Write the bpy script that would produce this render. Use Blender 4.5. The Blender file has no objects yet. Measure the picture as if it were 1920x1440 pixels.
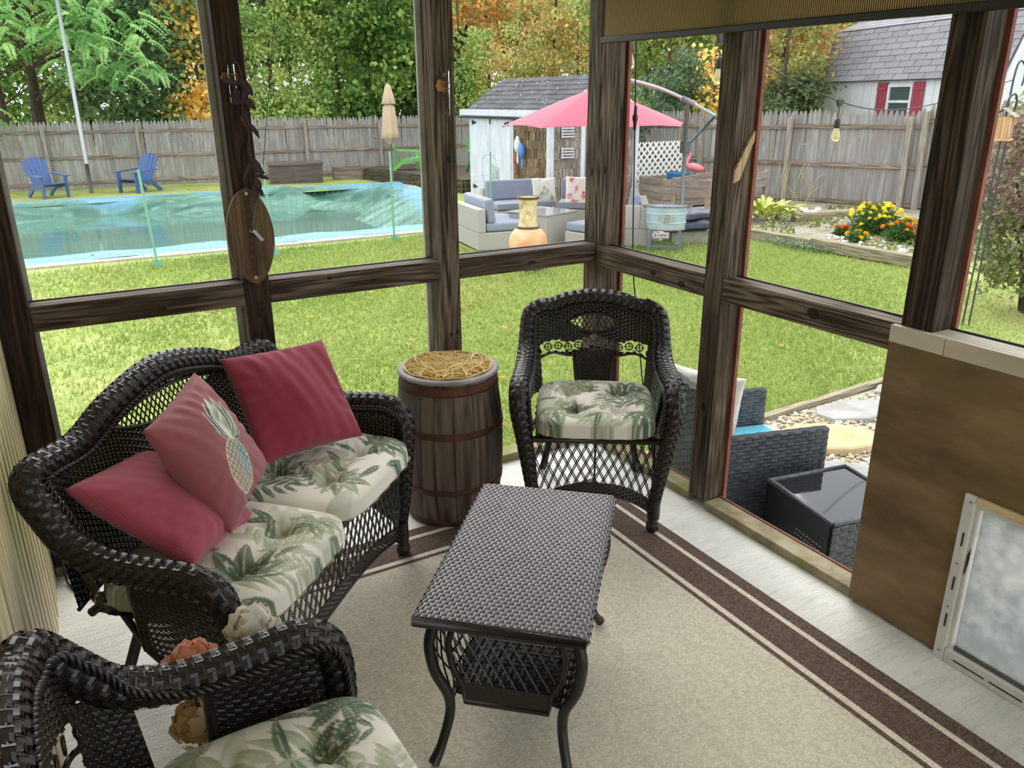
import bpy, math, random
import numpy as np
from mathutils import Vector, Matrix
R = math.radians
rng = np.random.default_rng(7)
random.seed(7)
SC = bpy.context.scene
COL = SC.collection

# ------------------------------------------------------------------ camera
EYE = Vector((-2.1797, -2.9922, 1.65))
YAW, PITCH, ROLL = R(29.935), R(19.419), R(-0.375)
cam = bpy.data.cameras.new('camera')
cam.sensor_width = 36.0
cam.lens = 1475.0 / 1920.0 * 36.0
cam.shift_y = -15.0 / 1920.0
cam.clip_start, cam.clip_end = 0.02, 400
camo = bpy.data.objects.new('camera', cam)
COL.objects.link(camo)
_f = Vector((math.sin(YAW) * math.cos(PITCH), math.cos(YAW) * math.cos(PITCH), -math.sin(PITCH)))
_r = Vector((math.cos(YAW), -math.sin(YAW), 0))
_u = _r.cross(_f)
_r2 = _r * math.cos(ROLL) + _u * math.sin(ROLL)
_u2 = -_r * math.sin(ROLL) + _u * math.cos(ROLL)
_m = Matrix.Identity(4)
for _i in range(3):
    _m[_i][0], _m[_i][1], _m[_i][2], _m[_i][3] = _r2[_i], _u2[_i], -_f[_i], EYE[_i]
camo.matrix_world = _m
SC.camera = camo

# ------------------------------------------------------------------ sky and sun (overcast)
w = bpy.data.worlds.new('overcast_sky')
SC.world = w
w.use_nodes = True
bg = w.node_tree.nodes['Background']
bg.inputs[0].default_value = (0.93, 0.97, 1.0, 1)
bg.inputs[1].default_value = 1.0
sun = bpy.data.lights.new('soft_sun', 'SUN')
sun.energy = 1.6
sun.angle = R(60)
sun.color = (1.0, 0.97, 0.92)
suno = bpy.data.objects.new('soft_sun', sun)
COL.objects.link(suno)
suno.rotation_euler = (R(-46), 0, R(-22))   # brighter cloud ahead of the viewer, beyond the pool
SC.view_settings.view_transform = 'Standard'
SC.view_settings.look = 'None'
SC.view_settings.gamma = 1
SC.view_settings.use_curve_mapping = False
SC.view_settings.exposure = 1.15

# ------------------------------------------------------------------ helpers
def gz(x, y):
    return -0.42 - 0.013 * np.maximum(0, y)

def tag(o, label=None, cat=None, group=None, kind=None):
    if label: o['label'] = label
    if cat: o['category'] = cat
    if group: o['group'] = group
    if kind: o['kind'] = kind
    return o

def empty(name, loc=(0, 0, 0), rz=0.0, parent=None):
    o = bpy.data.objects.new(name, None)
    COL.objects.link(o)
    o.location = loc
    o.rotation_euler = (0, 0, rz)
    o.empty_display_size = 0.1
    if parent: o.parent = parent
    return o

def thing(name, label, cat, loc=(0, 0, 0), rz=0.0, group=None):
    return tag(empty(name, loc, rz), label, cat, group)

def copy_tree(o, parent=None):
    c = o.copy()
    COL.objects.link(c)
    if parent: c.parent = parent
    for ch in o.children:
        copy_tree(ch, c)
    return c

def place(o, loc, rz=0.0, parent=None, scale=None):
    o.location = loc
    if not isinstance(rz, (int, float)):
        o.rotation_euler = rz
    else:
        o.rotation_euler = (0, 0, rz)
    if scale: o.scale = (scale, scale, scale) if isinstance(scale, (int, float)) else scale
    if parent: o.parent = parent
    return o

def inst(me, name, parent=None, loc=(0, 0, 0), rot=(0, 0, 0), scale=(1, 1, 1)):
    o = bpy.data.objects.new(name, me)
    COL.objects.link(o)
    o.location = loc; o.rotation_euler = rot; o.scale = scale
    if parent: o.parent = parent
    return o

def rotm(rx=0, ry=0, rz=0):
    return np.array(Matrix.Rotation(rz, 3, 'Z') @ Matrix.Rotation(ry, 3, 'Y') @ Matrix.Rotation(rx, 3, 'X'))

class MB:
    def __init__(s):
        s.v, s.f, s.n, s.m, s.c = [], [], 0, [], []
        s.mi = 0
        s.col = None
    def add(s, V, F):
        V = np.asarray(V, float).reshape(-1, 3)
        s.v.append(V)
        n = s.n
        for f in F:
            s.f.append([i + n for i in f])
        s.m += [s.mi] * len(F)
        if s.col is not None:
            s.c.append(np.tile(np.array([*s.col, 1.0]), (len(V), 1)))
        s.n += len(V)
        return s
    def box(s, c, d, M=None):
        d = np.asarray(d, float) / 2
        V = np.array([[x, y, z] for z in (-1, 1) for y in (-1, 1) for x in (-1, 1)], float) * d
        if M is not None: V = V @ np.asarray(M).T
        return s.add(V + np.asarray(c, float), [(0, 2, 3, 1), (4, 5, 7, 6), (0, 1, 5, 4), (2, 6, 7, 3), (0, 4, 6, 2), (1, 3, 7, 5)])
    def ab(s, a, b):
        a, b = np.asarray(a, float), np.asarray(b, float)
        return s.box((a + b) / 2, b - a)
    def bar(s, p, q, w, h, up=(0, 0, 1)):
        p, q = np.asarray(p, float), np.asarray(q, float)
        d = q - p; L = np.linalg.norm(d); d = d / L
        up = np.asarray(up, float)
        if abs(d @ up) > 0.98: up = np.array([1.0, 0, 0])
        sd = np.cross(up, d); sd /= np.linalg.norm(sd)
        u = np.cross(d, sd)
        return s.box((p + q) / 2, (w, L, h), np.stack([sd, d, u], 1))
    def grid(s, P, closed_u=False, closed_v=False):
        P = np.asarray(P, float)
        a, b = P.shape[:2]
        F = []
        for i in range(a if closed_u else a - 1):
            for j in range(b if closed_v else b - 1):
                i2, j2 = (i + 1) % a, (j + 1) % b
                F.append((i * b + j, i2 * b + j, i2 * b + j2, i * b + j2))
        return s.add(P.reshape(-1, 3), F)
    def tube(s, pts, r, n=8, cap=True, closed=False, flat=1.0):
        P = tube_grid(pts, r, n, closed, flat)
        a = len(P)
        base = s.n
        s.grid(P, closed_u=closed, closed_v=True)
        if cap and not closed:
            s.f.append([base + j for j in range(n)][::-1]); s.m.append(s.mi)
            s.f.append([base + (a - 1) * n + j for j in range(n)]); s.m.append(s.mi)
        return s
    def lathe(s, prof, n=24, c=(0, 0, 0), cap=True, M=None):
        prof = np.asarray(prof, float)
        t = np.linspace(0, 2 * math.pi, n, endpoint=False)
        P = np.stack([prof[:, 0:1] * np.cos(t), prof[:, 0:1] * np.sin(t), np.repeat(prof[:, 1:2], n, 1)], 2)
        if M is not None: P = P @ np.asarray(M).T
        P = P + np.asarray(c, float)
        base = s.n
        s.grid(P, closed_v=True)
        if cap:
            s.f.append([base + j for j in range(n)][::-1]); s.m.append(s.mi)
            s.f.append([base + (len(prof) - 1) * n + j for j in range(n)]); s.m.append(s.mi)
        return s
    def prism(s, poly, h0, h1, M=None, c=(0, 0, 0)):
        poly = [tuple(p) for p in poly]
        n = len(poly)
        V = np.array([(x, y, h0) for x, y in poly] + [(x, y, h1) for x, y in poly], float)
        if M is not None: V = V @ np.asarray(M).T
        F = [tuple(range(n))[::-1], tuple(range(n, 2 * n))] + [(i, (i + 1) % n, n + (i + 1) % n, n + i) for i in range(n)]
        return s.add(V + np.asarray(c, float), F)
    def sphere(s, c, r, nu=10, nv=7, M=None):
        r = np.ones(3) * r
        t = np.linspace(0, 2 * math.pi, nu, endpoint=False)
        p = np.linspace(-math.pi / 2, math.pi / 2, nv)
        p[0] += 0.05; p[-1] -= 0.05
        P = np.stack([np.outer(np.cos(p), np.cos(t)), np.outer(np.cos(p), np.sin(t)), np.outer(np.sin(p), np.ones(nu))], 2) * r
        if M is not None: P = P @ np.asarray(M).T
        base = s.n
        s.grid(P + np.asarray(c, float), closed_v=True)
        s.f.append([base + j for j in range(nu)][::-1]); s.m.append(s.mi)
        s.f.append([base + (nv - 1) * nu + j for j in range(nu)]); s.m.append(s.mi)
        return s
    def mesh(s, name, mats, smooth=False):
        me = bpy.data.meshes.new(name)
        V = np.concatenate(s.v) if s.v else np.zeros((0, 3))
        me.from_pydata(V.tolist(), [], s.f)
        for m in (mats if isinstance(mats, (list, tuple)) else [mats]):
            me.materials.append(m)
        if any(s.m): me.polygons.foreach_set('material_index', s.m)
        if s.c:
            at = me.color_attributes.new('Col', 'FLOAT_COLOR', 'POINT')
            at.data.foreach_set('color', np.concatenate(s.c).ravel())
        if smooth: me.polygons.foreach_set('use_smooth', [True] * len(me.polygons))
        me.update()
        return me
    def build(s, name, mats, parent=None, smooth=False, bevel=0, loc=None, rot=None, kind=None):
        o = bpy.data.objects.new(name, s.mesh(name, mats, smooth))
        COL.objects.link(o)
        if parent: o.parent = parent
        if loc is not None: o.location = loc
        if rot is not None: o.rotation_euler = rot
        if bevel:
            b = o.modifiers.new('bevel', 'BEVEL'); b.width = bevel; b.segments = 2; b.limit_method = 'ANGLE'
        if kind: o['kind'] = kind
        return o

def fast_mesh(name, V, F, mats, cols=None, smooth=False):
    """V (n,3), F (m,k) uniform faces"""
    V = np.ascontiguousarray(V, dtype=np.float32).reshape(-1, 3); F = np.ascontiguousarray(F, dtype=np.int32)
    me = bpy.data.meshes.new(name)
    m, k = F.shape
    me.vertices.add(len(V)); me.vertices.foreach_set('co', V.ravel())
    me.loops.add(m * k); me.loops.foreach_set('vertex_index', F.ravel())
    me.polygons.add(m); me.polygons.foreach_set('loop_start', np.arange(0, m * k, k, dtype=np.int32))
    me.update(calc_edges=True)
    if smooth: me.polygons.foreach_set('use_smooth', np.ones(m, bool))
    for mt in (mats if isinstance(mats, (list, tuple)) else [mats]): me.materials.append(mt)
    if cols is not None:
        c = np.ones((len(V), 4), np.float32); c[:, :3] = cols
        at = me.color_attributes.new('Col', 'FLOAT_COLOR', 'POINT')
        at.data.foreach_set('color', c.ravel())
    me.validate(); me.update()
    return me

def fobj(name, V, F, mats, parent=None, cols=None, smooth=False, kind=None, loc=None, rz=None):
    o = bpy.data.objects.new(name, fast_mesh(name, V, F, mats, cols, smooth))
    COL.objects.link(o)
    if parent: o.parent = parent
    if kind: o['kind'] = kind
    if loc is not None: o.location = loc
    if rz is not None: o.rotation_euler = (0, 0, rz)
    return o

def cr(pts, n=8, closed=False):
    """Catmull-Rom through pts"""
    P = np.asarray(pts, float)
    if closed: Q = np.concatenate([P[-1:], P, P[:2]])
    else: Q = np.concatenate([2 * P[:1] - P[1:2], P, 2 * P[-1:] - P[-2:-1]])
    out = []
    for i in range(1, len(Q) - 2):
        t = np.linspace(0, 1, n, endpoint=False)[:, None]
        p0, p1, p2, p3 = Q[i - 1], Q[i], Q[i + 1], Q[i + 2]
        out.append(0.5 * (2 * p1 + (p2 - p0) * t + (2 * p0 - 5 * p1 + 4 * p2 - p3) * t ** 2 + (3 * p1 - p0 - 3 * p2 + p3) * t ** 3))
    if not closed: out.append(Q[-2][None])
    return np.concatenate(out)

def resample(P, n):
    P = np.asarray(P, float)
    d = np.concatenate([[0], np.cumsum(np.linalg.norm(np.diff(P, axis=0), axis=1))])
    t = np.linspace(0, d[-1], n)
    return np.stack([np.interp(t, d, P[:, k]) for k in range(3)], 1)

def frames(pts, closed=False, ref=None):
    P = np.asarray(pts, float)
    if closed: T = np.roll(P, -1, 0) - np.roll(P, 1, 0)
    else: T = np.gradient(P, axis=0)
    T /= np.linalg.norm(T, axis=1)[:, None] + 1e-12
    N = np.zeros_like(P)
    if ref is None:
        a = np.array([0, 0, 1.0]) if abs(T[0][2]) < 0.9 else np.array([1.0, 0, 0])
    else: a = np.asarray(ref, float)
    for i in range(len(P)):
        a = a - T[i] * (a @ T[i]); a /= np.linalg.norm(a) + 1e-12
        N[i] = a
    return T, N, np.cross(T, N)

def tube_grid(pts, r, n, closed=False, flat=1.0, ref=None):
    P = np.asarray(pts, float)
    T, N, B = frames(P, closed, ref)
    r = np.ones(len(P)) * np.asarray(r, float)
    t = np.linspace(0, 2 * math.pi, n, endpoint=False)
    return P[:, None] + r[:, None, None] * (np.cos(t)[None, :, None] * N[:, None] * flat + np.sin(t)[None, :, None] * B[:, None])

def weave_geo(P, nu, nv, th, closed_v=False, keep=None, wid=0.45, ln=0.95, lift=0.0, bias=0.0):
    """plain weave of short arched strands over the surface grid P (a,b,3): u along axis 0, v along axis 1"""
    P = np.asarray(P, float)
    if closed_v: P = np.concatenate([P, P[:, :1]], 1)
    a, b = P.shape[:2]
    du, dv = np.gradient(P, axis=0), np.gradient(P, axis=1)
    if closed_v: dv[:, 0] = dv[:, -1] = (P[:, 1] - P[:, -2]) / 2
    Nn = np.cross(du, dv); Nn /= np.linalg.norm(Nn, axis=2)[:, :, None] + 1e-12
    I, J = np.meshgrid(np.arange(nu), np.arange(nv), indexing='ij')
    I, J = I.ravel(), J.ravel()
    if keep is not None:
        k = keep((I + .5) / nu, (J + .5) / nv)
        I, J = I[k], J[k]
    A = np.array([-ln, -ln * .5, 0, ln * .5, ln]); Bq = np.array([-wid, 0, wid])
    la, lb = np.meshgrid(A, Bq, indexing='ij'); la, lb = la.ravel(), lb.ravel()
    h = th * (np.cos(la / ln * math.pi * .92) + 0.3 * (1 - (lb / wid) ** 2)) + lift
    par = ((I + J) % 2 == 0)[:, None]
    hh = np.where(par, h[None] * (1 - bias), h[None] * (1 + bias) + bias * th * .4)
    U = (I[:, None] + .5 + np.where(par, la, lb)) / nu
    V = (J[:, None] + .5 + np.where(par, lb, la)) / nv
    U = np.clip(U, 0, 1)
    V = V % 1.0 if closed_v else np.clip(V, 0, 1)
    fu, fv = U * (a - 1), V * (b - 1)
    iu, iv = np.minimum(fu.astype(int), a - 2), np.minimum(fv.astype(int), b - 2)
    tu, tv = (fu - iu)[..., None], (fv - iv)[..., None]
    def smp(G):
        return (G[iu, iv] * (1 - tu) * (1 - tv) + G[iu + 1, iv] * tu * (1 - tv) + G[iu, iv + 1] * (1 - tu) * tv + G[iu + 1, iv + 1] * tu * tv)
    X = smp(P) + smp(Nn) * hh[..., None]
    q = []
    for i in range(4):
        for j in range(2):
            q.append((i * 3 + j, (i + 1) * 3 + j, (i + 1) * 3 + j + 1, i * 3 + j + 1))
    q = np.array(q)
    F = (np.arange(len(I))[:, None, None] * 15 + q[None]).reshape(-1, 4)
    return X.reshape(-1, 3), F

def weave(name, P, nu, nv, th, mat, parent, **k):
    V, F = weave_geo(P, nu, nv, th, **k)
    return fobj(name, V, F, mat, parent, smooth=True, kind='stuff')

def braid(mb, pts, r, strand, turns_per_m, n=5, strands=3):
    P = np.asarray(pts, float)
    L = np.sum(np.linalg.norm(np.diff(P, axis=0), axis=1))
    m = max(20, int(L / 0.006))
    P = resample(P, m)
    T, N, B = frames(P)
    s = np.linspace(0, L, m)
    for k in range(strands):
        ph = 2 * math.pi * (s * turns_per_m + k / strands)
        Q = P + r * (np.cos(ph)[:, None] * N + np.sin(ph)[:, None] * B)
        mb.tube(Q, strand, n)

def leaf_quads(C, size, cols, droop=0.3, aspect=0.55, rg=rng, up=0.35):
    """one diamond leaf (2 tris folded) per centre; returns V,F,cols"""
    n = len(C)
    size = np.ones(n) * size
    d = rg.normal(size=(n, 3)); d[:, 2] -= droop; d /= np.linalg.norm(d, axis=1)[:, None]
    e = rg.normal(size=(n, 3)); e[:, 2] *= (1 - up)
    e -= d * np.sum(d * e, 1)[:, None]; e /= np.linalg.norm(e, axis=1)[:, None] + 1e-9
    a = C - d * size[:, None] * .5; b = C + d * size[:, None] * .5
    m = C - d * size[:, None] * .08
    nn = np.cross(d, e)
    l = m + e * (size * aspect * .5)[:, None] + nn * (size * .07)[:, None]; r_ = m - e * (size * aspect * .5)[:, None] + nn * (size * .07)[:, None]
    V = np.stack([a, l, b, r_], 1).reshape(-1, 3)
    F = np.arange(n * 4).reshape(n, 4)
    return V, F, np.repeat(cols, 4, 0)

# ------------------------------------------------------------------ materials
MATS = {}
def _new(name):
    m = bpy.data.materials.new(name); m.use_nodes = True
    MATS[name] = m
    nt = m.node_tree
    return m, nt, nt.nodes['Principled BSDF']

def lin(c):
    c = np.array(c, float) / 255.0
    return tuple(np.where(c <= 0.04045, c / 12.92, ((c + 0.055) / 1.055) ** 2.4))

def plain(name, c, rough=0.6, metal=0.0, spec=0.5, **k):
    m, nt, b = _new(name)
    b.inputs['Base Color'].default_value = (*c, 1); b.inputs['Roughness'].default_value = rough
    b.inputs['Metallic'].default_value = metal; b.inputs['Specular IOR Level'].default_value = spec
    for kk, vv in k.items(): b.inputs[kk].default_value = vv
    return m

def noisy(name, c1, c2, scale=4.0, stretch=(1, 1, 1), rough=0.8, bump=0.0, detail=6, rand=0.0, lo=0.3, hi=0.7, c3=None, spec=0.3, scale2=None, metal=0.0, coord='Object', randvec=True):
    m, nt, b = _new(name)
    N, L = nt.nodes, nt.links
    tc = N.new('ShaderNodeTexCoord'); mp = N.new('ShaderNodeMapping')
    mp.inputs['Scale'].default_value = stretch
    oi = N.new('ShaderNodeObjectInfo')
    L.new(tc.outputs[coord], mp.inputs['Vector'])
    if randvec:
        ml = N.new('ShaderNodeVectorMath'); ml.operation = 'SCALE'; ml.inputs[0].default_value = (37.0, 53.0, 71.0)
        L.new(oi.outputs['Random'], ml.inputs['Scale'])
        L.new(ml.outputs[0], mp.inputs['Location'])
    nz = N.new('ShaderNodeTexNoise'); nz.inputs['Scale'].default_value = scale; nz.inputs['Detail'].default_value = detail; nz.inputs['Roughness'].default_value = 0.6
    L.new(mp.outputs[0], nz.inputs['Vector'])
    rp = N.new('ShaderNodeValToRGB')
    rp.color_ramp.elements[0].position = lo; rp.color_ramp.elements[0].color = (*c1, 1)
    rp.color_ramp.elements[1].position = hi; rp.color_ramp.elements[1].color = (*c2, 1)
    L.new(nz.outputs['Fac'], rp.inputs['Fac'])
    out = rp.outputs[0]
    if c3 is not None:
        n2 = N.new('ShaderNodeTexNoise'); n2.inputs['Scale'].default_value = scale2 or scale * .3; n2.inputs['Detail'].default_value = 3
        L.new(tc.outputs[coord], n2.inputs['Vector'])
        r2 = N.new('ShaderNodeValToRGB'); r2.color_ramp.elements[0].position = .5; r2.color_ramp.elements[1].position = .72
        r2.color_ramp.elements[0].color = (0, 0, 0, 1); r2.color_ramp.elements[1].color = (1, 1, 1, 1)
        L.new(n2.outputs['Fac'], r2.inputs['Fac'])
        mx = N.new('ShaderNodeMix'); mx.data_type = 'RGBA'
        L.new(r2.outputs[0], mx.inputs['Factor']); L.new(out, mx.inputs['A']); mx.inputs['B'].default_value = (*c3, 1)
        out = mx.outputs['Result']
    if rand:
        hs = N.new('ShaderNodeHueSaturation')
        mr = N.new('ShaderNodeMapRange'); mr.inputs['To Min'].default_value = 1 - rand; mr.inputs['To Max'].default_value = 1 + rand
        L.new(oi.outputs['Random'], mr.inputs['Value']); L.new(mr.outputs[0], hs.inputs['Value'])
        L.new(out, hs.inputs['Color']); out = hs.outputs[0]
    L.new(out, b.inputs['Base Color'])
    b.inputs['Roughness'].default_value = rough; b.inputs['Specular IOR Level'].default_value = spec; b.inputs['Metallic'].default_value = metal
    if bump:
        bp = N.new('ShaderNodeBump'); bp.inputs['Strength'].default_value = min(1, bump); bp.inputs['Distance'].default_value = 0.01 * max(1, bump)
        L.new(nz.outputs['Fac'], bp.inputs['Height']); L.new(bp.outputs[0], b.inputs['Normal'])
    return m

def attr_mat(name, rough=0.7, transl=0.0, spec=0.3, bump=0.0, bscale=300, sheen=0.0, var=0.0):
    m, nt, b = _new(name)
    N, L = nt.nodes, nt.links
    at = N.new('ShaderNodeAttribute'); at.attribute_name = 'Col'
    col = at.outputs['Color']
    L.new(col, b.inputs['Base Color'])
    b.inputs['Roughness'].default_value = rough; b.inputs['Specular IOR Level'].default_value = spec
    if sheen: b.inputs['Sheen Weight'].default_value = sheen
    if bump:
        tc = N.new('ShaderNodeTexCoord'); nz = N.new('ShaderNodeTexNoise'); nz.inputs['Scale'].default_value = bscale
        L.new(tc.outputs['Object'], nz.inputs['Vector'])
        bp = N.new('ShaderNodeBump'); bp.inputs['Strength'].default_value = bump; bp.inputs['Distance'].default_value = 0.002
        L.new(nz.outputs['Fac'], bp.inputs['Height']); L.new(bp.outputs[0], b.inputs['Normal'])
    if transl:
        tr = N.new('ShaderNodeBsdfTranslucent'); mx = N.new('ShaderNodeMixShader'); mx.inputs[0].default_value = transl
        L.new(col, tr.inputs['Color']); L.new(b.outputs[0], mx.inputs[1]); L.new(tr.outputs[0], mx.inputs[2])
        L.new(mx.outputs[0], N['Material Output'].inputs['Surface'])
    return m

def wood(name, c1, c2, axis='Z', grain=60.0, rough=0.75, bump=0.5, rand=0.12, c3=None, lo=.35, hi=.68):
    """grain runs along the named local axis"""
    m, nt, b = _new(name)
    N, L = nt.nodes, nt.links
    tc = N.new('ShaderNodeTexCoord'); oi = N.new('ShaderNodeObjectInfo')
    ml = N.new('ShaderNodeVectorMath'); ml.operation = 'SCALE'; ml.inputs[0].default_value = (17.0, 23.0, 31.0)
    L.new(oi.outputs['Random'], ml.inputs['Scale'])
    ad = N.new('ShaderNodeVectorMath'); ad.operation = 'ADD'
    L.new(tc.outputs['Object'], ad.inputs[0]); L.new(ml.outputs[0], ad.inputs[1])
    mp = N.new('ShaderNodeMapping')
    sc = {'X': (.05, 1, 1), 'Y': (1, .05, 1), 'Z': (1, 1, .05)}[axis]
    mp.inputs['Scale'].default_value = sc
    L.new(ad.outputs[0], mp.inputs['Vector'])
    # slow warp gives cathedral figure
    nz0 = N.new('ShaderNodeTexNoise'); nz0.inputs['Scale'].default_value = 9.0; nz0.inputs['Detail'].default_value = 2
    L.new(mp.outputs[0], nz0.inputs['Vector'])
    mu = N.new('ShaderNodeMath'); mu.operation = 'MULTIPLY'; mu.inputs[1].default_value = grain * 2.2
    L.new(nz0.outputs['Fac'], mu.inputs[0])
    sn = N.new('ShaderNodeMath'); sn.operation = 'SINE'
    L.new(mu.outputs[0], sn.inputs[0])
    nz = N.new('ShaderNodeTexNoise'); nz.inputs['Scale'].default_value = grain * 1.5; nz.inputs['Detail'].default_value = 6
    L.new(mp.outputs[0], nz.inputs['Vector'])
    m2 = N.new('ShaderNodeMath'); m2.operation = 'MULTIPLY_ADD'; m2.inputs[1].default_value = .12
    L.new(sn.outputs[0], m2.inputs[0]); L.new(nz.outputs['Fac'], m2.inputs[2])
    rp = N.new('ShaderNodeValToRGB')
    rp.color_ramp.elements[0].position = lo; rp.color_ramp.elements[0].color = (*c1, 1)
    rp.color_ramp.elements[1].position = hi; rp.color_ramp.elements[1].color = (*c2, 1)
    L.new(m2.outputs[0], rp.inputs['Fac'])
    out = rp.outputs[0]
    if c3 is not None:
        n3 = N.new('ShaderNodeTexNoise'); n3.inputs['Scale'].default_value = 3.0; n3.inputs['Detail'].default_value = 5
        L.new(ad.outputs[0], n3.inputs['Vector'])
        r3 = N.new('ShaderNodeValToRGB'); r3.color_ramp.elements[0].position = .48; r3.color_ramp.elements[1].position = .7
        r3.color_ramp.elements[0].color = (0, 0, 0, 1)
        L.new(n3.outputs['Fac'], r3.inputs['Fac'])
        mx = N.new('ShaderNodeMix'); mx.data_type = 'RGBA'
        L.new(r3.outputs[0], mx.inputs['Factor']); L.new(out, mx.inputs['A']); mx.inputs['B'].default_value = (*c3, 1)
        out = mx.outputs['Result']
    hs = N.new('ShaderNodeHueSaturation')
    mr = N.new('ShaderNodeMapRange'); mr.inputs['To Min'].default_value = 1 - rand; mr.inputs['To Max'].default_value = 1 + rand
    L.new(oi.outputs['Random'], mr.inputs['Value']); L.new(mr.outputs[0], hs.inputs['Value']); L.new(out, hs.inputs['Color'])
    L.new(hs.outputs[0], b.inputs['Base Color'])
    b.inputs['Roughness'].default_value = rough; b.inputs['Specular IOR Level'].default_value = 0.25
    bp = N.new('ShaderNodeBump'); bp.inputs['Strength'].default_value = bump; bp.inputs['Distance'].default_value = 0.004
    L.new(m2.outputs[0], bp.inputs['Height']); L.new(bp.outputs[0], b.inputs['Normal'])
    return m

def fabric(name, c, rough=0.9, scale=500.0, amt=0.25, bump=0.4, sheen=0.3):
    m, nt, b = _new(name)
    N, L = nt.nodes, nt.links
    tc = N.new('ShaderNodeTexCoord')
    wx = N.new('ShaderNodeTexWave'); wx.bands_direction = 'X'; wx.inputs['Scale'].default_value = scale / 6.28
    wy = N.new('ShaderNodeTexWave'); wy.bands_direction = 'Y'; wy.inputs['Scale'].default_value = scale / 6.28
    nz = N.new('ShaderNodeTexNoise'); nz.inputs['Scale'].default_value = 14; nz.inputs['Detail'].default_value = 6
    for q in (wx, wy, nz): L.new(tc.outputs['Object'], q.inputs['Vector'])
    mu = N.new('ShaderNodeMath'); mu.operation = 'MULTIPLY'
    L.new(wx.outputs['Fac'], mu.inputs[0]); L.new(wy.outputs['Fac'], mu.inputs[1])
    ad = N.new('ShaderNodeMath'); ad.operation = 'MULTIPLY_ADD'; ad.inputs[1].default_value = .5
    L.new(mu.outputs[0], ad.inputs[0]); L.new(nz.outputs['Fac'], ad.inputs[2])
    mr = N.new('ShaderNodeMapRange'); mr.inputs['From Min'].default_value = .2; mr.inputs['From Max'].default_value = 1.1
    mr.inputs['To Min'].default_value = 1 - amt; mr.inputs['To Max'].default_value = 1 + amt
    L.new(ad.outputs[0], mr.inputs['Value'])
    hs = N.new('ShaderNodeHueSaturation'); hs.inputs['Color'].default_value = (*c, 1)
    L.new(mr.outputs[0], hs.inputs['Value']); L.new(hs.outputs[0], b.inputs['Base Color'])
    b.inputs['Roughness'].default_value = rough; b.inputs['Sheen Weight'].default_value = sheen; b.inputs['Specular IOR Level'].default_value = .2
    bp = N.new('ShaderNodeBump'); bp.inputs['Strength'].default_value = bump; bp.inputs['Distance'].default_value = 0.0015
    L.new(mu.outputs[0], bp.inputs['Height']); L.new(bp.outputs[0], b.inputs['Normal'])
    return m

M_post = wood('weathered_post', lin((44, 32, 24)), lin((116, 102, 88)), 'Z', 55, c3=lin((62, 46, 34)), bump=.6)
M_postd = wood('backlit_post', lin((30, 20, 13)), lin((68, 51, 37)), 'Z', 55, c3=lin((40, 27, 18)))  # darker copy of the post wood; backlit shade is put into its colour
M_rail_x = wood('weathered_rail_x', lin((42, 31, 24)), lin((112, 97, 82)), 'X', 55, c3=lin((60, 44, 32)))
M_rail_y = wood('weathered_rail_y', lin((48, 37, 29)), lin((132, 117, 100)), 'Y', 55, c3=lin((70, 53, 40)))
M_redtrim = noisy('red_brown_paint', lin((112, 64, 54)), lin((150, 96, 82)), 8, rough=.7)
M_black = plain('black_plastic', (.012, .012, .013), .45)
M_wicker = noisy('dark_wicker', lin((18, 14, 12)), lin((40, 33, 30)), 40, rough=.36, spec=.55, rand=0)
M_wcore = plain('dark_core', lin((14, 11, 10)), .8)
M_steel = plain('galvanised_steel', lin((150, 155, 158)), .42, .8)
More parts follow.
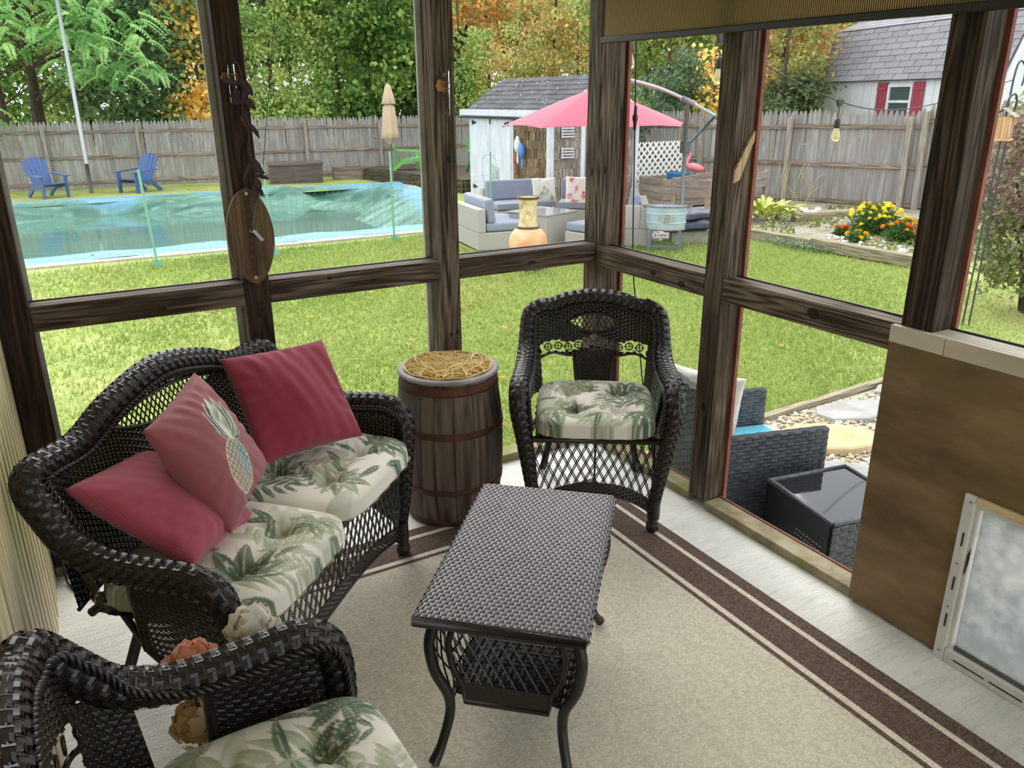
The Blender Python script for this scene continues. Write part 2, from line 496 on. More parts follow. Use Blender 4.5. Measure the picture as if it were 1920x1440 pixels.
# ================================================================== structure: slab, walls, roof
def concrete():
    m, nt, b = _new('broomed_concrete')
    N, L = nt.nodes, nt.links
    tc = N.new('ShaderNodeTexCoord')
    n1 = N.new('ShaderNodeTexNoise'); n1.inputs['Scale'].default_value = 3.5; n1.inputs['Detail'].default_value = 8
    n2 = N.new('ShaderNodeTexNoise'); n2.inputs['Scale'].default_value = 160; n2.inputs['Detail'].default_value = 4
    mp = N.new('ShaderNodeMapping'); mp.inputs['Scale'].default_value = (.12, 1, 1); mp.inputs['Rotation'].default_value = (0, 0, R(8))
    n3 = N.new('ShaderNodeTexNoise'); n3.inputs['Scale'].default_value = 75; n3.inputs['Detail'].default_value = 3
    L.new(tc.outputs['Object'], n1.inputs['Vector']); L.new(tc.outputs['Object'], n2.inputs['Vector'])
    L.new(tc.outputs['Object'], mp.inputs['Vector']); L.new(mp.outputs[0], n3.inputs['Vector'])
    rp = N.new('ShaderNodeValToRGB')
    rp.color_ramp.elements[0].position = .3; rp.color_ramp.elements[0].color = (*lin((200, 199, 192)), 1)
    rp.color_ramp.elements[1].position = .7; rp.color_ramp.elements[1].color = (*lin((236, 236, 230)), 1)
    L.new(n1.outputs['Fac'], rp.inputs['Fac'])
    r2 = N.new('ShaderNodeValToRGB'); r2.color_ramp.elements[0].position = .30; r2.color_ramp.elements[1].position = .45
    r2.color_ramp.elements[0].color = (.35, .34, .32, 1); r2.color_ramp.elements[1].color = (1, 1, 1, 1)
    L.new(n2.outputs['Fac'], r2.inputs['Fac'])
    r3 = N.new('ShaderNodeValToRGB'); r3.color_ramp.elements[0].position = .32; r3.color_ramp.elements[1].position = .5
    r3.color_ramp.elements[0].color = (.62, .61, .58, 1); r3.color_ramp.elements[1].color = (1, 1, 1, 1)
    L.new(n3.outputs['Fac'], r3.inputs['Fac'])
    m1 = N.new('ShaderNodeMix'); m1.data_type = 'RGBA'; m1.blend_type = 'MULTIPLY'; m1.inputs['Factor'].default_value = .4
    m2 = N.new('ShaderNodeMix'); m2.data_type = 'RGBA'; m2.blend_type = 'MULTIPLY'; m2.inputs['Factor'].default_value = .35
    L.new(rp.outputs[0], m1.inputs['A']); L.new(r2.outputs[0], m1.inputs['B'])
    L.new(m1.outputs['Result'], m2.inputs['A']); L.new(r3.outputs[0], m2.inputs['B'])
    L.new(m2.outputs['Result'], b.inputs['Base Color']); b.inputs['Roughness'].default_value = .85
    ad = N.new('ShaderNodeMath'); ad.operation = 'ADD'
    L.new(n2.outputs['Fac'], ad.inputs[0]); L.new(n3.outputs['Fac'], ad.inputs[1])
    bp = N.new('ShaderNodeBump'); bp.inputs['Strength'].default_value = .7; bp.inputs['Distance'].default_value = .004
    L.new(ad.outputs[0], bp.inputs['Height']); L.new(bp.outputs[0], b.inputs['Normal'])
    return m
M_conc = concrete()
tag(MB().ab((-2.9, -5.2, -.55), (.14, .14, 0)).build('floor', M_conc, bevel=.008), 'pale grey broom-finished concrete porch floor', None, kind='structure')

M_bead = wood('cream_beadboard', lin((168, 152, 122)), lin((214, 200, 168)), 'Z', 30, rough=.45, bump=.15, rand=.08)
wl = tag(empty('wall_left'), 'cream beadboard house wall beside the loveseat', None, kind='structure')
_bm = MB()
_w = .092
_bm.prism([(0, 0), (.004, .012), (0.0, .018), (.012, .026), (.012, _w - .003), (.006, _w), (0, _w)], 0, 2.3).v
bead = _bm.mesh('board', M_bead)
for i in range(50):
    inst(bead, 'board', wl, (-2.408, -.02 - (i + 1) * _w, 0))
MB().ab((-2.48, -5.0, 0), (-2.4085, .09, 2.3)).build('backing', plain('groove_shadow', lin((70, 60, 44)), .9), wl)

# --- back wall: posts, rails, plates
wb = tag(empty('wall_back'), 'weathered timber post and rail wall facing the pool', None, kind='structure')
def post(parent, x0, x1, y0, y1, z0=0.038, z1=2.12, mat=M_post):
    return MB().ab((-(x1 - x0) / 2, -(y1 - y0) / 2, 0), ((x1 - x0) / 2, (y1 - y0) / 2, z1 - z0)).build('post', mat, parent, bevel=.004, loc=((x0 + x1) / 2, (y0 + y1) / 2, z0))
XP = [(-2.395, -2.30), (-1.607, -1.513), (-.803, -.71), (0, .095)]
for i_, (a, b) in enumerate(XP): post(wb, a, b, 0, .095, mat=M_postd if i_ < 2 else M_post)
post(wb, .095, .14, .0, .095)
for i in range(3):
    a, b = XP[i][1], XP[i + 1][0]
    m = MB().ab((-(b - a) / 2, -.0475, 0), ((b - a) / 2, .0475, .088))
    m.build('rail', M_rail_x, wb, bevel=.004, loc=((a + b) / 2, .0475, .921))
    MB().ab((a + .004, .079, 1.009), (b - .004, .085, 1.0135)).build('screen_spline', M_black, wb)
M_moss = noisy('mossy_plate', lin((112, 100, 74)), lin((168, 158, 132)), 9, rough=.9, c3=lin((122, 122, 62)), scale2=5, bump=.3)
MB().ab((-2.395, 0, 0), (.0, .095, .038)).build('sill_plate', M_moss, wb, bevel=.004)
M_trimgrey = noisy('pale_trim', lin((150, 148, 140)), lin((186, 184, 176)), 10, rough=.7)
for a, b in XP[:3]:
    MB().ab((a - .022, .097, .0), (b + .012, .112, 2.12)).build('outer_trim', M_trimgrey, wb)
MB().ab((-2.4, .0, 2.12), (.14, .14, 2.34)).build('header_beam', M_rail_x, wb)

# --- right wall
M_postr = wood('shaded_post', lin((30, 20, 14)), lin((96, 82, 66)), 'Z', 45, c3=lin((38, 26, 18)), lo=.4, hi=.8)  # post wood darkened so the shade on its inner face is in the colour
wr = tag(empty('wall_right'), 'weathered timber post and rail wall facing the side garden', None, kind='structure')
YP = [(-.83, -.73), (-1.682, -1.582), (-2.62, -2.52), (-3.6, -3.5), (-5.0, -4.9)]
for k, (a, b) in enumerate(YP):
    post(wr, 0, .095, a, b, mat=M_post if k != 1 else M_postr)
    MB().ab((.097, a - .012, 0), (.113, b + .022, 2.12)).build('outer_trim', M_redtrim, wr)
MB().ab((.142, -.014, 0), (.158, .12, 2.12)).build('outer_trim', M_redtrim, wr)
prev = 0
for k, (a, b) in enumerate(YP):
    lo, hi = b, prev
    z0 = .905 if k != 2 else .89
    if k not in (2,):
        MB().ab((-.0475, -(hi - lo) / 2, 0), (.0475, (hi - lo) / 2, .09)).build('rail', M_rail_y, wr, bevel=.004, loc=(.0475, (lo + hi) / 2, z0))
        MB().ab((.079, lo + .004, z0 + .0905), (.085, hi - .004, z0 + .095)).build('screen_spline', M_black, wr)
    MB().ab((0, lo, 0), (.095, hi, .038)).build('sill_plate', M_moss, wr, bevel=.004)
    MB().ab((.083, lo + .004, .038), (.09, hi - .004, .043)).build('screen_spline', M_redtrim, wr)
    prev = a
MB().ab((.0, -5.0, 2.12), (.14, 0.0, 2.34)).build('header_beam', M_rail_y, wr)
# split, pale diagonal scar left by a broken brace on the second post
sb = MB()
sb.prism([(.004, 1.352), (.03, 1.362), (.088, 1.50), (.09, 1.535), (.072, 1.515), (.006, 1.40)], 0, .012, M=np.array([[1, 0, 0], [0, 0, 1], [0, 1, 0]]), c=(0, -.8415, 0))
sb.build('brace_scar', wood('raw_split_wood', lin((150, 126, 96)), lin((196, 172, 138)), 'Z', 60), wr)
M_ply = noisy('old_plywood', lin((84, 66, 44)), lin((142, 116, 84)), 7.0, (1, .3, 1), rough=.65, c3=lin((112, 100, 62)), scale2=3.2, detail=10, bump=.2)
MB().ab((-.016, -2.70, .012), (.0, -1.563, .94)).build('plywood_panel', M_ply, wr, bevel=.002)
M_strip = noisy('worn_cream_strip', lin((176, 164, 146)), lin((214, 204, 188)), 6, (1, .3, 1), rough=.7)
for a, b in ((-1.737, -1.563), (-2.70, -1.739)):
    MB().ab((-.02, a, .94), (.0, b, .993)).build('edge_strip', M_strip, wr, bevel=.002)
MB().ab((.0, -2.52, .90), (.096, -1.682, .993)).build('cap_board', wood('grey_cap', lin((150, 142, 128)), lin((200, 194, 180)), 'Y', 50), wr, bevel=.003)
MB().ab((.079, -2.5, .9935), (.086, -1.69, .999)).build('screen_spline', M_black, wr)

# dark knots in the timbers
M_knot = noisy('dark_knot', lin((26, 17, 12)), lin((52, 36, 26)), 60, rough=.8)
def knot(parent, c, ru, rv, face):
    t = np.linspace(0, 6.283, 15)[:-1]
    m = MB(); g = []
    for f, dz in ((1.0, .0004), (.8, .0016), (.4, .0012), (.02, .0005)):
        g.append(np.stack([ru * f * np.cos(t), np.full(14, -dz), rv * f * np.sin(t)], 1))
    P = np.stack(g)
    if face == 'x': P = P[..., [1, 0, 2]]
    m.grid(P, closed_v=True); m.build('knot', M_knot, parent, smooth=True, loc=c)
for c, ru, rv in (((-.745, 0, 1.42), .009, .016), ((-.76, 0, .68), .008, .012), ((-.73, 0, .69), .008, .013), ((-1.555, 0, .90), .02, .03), ((-.35, 0, .955), .022, .010), ((-1.1, 0, .96), .014, .008), ((-1.9, 0, .95), .018, .009), ((.045, 0, 1.34), .009, .022), ((-1.28, 0, .99), .012, .006)): knot(wb, c, ru, rv, 'y')
for c, ru, rv in (((0, -.42, .945), .018, .013), ((0, -.60, .93), .022, .014), ((0, -1.26, .955), .026, .020), ((0, -.78, .45), .012, .02), ((0, .045, 1.33), .008, .02)): knot(wr, c, ru, rv, 'x')

# --- ceiling / roof, far side of the porch behind the camera
M_ceil = wood('porch_ceiling', lin((214, 208, 196)), lin((236, 232, 222)), 'X', 25, rand=.05)
MB().ab((-2.9, -4.3, 2.34), (.30, .30, 2.40)).build('ceiling', M_ceil)['kind'] = 'structure'  # unseen; ends early and is near-white to brighten the porch
bpy.data.objects['ceiling']['label'] = 'unseen board porch ceiling, shortened and pale to brighten the porch'
wf = tag(empty('wall_front'), 'unseen timber post wall behind the viewer, left open to let light in', None, kind='structure')  # unseen end of the porch, kept open as a source of fill light
for a in (-2.39, -1.2): post(wf, a, a + .095, -5.0, -4.905)

# --- rug with concentric brown bands
def rug_mat(name, c1, c2, sc):
    m, nt, b = _new(name)
    N, L = nt.nodes, nt.links
    tc = N.new('ShaderNodeTexCoord')
    bk = N.new('ShaderNodeTexBrick'); bk.inputs['Scale'].default_value = sc; bk.inputs['Mortar Size'].default_value = .03; bk.inputs['Brick Width'].default_value = .5; bk.inputs['Row Height'].default_value = .3
    bk.inputs['Color1'].default_value = (*c1, 1); bk.inputs['Color2'].default_value = (*c2, 1); bk.inputs['Mortar'].default_value = (*[x * .62 for x in c1], 1)
    L.new(tc.outputs['Object'], bk.inputs['Vector'])
    nz = N.new('ShaderNodeTexNoise'); nz.inputs['Scale'].default_value = 30; nz.inputs['Detail'].default_value = 6
    mp = N.new('ShaderNodeMapping'); mp.inputs['Scale'].default_value = (3, .4, 1)
    L.new(tc.outputs['Object'], mp.inputs[0]); L.new(mp.outputs[0], nz.inputs['Vector'])
    hs = N.new('ShaderNodeHueSaturation'); mr = N.new('ShaderNodeMapRange'); mr.inputs['To Min'].default_value = .88; mr.inputs['To Max'].default_value = 1.12
    L.new(nz.outputs['Fac'], mr.inputs['Value']); L.new(mr.outputs[0], hs.inputs['Value']); L.new(bk.outputs['Color'], hs.inputs['Color'])
    L.new(hs.outputs[0], b.inputs['Base Color']); b.inputs['Roughness'].default_value = .95; b.inputs['Specular IOR Level'].default_value = .1
    bp = N.new('ShaderNodeBump'); bp.inputs['Strength'].default_value = .5; bp.inputs['Distance'].default_value = .002
    L.new(bk.outputs['Fac'], bp.inputs['Height']); bp.invert = True; L.new(bp.outputs[0], b.inputs['Normal'])
    return m
RB, RC, RF = rug_mat('rug_brown', lin((92, 76, 68)), lin((124, 106, 97)), 52), rug_mat('rug_cream', lin((216, 204, 186)), lin((242, 232, 214)), 52), rug_mat('rug_field', lin((204, 196, 176)), lin((234, 226, 208)), 52)
rx0, rx1, ry0, ry1, rt = -2.07, -.245, -3.1, -.365, .009
def frame_ring(mb, d0, d1, z0, z1):
    a0, a1, b0, b1 = rx0 + d0, rx1 - d0, ry0 + d0, ry1 - d0
    c0, c1, e0, e1 = rx0 + d1, rx1 - d1, ry0 + d1, ry1 - d1
    O = [(a0, b0), (a1, b0), (a1, b1), (a0, b1)]; I_ = [(c0, e0), (c1, e0), (c1, e1), (c0, e1)]
    for i in range(4):
        j = (i + 1) % 4
        p = [O[i], O[j], I_[j], I_[i]]
        mb.prism(p, z0, z1)
rug = thing('area_rug', 'flat-woven beige rug with dark brown banded border under coffee table', 'rug')
for nm, d0, d1, mt, dz in (('outer_band', 0, .052, RB, 0), ('cream_stripe', .052, .072, RC, .0006), ('wide_band', .072, .186, RB, 0), ('cream_stripe', .186, .208, RC, .0006), ('thin_band', .208, .226, RB, 0)):
    m = MB(); frame_ring(m, d0, d1, .001, rt + dz); m.build(nm, mt, rug)
MB().ab((rx0 + .226, ry0 + .226, .001), (rx1 - .226, ry1 - .226, rt)).build('field', RF, rug)

# --- roller shade on the right wall
def shade_mat():
    m, nt, b = _new('woven_shade')
    N, L = nt.nodes, nt.links
    tc = N.new('ShaderNodeTexCoord')
    wv = N.new('ShaderNodeTexWave'); wv.bands_direction = 'Y'; wv.inputs['Scale'].default_value = 42; wv.inputs['Distortion'].default_value = .6; wv.inputs['Detail'].default_value = 2
    L.new(tc.outputs['Object'], wv.inputs['Vector'])
    rp = N.new('ShaderNodeValToRGB'); rp.color_ramp.elements[0].position = .25; rp.color_ramp.elements[1].position = .75
    rp.color_ramp.elements[0].color = (*lin((74, 60, 36)), 1); rp.color_ramp.elements[1].color = (*lin((204, 184, 142)), 1)
    L.new(wv.outputs['Fac'], rp.inputs['Fac'])
    L.new(rp.outputs[0], b.inputs['Base Color']); b.inputs['Roughness'].default_value = .8
    tr = N.new('ShaderNodeBsdfTranslucent'); mx = N.new('ShaderNodeMixShader'); mx.inputs[0].default_value = .55
    L.new(rp.outputs[0], tr.inputs[0]); L.new(b.outputs[0], mx.inputs[1]); L.new(tr.outputs[0], mx.inputs[2]); L.new(mx.outputs[0], N['Material Output'].inputs['Surface'])
    return m
sh = thing('roller_shade', 'tan woven roller shade rolled partway down on the right side', 'shade', (-.03, -.06, 1.88))
MB().add([(0, -.005, .012), (0, -2.44, -.01), (0, -2.44, .40), (0, -.005, .42), (-.003, -.005, .012), (-.003, -2.44, -.01), (-.003, -2.44, .40), (-.003, -.005, .42)], [(0, 1, 2, 3), (7, 6, 5, 4), (0, 4, 5, 1), (3, 2, 6, 7)]).build('fabric', shade_mat(), sh)
MB().bar((-.0015, .012, 0), (-.0015, -2.46, -.022), .02, .024).build('bottom_bar', plain('dark_bar', lin((26, 24, 22)), .5), sh, bevel=.004)
MB().tube([(-.0015, .02, .43), (-.0015, -2.45, .41)], .026, 12).build('roller', plain('dark_bar2', lin((26, 24, 22)), .5), sh)
m = MB(); m.tube([(0.0, -.50, -.005), (0, -.50, -.05)], .0015, 5); m.tube([(0.009 * math.cos(t), -.50, -.062 + .014 * math.sin(t)) for t in np.linspace(0, 6.28, 13)[:-1]], .0016, 5, closed=True)
m.build('pull_ring', plain('ring_white', (.7, .7, .68), .4), sh)

# --- plastic pet door in the plywood
M_white = noisy('white_plastic', lin((188, 188, 184)), lin((222, 222, 218)), 5, rough=.4)
pd = thing('pet_door', 'white plastic pet door with clouded flap set into plywood panel', 'pet door', (-.016, -1.885, .0))
fw_, W_, H_ = .034, .44, .565
def ring(mb, y0, y1, z0, z1, t, x0, x1):
    mb.ab((x0, y1 - t, z0), (x1, y1, z1)); mb.ab((x0, y0, z0), (x1, y0 + t, z1)); mb.ab((x0, y0 + t, z0), (x1, y1 - t, z0 + t)); mb.ab((x0, y0 + t, z1 - t), (x1, y1 - t, z1))
for nm, a, b in (('frame_side', (-W_ + 0, 0), None),):
    pass
MB().ab((-.016, -fw_, .0), (.0, 0, H_)).build('frame_side', M_white, pd, bevel=.004)
MB().ab((-.016, -W_, .0), (.0, -W_ + fw_, H_)).build('frame_side', M_white, pd, bevel=.004)
MB().ab((-.016, -W_ + fw_, 0), (0, -fw_, .05)).build('frame_sill', M_white, pd, bevel=.004)
MB().ab((-.016, -W_ + fw_, H_ - .022), (0, -fw_, H_)).build('frame_head', noisy('yellowed_plastic', lin((190, 164, 116)), lin((216, 196, 154)), 8, rough=.4), pd, bevel=.004)
m = MB(); ring(m, -W_ + .026, -.026, .02, H_ - .016, .02, -.008, .03); m.build('inner_frame', M_white, pd, bevel=.002)
for z in (.12, .25, .40): MB().ab((-.0175, -.022, z), (-.0158, -.017, z + .045)).build('slot', M_black, pd)
for y in (-.11, -.22, -.33): MB().ab((-.0175, y - .05, .022), (-.0158, y + .045, .026)).build('slot', M_black, pd)
for z in (.03, .19, .34, .545): MB().lathe([(.0, 0), (.0035, 0), (.0035, .002), (0, .0025)], 10, cap=False, M=rotm(0, -math.pi / 2, 0)).build('screw', M_steel, pd, loc=(-.0155, -.018 - (.004 if z > .5 else 0), z))
m = MB()
m.prism([(-.039 + .0, .33), (-.043, .345), (-.046, .38), (-.045, .42), (-.039, .4)], 0, .003, M=np.array([[0, 0, 1], [1, 0, 0], [0, 1, 0]]), c=(-.0105, 0, -.02))
m.build('side_gap', M_black, pd)
fm_, fnt, fb = _new('clouded_vinyl')
_N, _L = fnt.nodes, fnt.links
_tc = _N.new('ShaderNodeTexCoord'); _nz = _N.new('ShaderNodeTexNoise'); _nz.inputs['Scale'].default_value = 14; _nz.inputs['Detail'].default_value = 9; _nz.inputs['Roughness'].default_value = .7
_rp = _N.new('ShaderNodeValToRGB'); _rp.color_ramp.elements[0].position = .35; _rp.color_ramp.elements[1].position = .7
_rp.color_ramp.elements[0].color = (.1, .1, .1, 1); _rp.color_ramp.elements[1].color = (.6, .6, .6, 1)
_L.new(_tc.outputs['Object'], _nz.inputs['Vector']); _L.new(_nz.outputs['Fac'], _rp.inputs['Fac'])
_tb = _N.new('ShaderNodeBsdfTransparent'); _tl = _N.new('ShaderNodeBsdfTranslucent'); _tl.inputs[0].default_value = (.55, .58, .6, 1)
_mx = _N.new('ShaderNodeMixShader'); _m2 = _N.new('ShaderNodeMixShader'); _m2.inputs[0].default_value = .45
fb.inputs['Base Color'].default_value = (.6, .62, .62, 1); fb.inputs['Roughness'].default_value = .35
_L.new(_tl.outputs[0], _m2.inputs[1]); _L.new(fb.outputs[0], _m2.inputs[2])
_sx = _N.new('ShaderNodeSeparateXYZ'); _L.new(_tc.outputs['Object'], _sx.inputs[0])
_mr = _N.new('ShaderNodeMapRange'); _mr.interpolation_type = 'SMOOTHSTEP'; _mr.inputs['From Min'].default_value = .34; _mr.inputs['From Max'].default_value = .16; _mr.inputs['To Min'].default_value = .5; _mr.inputs['To Max'].default_value = .62; _L.new(_sx.outputs['Z'], _mr.inputs['Value'])
_ad = _N.new('ShaderNodeMath'); _ad.operation = 'ADD'; _ad.use_clamp = True; _L.new(_rp.outputs[0], _ad.inputs[0]); _L.new(_mr.outputs[0], _ad.inputs[1])
_L.new(_ad.outputs[0], _mx.inputs[0]); _L.new(_tb.outputs[0], _mx.inputs[1]); _L.new(_m2.outputs[0], _mx.inputs[2]); _L.new(_mx.outputs[0], _N['Material Output'].inputs['Surface'])
MB().ab((.004, -W_ + .05, .05), (.008, -.05, H_ - .04)).build('flap', fm_, pd, bevel=.001)
MB().ab((-.002, -W_ + .05, .046), (.012, -.052, .062)).build('magnet_strip', plain('magnet_grey', lin((90, 88, 84)), .5), pd)
# hole through the plywood behind the flap
for o in list(wr.children):
    if o.name.startswith('plywood_panel'):
        bpy.data.objects.remove(o)
m = MB()
y0, y1 = -1.885 - W_ + .03, -1.885 - .03
m.ab((-.016, y1, .012), (0, -1.563, .94)); m.ab((-.016, -2.70, .012), (0, y0, .94)); m.ab((-.016, y0, H_ - .03), (0, y1, .94)); m.ab((-.016, y0, .012), (0, y1, .03))
m.build('plywood_panel', M_ply, wr)
# ================================================================== black wicker seating
def wicker_seat(name, label, cat, a, peak, loc, rz, group, splats):
    T = thing(name, label, cat, (loc[0], loc[1], .009), rz, group)
    half = [(a - .055, .015, .12), (a - .04, .004, .25), (a - .018, 0, .40), (a, .0, .505), (a + .004, .025, .562), (a + .004, .085, .588), (a, .20, .585), (a - .004, .32, .592), (a - .008, .415, .63), (a - .012, .475, .70), (a - .02, .515, .755), (a - .06, .535, .785)]
    top = [(a * .62, .548, .787), (a * .36, .555, (.787 + peak) / 2 + .008), (0, .558, peak)]
    rightp = [np.array(p) for p in half + top]
    leftp = [p * np.array([-1, 1, 1]) for p in rightp[:-1]]
    path = cr(leftp + rightp[::-1], 10)
    L = np.sum(np.linalg.norm(np.diff(path, axis=0), axis=1))
    n = int(L / .011)
    path = resample(path, n)
    rad = np.interp(path[:, 2], [.12, .25, .45, .58], [.022, .028, .034, .038]) * np.interp(path[:, 1], [0, .1], [1, 1])
    # keep a steady frame: reference = outward x for the left post
    G = tube_grid(path, rad, 16, ref=(-1, 0, 0), flat=1.0)
    core = MB(); core.tube(path, rad * .93, 12); core.build('rim_core', M_wcore, T, smooth=True)
    weave('rolled_rim', G, int(L / .0165), 14, .0019, M_wicker, T, closed_v=True, wid=.47)
    # braid along the inner edge of the rim (facing the sitter)
    T_, N_, B_ = frames(path, ref=(-1, 0, 0))
    inward = np.stack([-path[:, 0] * 0.9, -(path[:, 1]) * .9 - .05, np.minimum(0, -(path[:, 2] - .55)) * 1.3], 1)
    inward -= T_ * np.sum(inward * T_, 1)[:, None]; inward /= np.linalg.norm(inward, axis=1)[:, None]
    bp = path + inward * (rad[:, None] + .004)
    sel = path[:, 2] > .42
    mb = MB(); braid(mb, bp[sel], .006, .0046, 22); mb.build('braid_trim', M_wicker, T, smooth=True, kind='stuff')
    # back panel
    xs = path[:, 0]; zs = path[:, 2]; sel = (path[:, 1] > .5)
    o = np.argsort(xs[sel]); tx, tz = xs[sel][o], zs[sel][o]
    ab_ = a - .03
    zlow = (lambda x: .42 + 0 * x) if a > .4 else lambda x: .565 + .03 * (1 - (np.abs(x) / ab_)) + .012 * np.cos(np.abs(x) / ab_ * 9)
    ybk = lambda x, z: .552 - .055 * (np.abs(x) / ab_) ** 3 - .10 * (.85 - z)
    U = np.linspace(-1, 1, 61); Vv = np.linspace(0, 1, 25)
    PX = np.repeat((U * ab_)[:, None], 25, 1)
    zt = np.interp(U * ab_, tx, tz) - .02
    PZ = zt[:, None] + (zlow(U * ab_) - zt)[:, None] * Vv[None]
    PY = ybk(PX, PZ)
    G = np.stack([PX, PY, PZ], 2)
    ew_, eh = (.115, .046) if a < .4 else (.24, .05)
    ec = peak - .10
    def eye(x, z):
        t = x / ew_
        up = ec + eh * .75 * (1 - t * t); dn = ec - eh * (1 - t * t)
        return (np.abs(t) < 1) & (z < up) & (z > dn)
    zring = lambda x: (np.interp(x, tx, tz) - .02) * .17 + zlow(x) * .83 if a < .4 else .62 + 0 * x
    def keep(u, v):
        x = (u * 2 - 1) * ab_
        z = np.interp(x, tx, tz) - .02; z = z + (zlow(x) - z) * v
        return ~eye(x, z) & (a > .4) | ~eye(x, z) & ~((z < zring(x) + .024) & (z > zring(x) - .024))
    weave('back_panel', G, int(2 * ab_ / .0155), 26 if a < .4 else 38, .002, M_wicker, T, keep=keep, wid=.45)
    mb = MB()                                   # eye-shaped lattice window and its border
    tt = np.linspace(-1, 1, 25)
    for sgn, k in ((1, .75), (-1, -1)):
        z = ec + k * eh * (1 - tt * tt)
        P = np.stack([tt * ew_, ybk(tt * ew_, z) - .004, z], 1)
        mb.tube(P, .0055, 6)
    mb.build('window_border', M_wicker, T, smooth=True, kind='stuff')
    mb = MB()
    st = .021
    for sgn in (-1, 1):
        for k in np.arange(-ew_ * 2, ew_ * 2, st):
            s = np.linspace(-eh * 1.2, eh * 1.2, 40)
            x, z = k + sgn * s * .62, ec + s
            ok = eye(x, z)
            if ok.sum() > 2:
                x, z = x[ok], z[ok]
                e = 3
                P = np.stack([x, ybk(x, z) + sgn * .001, z], 1)[[0, -1]]
                mb.tube(P, .0026, 4)
    mb.build('window_lattice', M_wicker, T, kind='stuff')
    mb = MB()                                   # row of rings
    nr = int(2 * ab_ / .044) if a < .4 else 0
    for i in range(nr):
        x = -ab_ + (i + .5) * 2 * ab_ / nr
        z = float(zring(np.array(x)))
        c = np.array([x, ybk(x, z), z]); t = np.linspace(0, 6.283, 15)[:-1]
        mb.tube(c + np.stack([.0155 * np.cos(t), 0 * t, .0155 * np.sin(t)], 1), .003, 5, closed=True)
        mb.tube([c + (0, 0, -.017), c + (0, 0, .017)], .002, 4)
        mb.tube([c + (-.022, 0, 0), c + (.022, 0, 0)], .002, 4)
    if nr: mb.build('ring_band', M_wicker, T, smooth=True, kind='stuff')
    x = np.linspace(-ab_, ab_, 50)
    mb = MB(); mb.tube(np.stack([x, ybk(x, zlow(x)), zlow(x)], 1), .006, 7); mb.build('back_lower_edge', M_wicker, T, smooth=True)
    for sx in splats:                           # woven splat between seat and back
        u = np.linspace(-1, 1, 7); v = np.linspace(0, 1, 9)
        wv = .082 - .022 * v
        G = np.stack([sx + u[:, None] * wv[None], np.broadcast_to(.515 - .07 * v, (7, 9)), np.broadcast_to(.60 - .22 * v, (7, 9))], 2)
        weave('back_splat', G, 16, 22, .002, M_wicker, T)
        for sg in (-1, 1):
            MB().tube([(sx + sg * .086, .518, .60), (sx + sg * .062, .445, .36)], .0085, 8).build('splat_rod', M_wicker, T, smooth=True)
    # arms
    for sg in (-1, 1):
        yy = np.linspace(0, .265, 12); v = np.linspace(0, 1, 16)
        zt_ = np.interp(yy, [0, .025, .085, .2, .32], [.53, .55, .565, .56, .575]); zb = .13 + .20 * (yy / .265) ** 1.6
        Z_ = zt_[:, None] + (zb - zt_)[:, None] * v[None]
        X_ = sg * np.interp(Z_, [.12, .25, .40, .5], [a - .058, a - .042, a - .02, a - .003])
        Y_ = np.broadcast_to(yy[:, None], Z_.shape)
        weave('arm_panel', np.stack([X_, Y_, Z_], 2), 17, 28, .0022, M_wicker, T)
        MB().tube(np.stack([X_[:, -1], yy, zb], 1), .009, 7).build('arm_lower_rod', M_wicker, T, smooth=True)
        MB().tube([(sg * (a - .004), .262, .575), (sg * (a - .034), .27, .33)], .011, 8).build('arm_rear_rod', M_wicker, T, smooth=True)
        # legs
        mb = MB(); mb.tube([(sg * (a - .055), .015, .15), (sg * (a - .057), .014, .07), (sg * (a - .058), .012, .045)], [.024, .021, .019], 12)
        for k in range(9): mb.tube([(sg * (a - .057) + .0225 * math.cos(t), .0145 + .0225 * math.sin(t), .06 + k * .009) for t in np.linspace(0, 6.283, 13)[:-1]], .0045, 5, closed=True)
        fl_ = mb.build('front_leg', M_wicker, T, smooth=True)
        MB().lathe([(.016, 0), (.024, .008), (.027, .022), (.024, .038), (.018, .048)], 14, c=(sg * (a - .058), .012, 0)).build('foot', M_wicker, fl_, smooth=True)
        MB().tube([(sg * (a - .034), .27, .335), (sg * (a - .10), .40, .39)], .010, 7).build('side_rail', M_wicker, T, smooth=True)
        xr = .30 if a > .4 else a * .62
        MB().tube([(sg * (xr - .02), .42, .39), (sg * xr, .50, .20), (sg * (xr + .035), .565, .0)], [.015, .016, .0165], 10).build('rear_leg', M_wicker, T, smooth=True)
    for sg in (-1, 1):                          # woven corner between arm and back
        t = np.linspace(0, 1, 6); v = np.linspace(0, 1, 7)
        xx_ = np.interp(t, [0, .5, 1], [a - .012, a - .018, a - .06]); yy_ = np.interp(t, [0, .5, 1], [.395, .45, .495])
        G = np.stack([np.repeat(sg * xx_[:, None], 7, 1) * (1 - .07 * v[None]), np.repeat(yy_[:, None], 7, 1) - .02 * v[None], (np.interp(t, [0, 1], [.60, .66])[:, None] * (1 - v[None]) + .42 * v[None])], 2)
        weave('corner_panel', G, 10, 15, .002, M_wicker, T)
    # seat deck, front rail and lattice skirt
    G = np.stack(np.meshgrid(np.linspace(-a + .06, a - .06, 4), np.linspace(.01, .43, 4), indexing='ij') + [np.full((4, 4), .395)], 2)
    weave('seat_deck', G, int(2 * a / .03), 14, .002, M_wicker, T, wid=.49)
    mb = MB(); mb.tube([(-a + .05, .012, .39), (a - .05, .012, .39)], .013, 8); mb.tube([(-a + .06, .45, .39), (a - .06, .45, .39)], .012, 8)
    mb.build('seat_frame', M_wicker, T, smooth=True, kind='stuff')
    ax = a - .055
    za = lambda x: .205 - .085 * (np.abs(x) / ax) ** 2.5
    mb = MB()
    pitch = .036
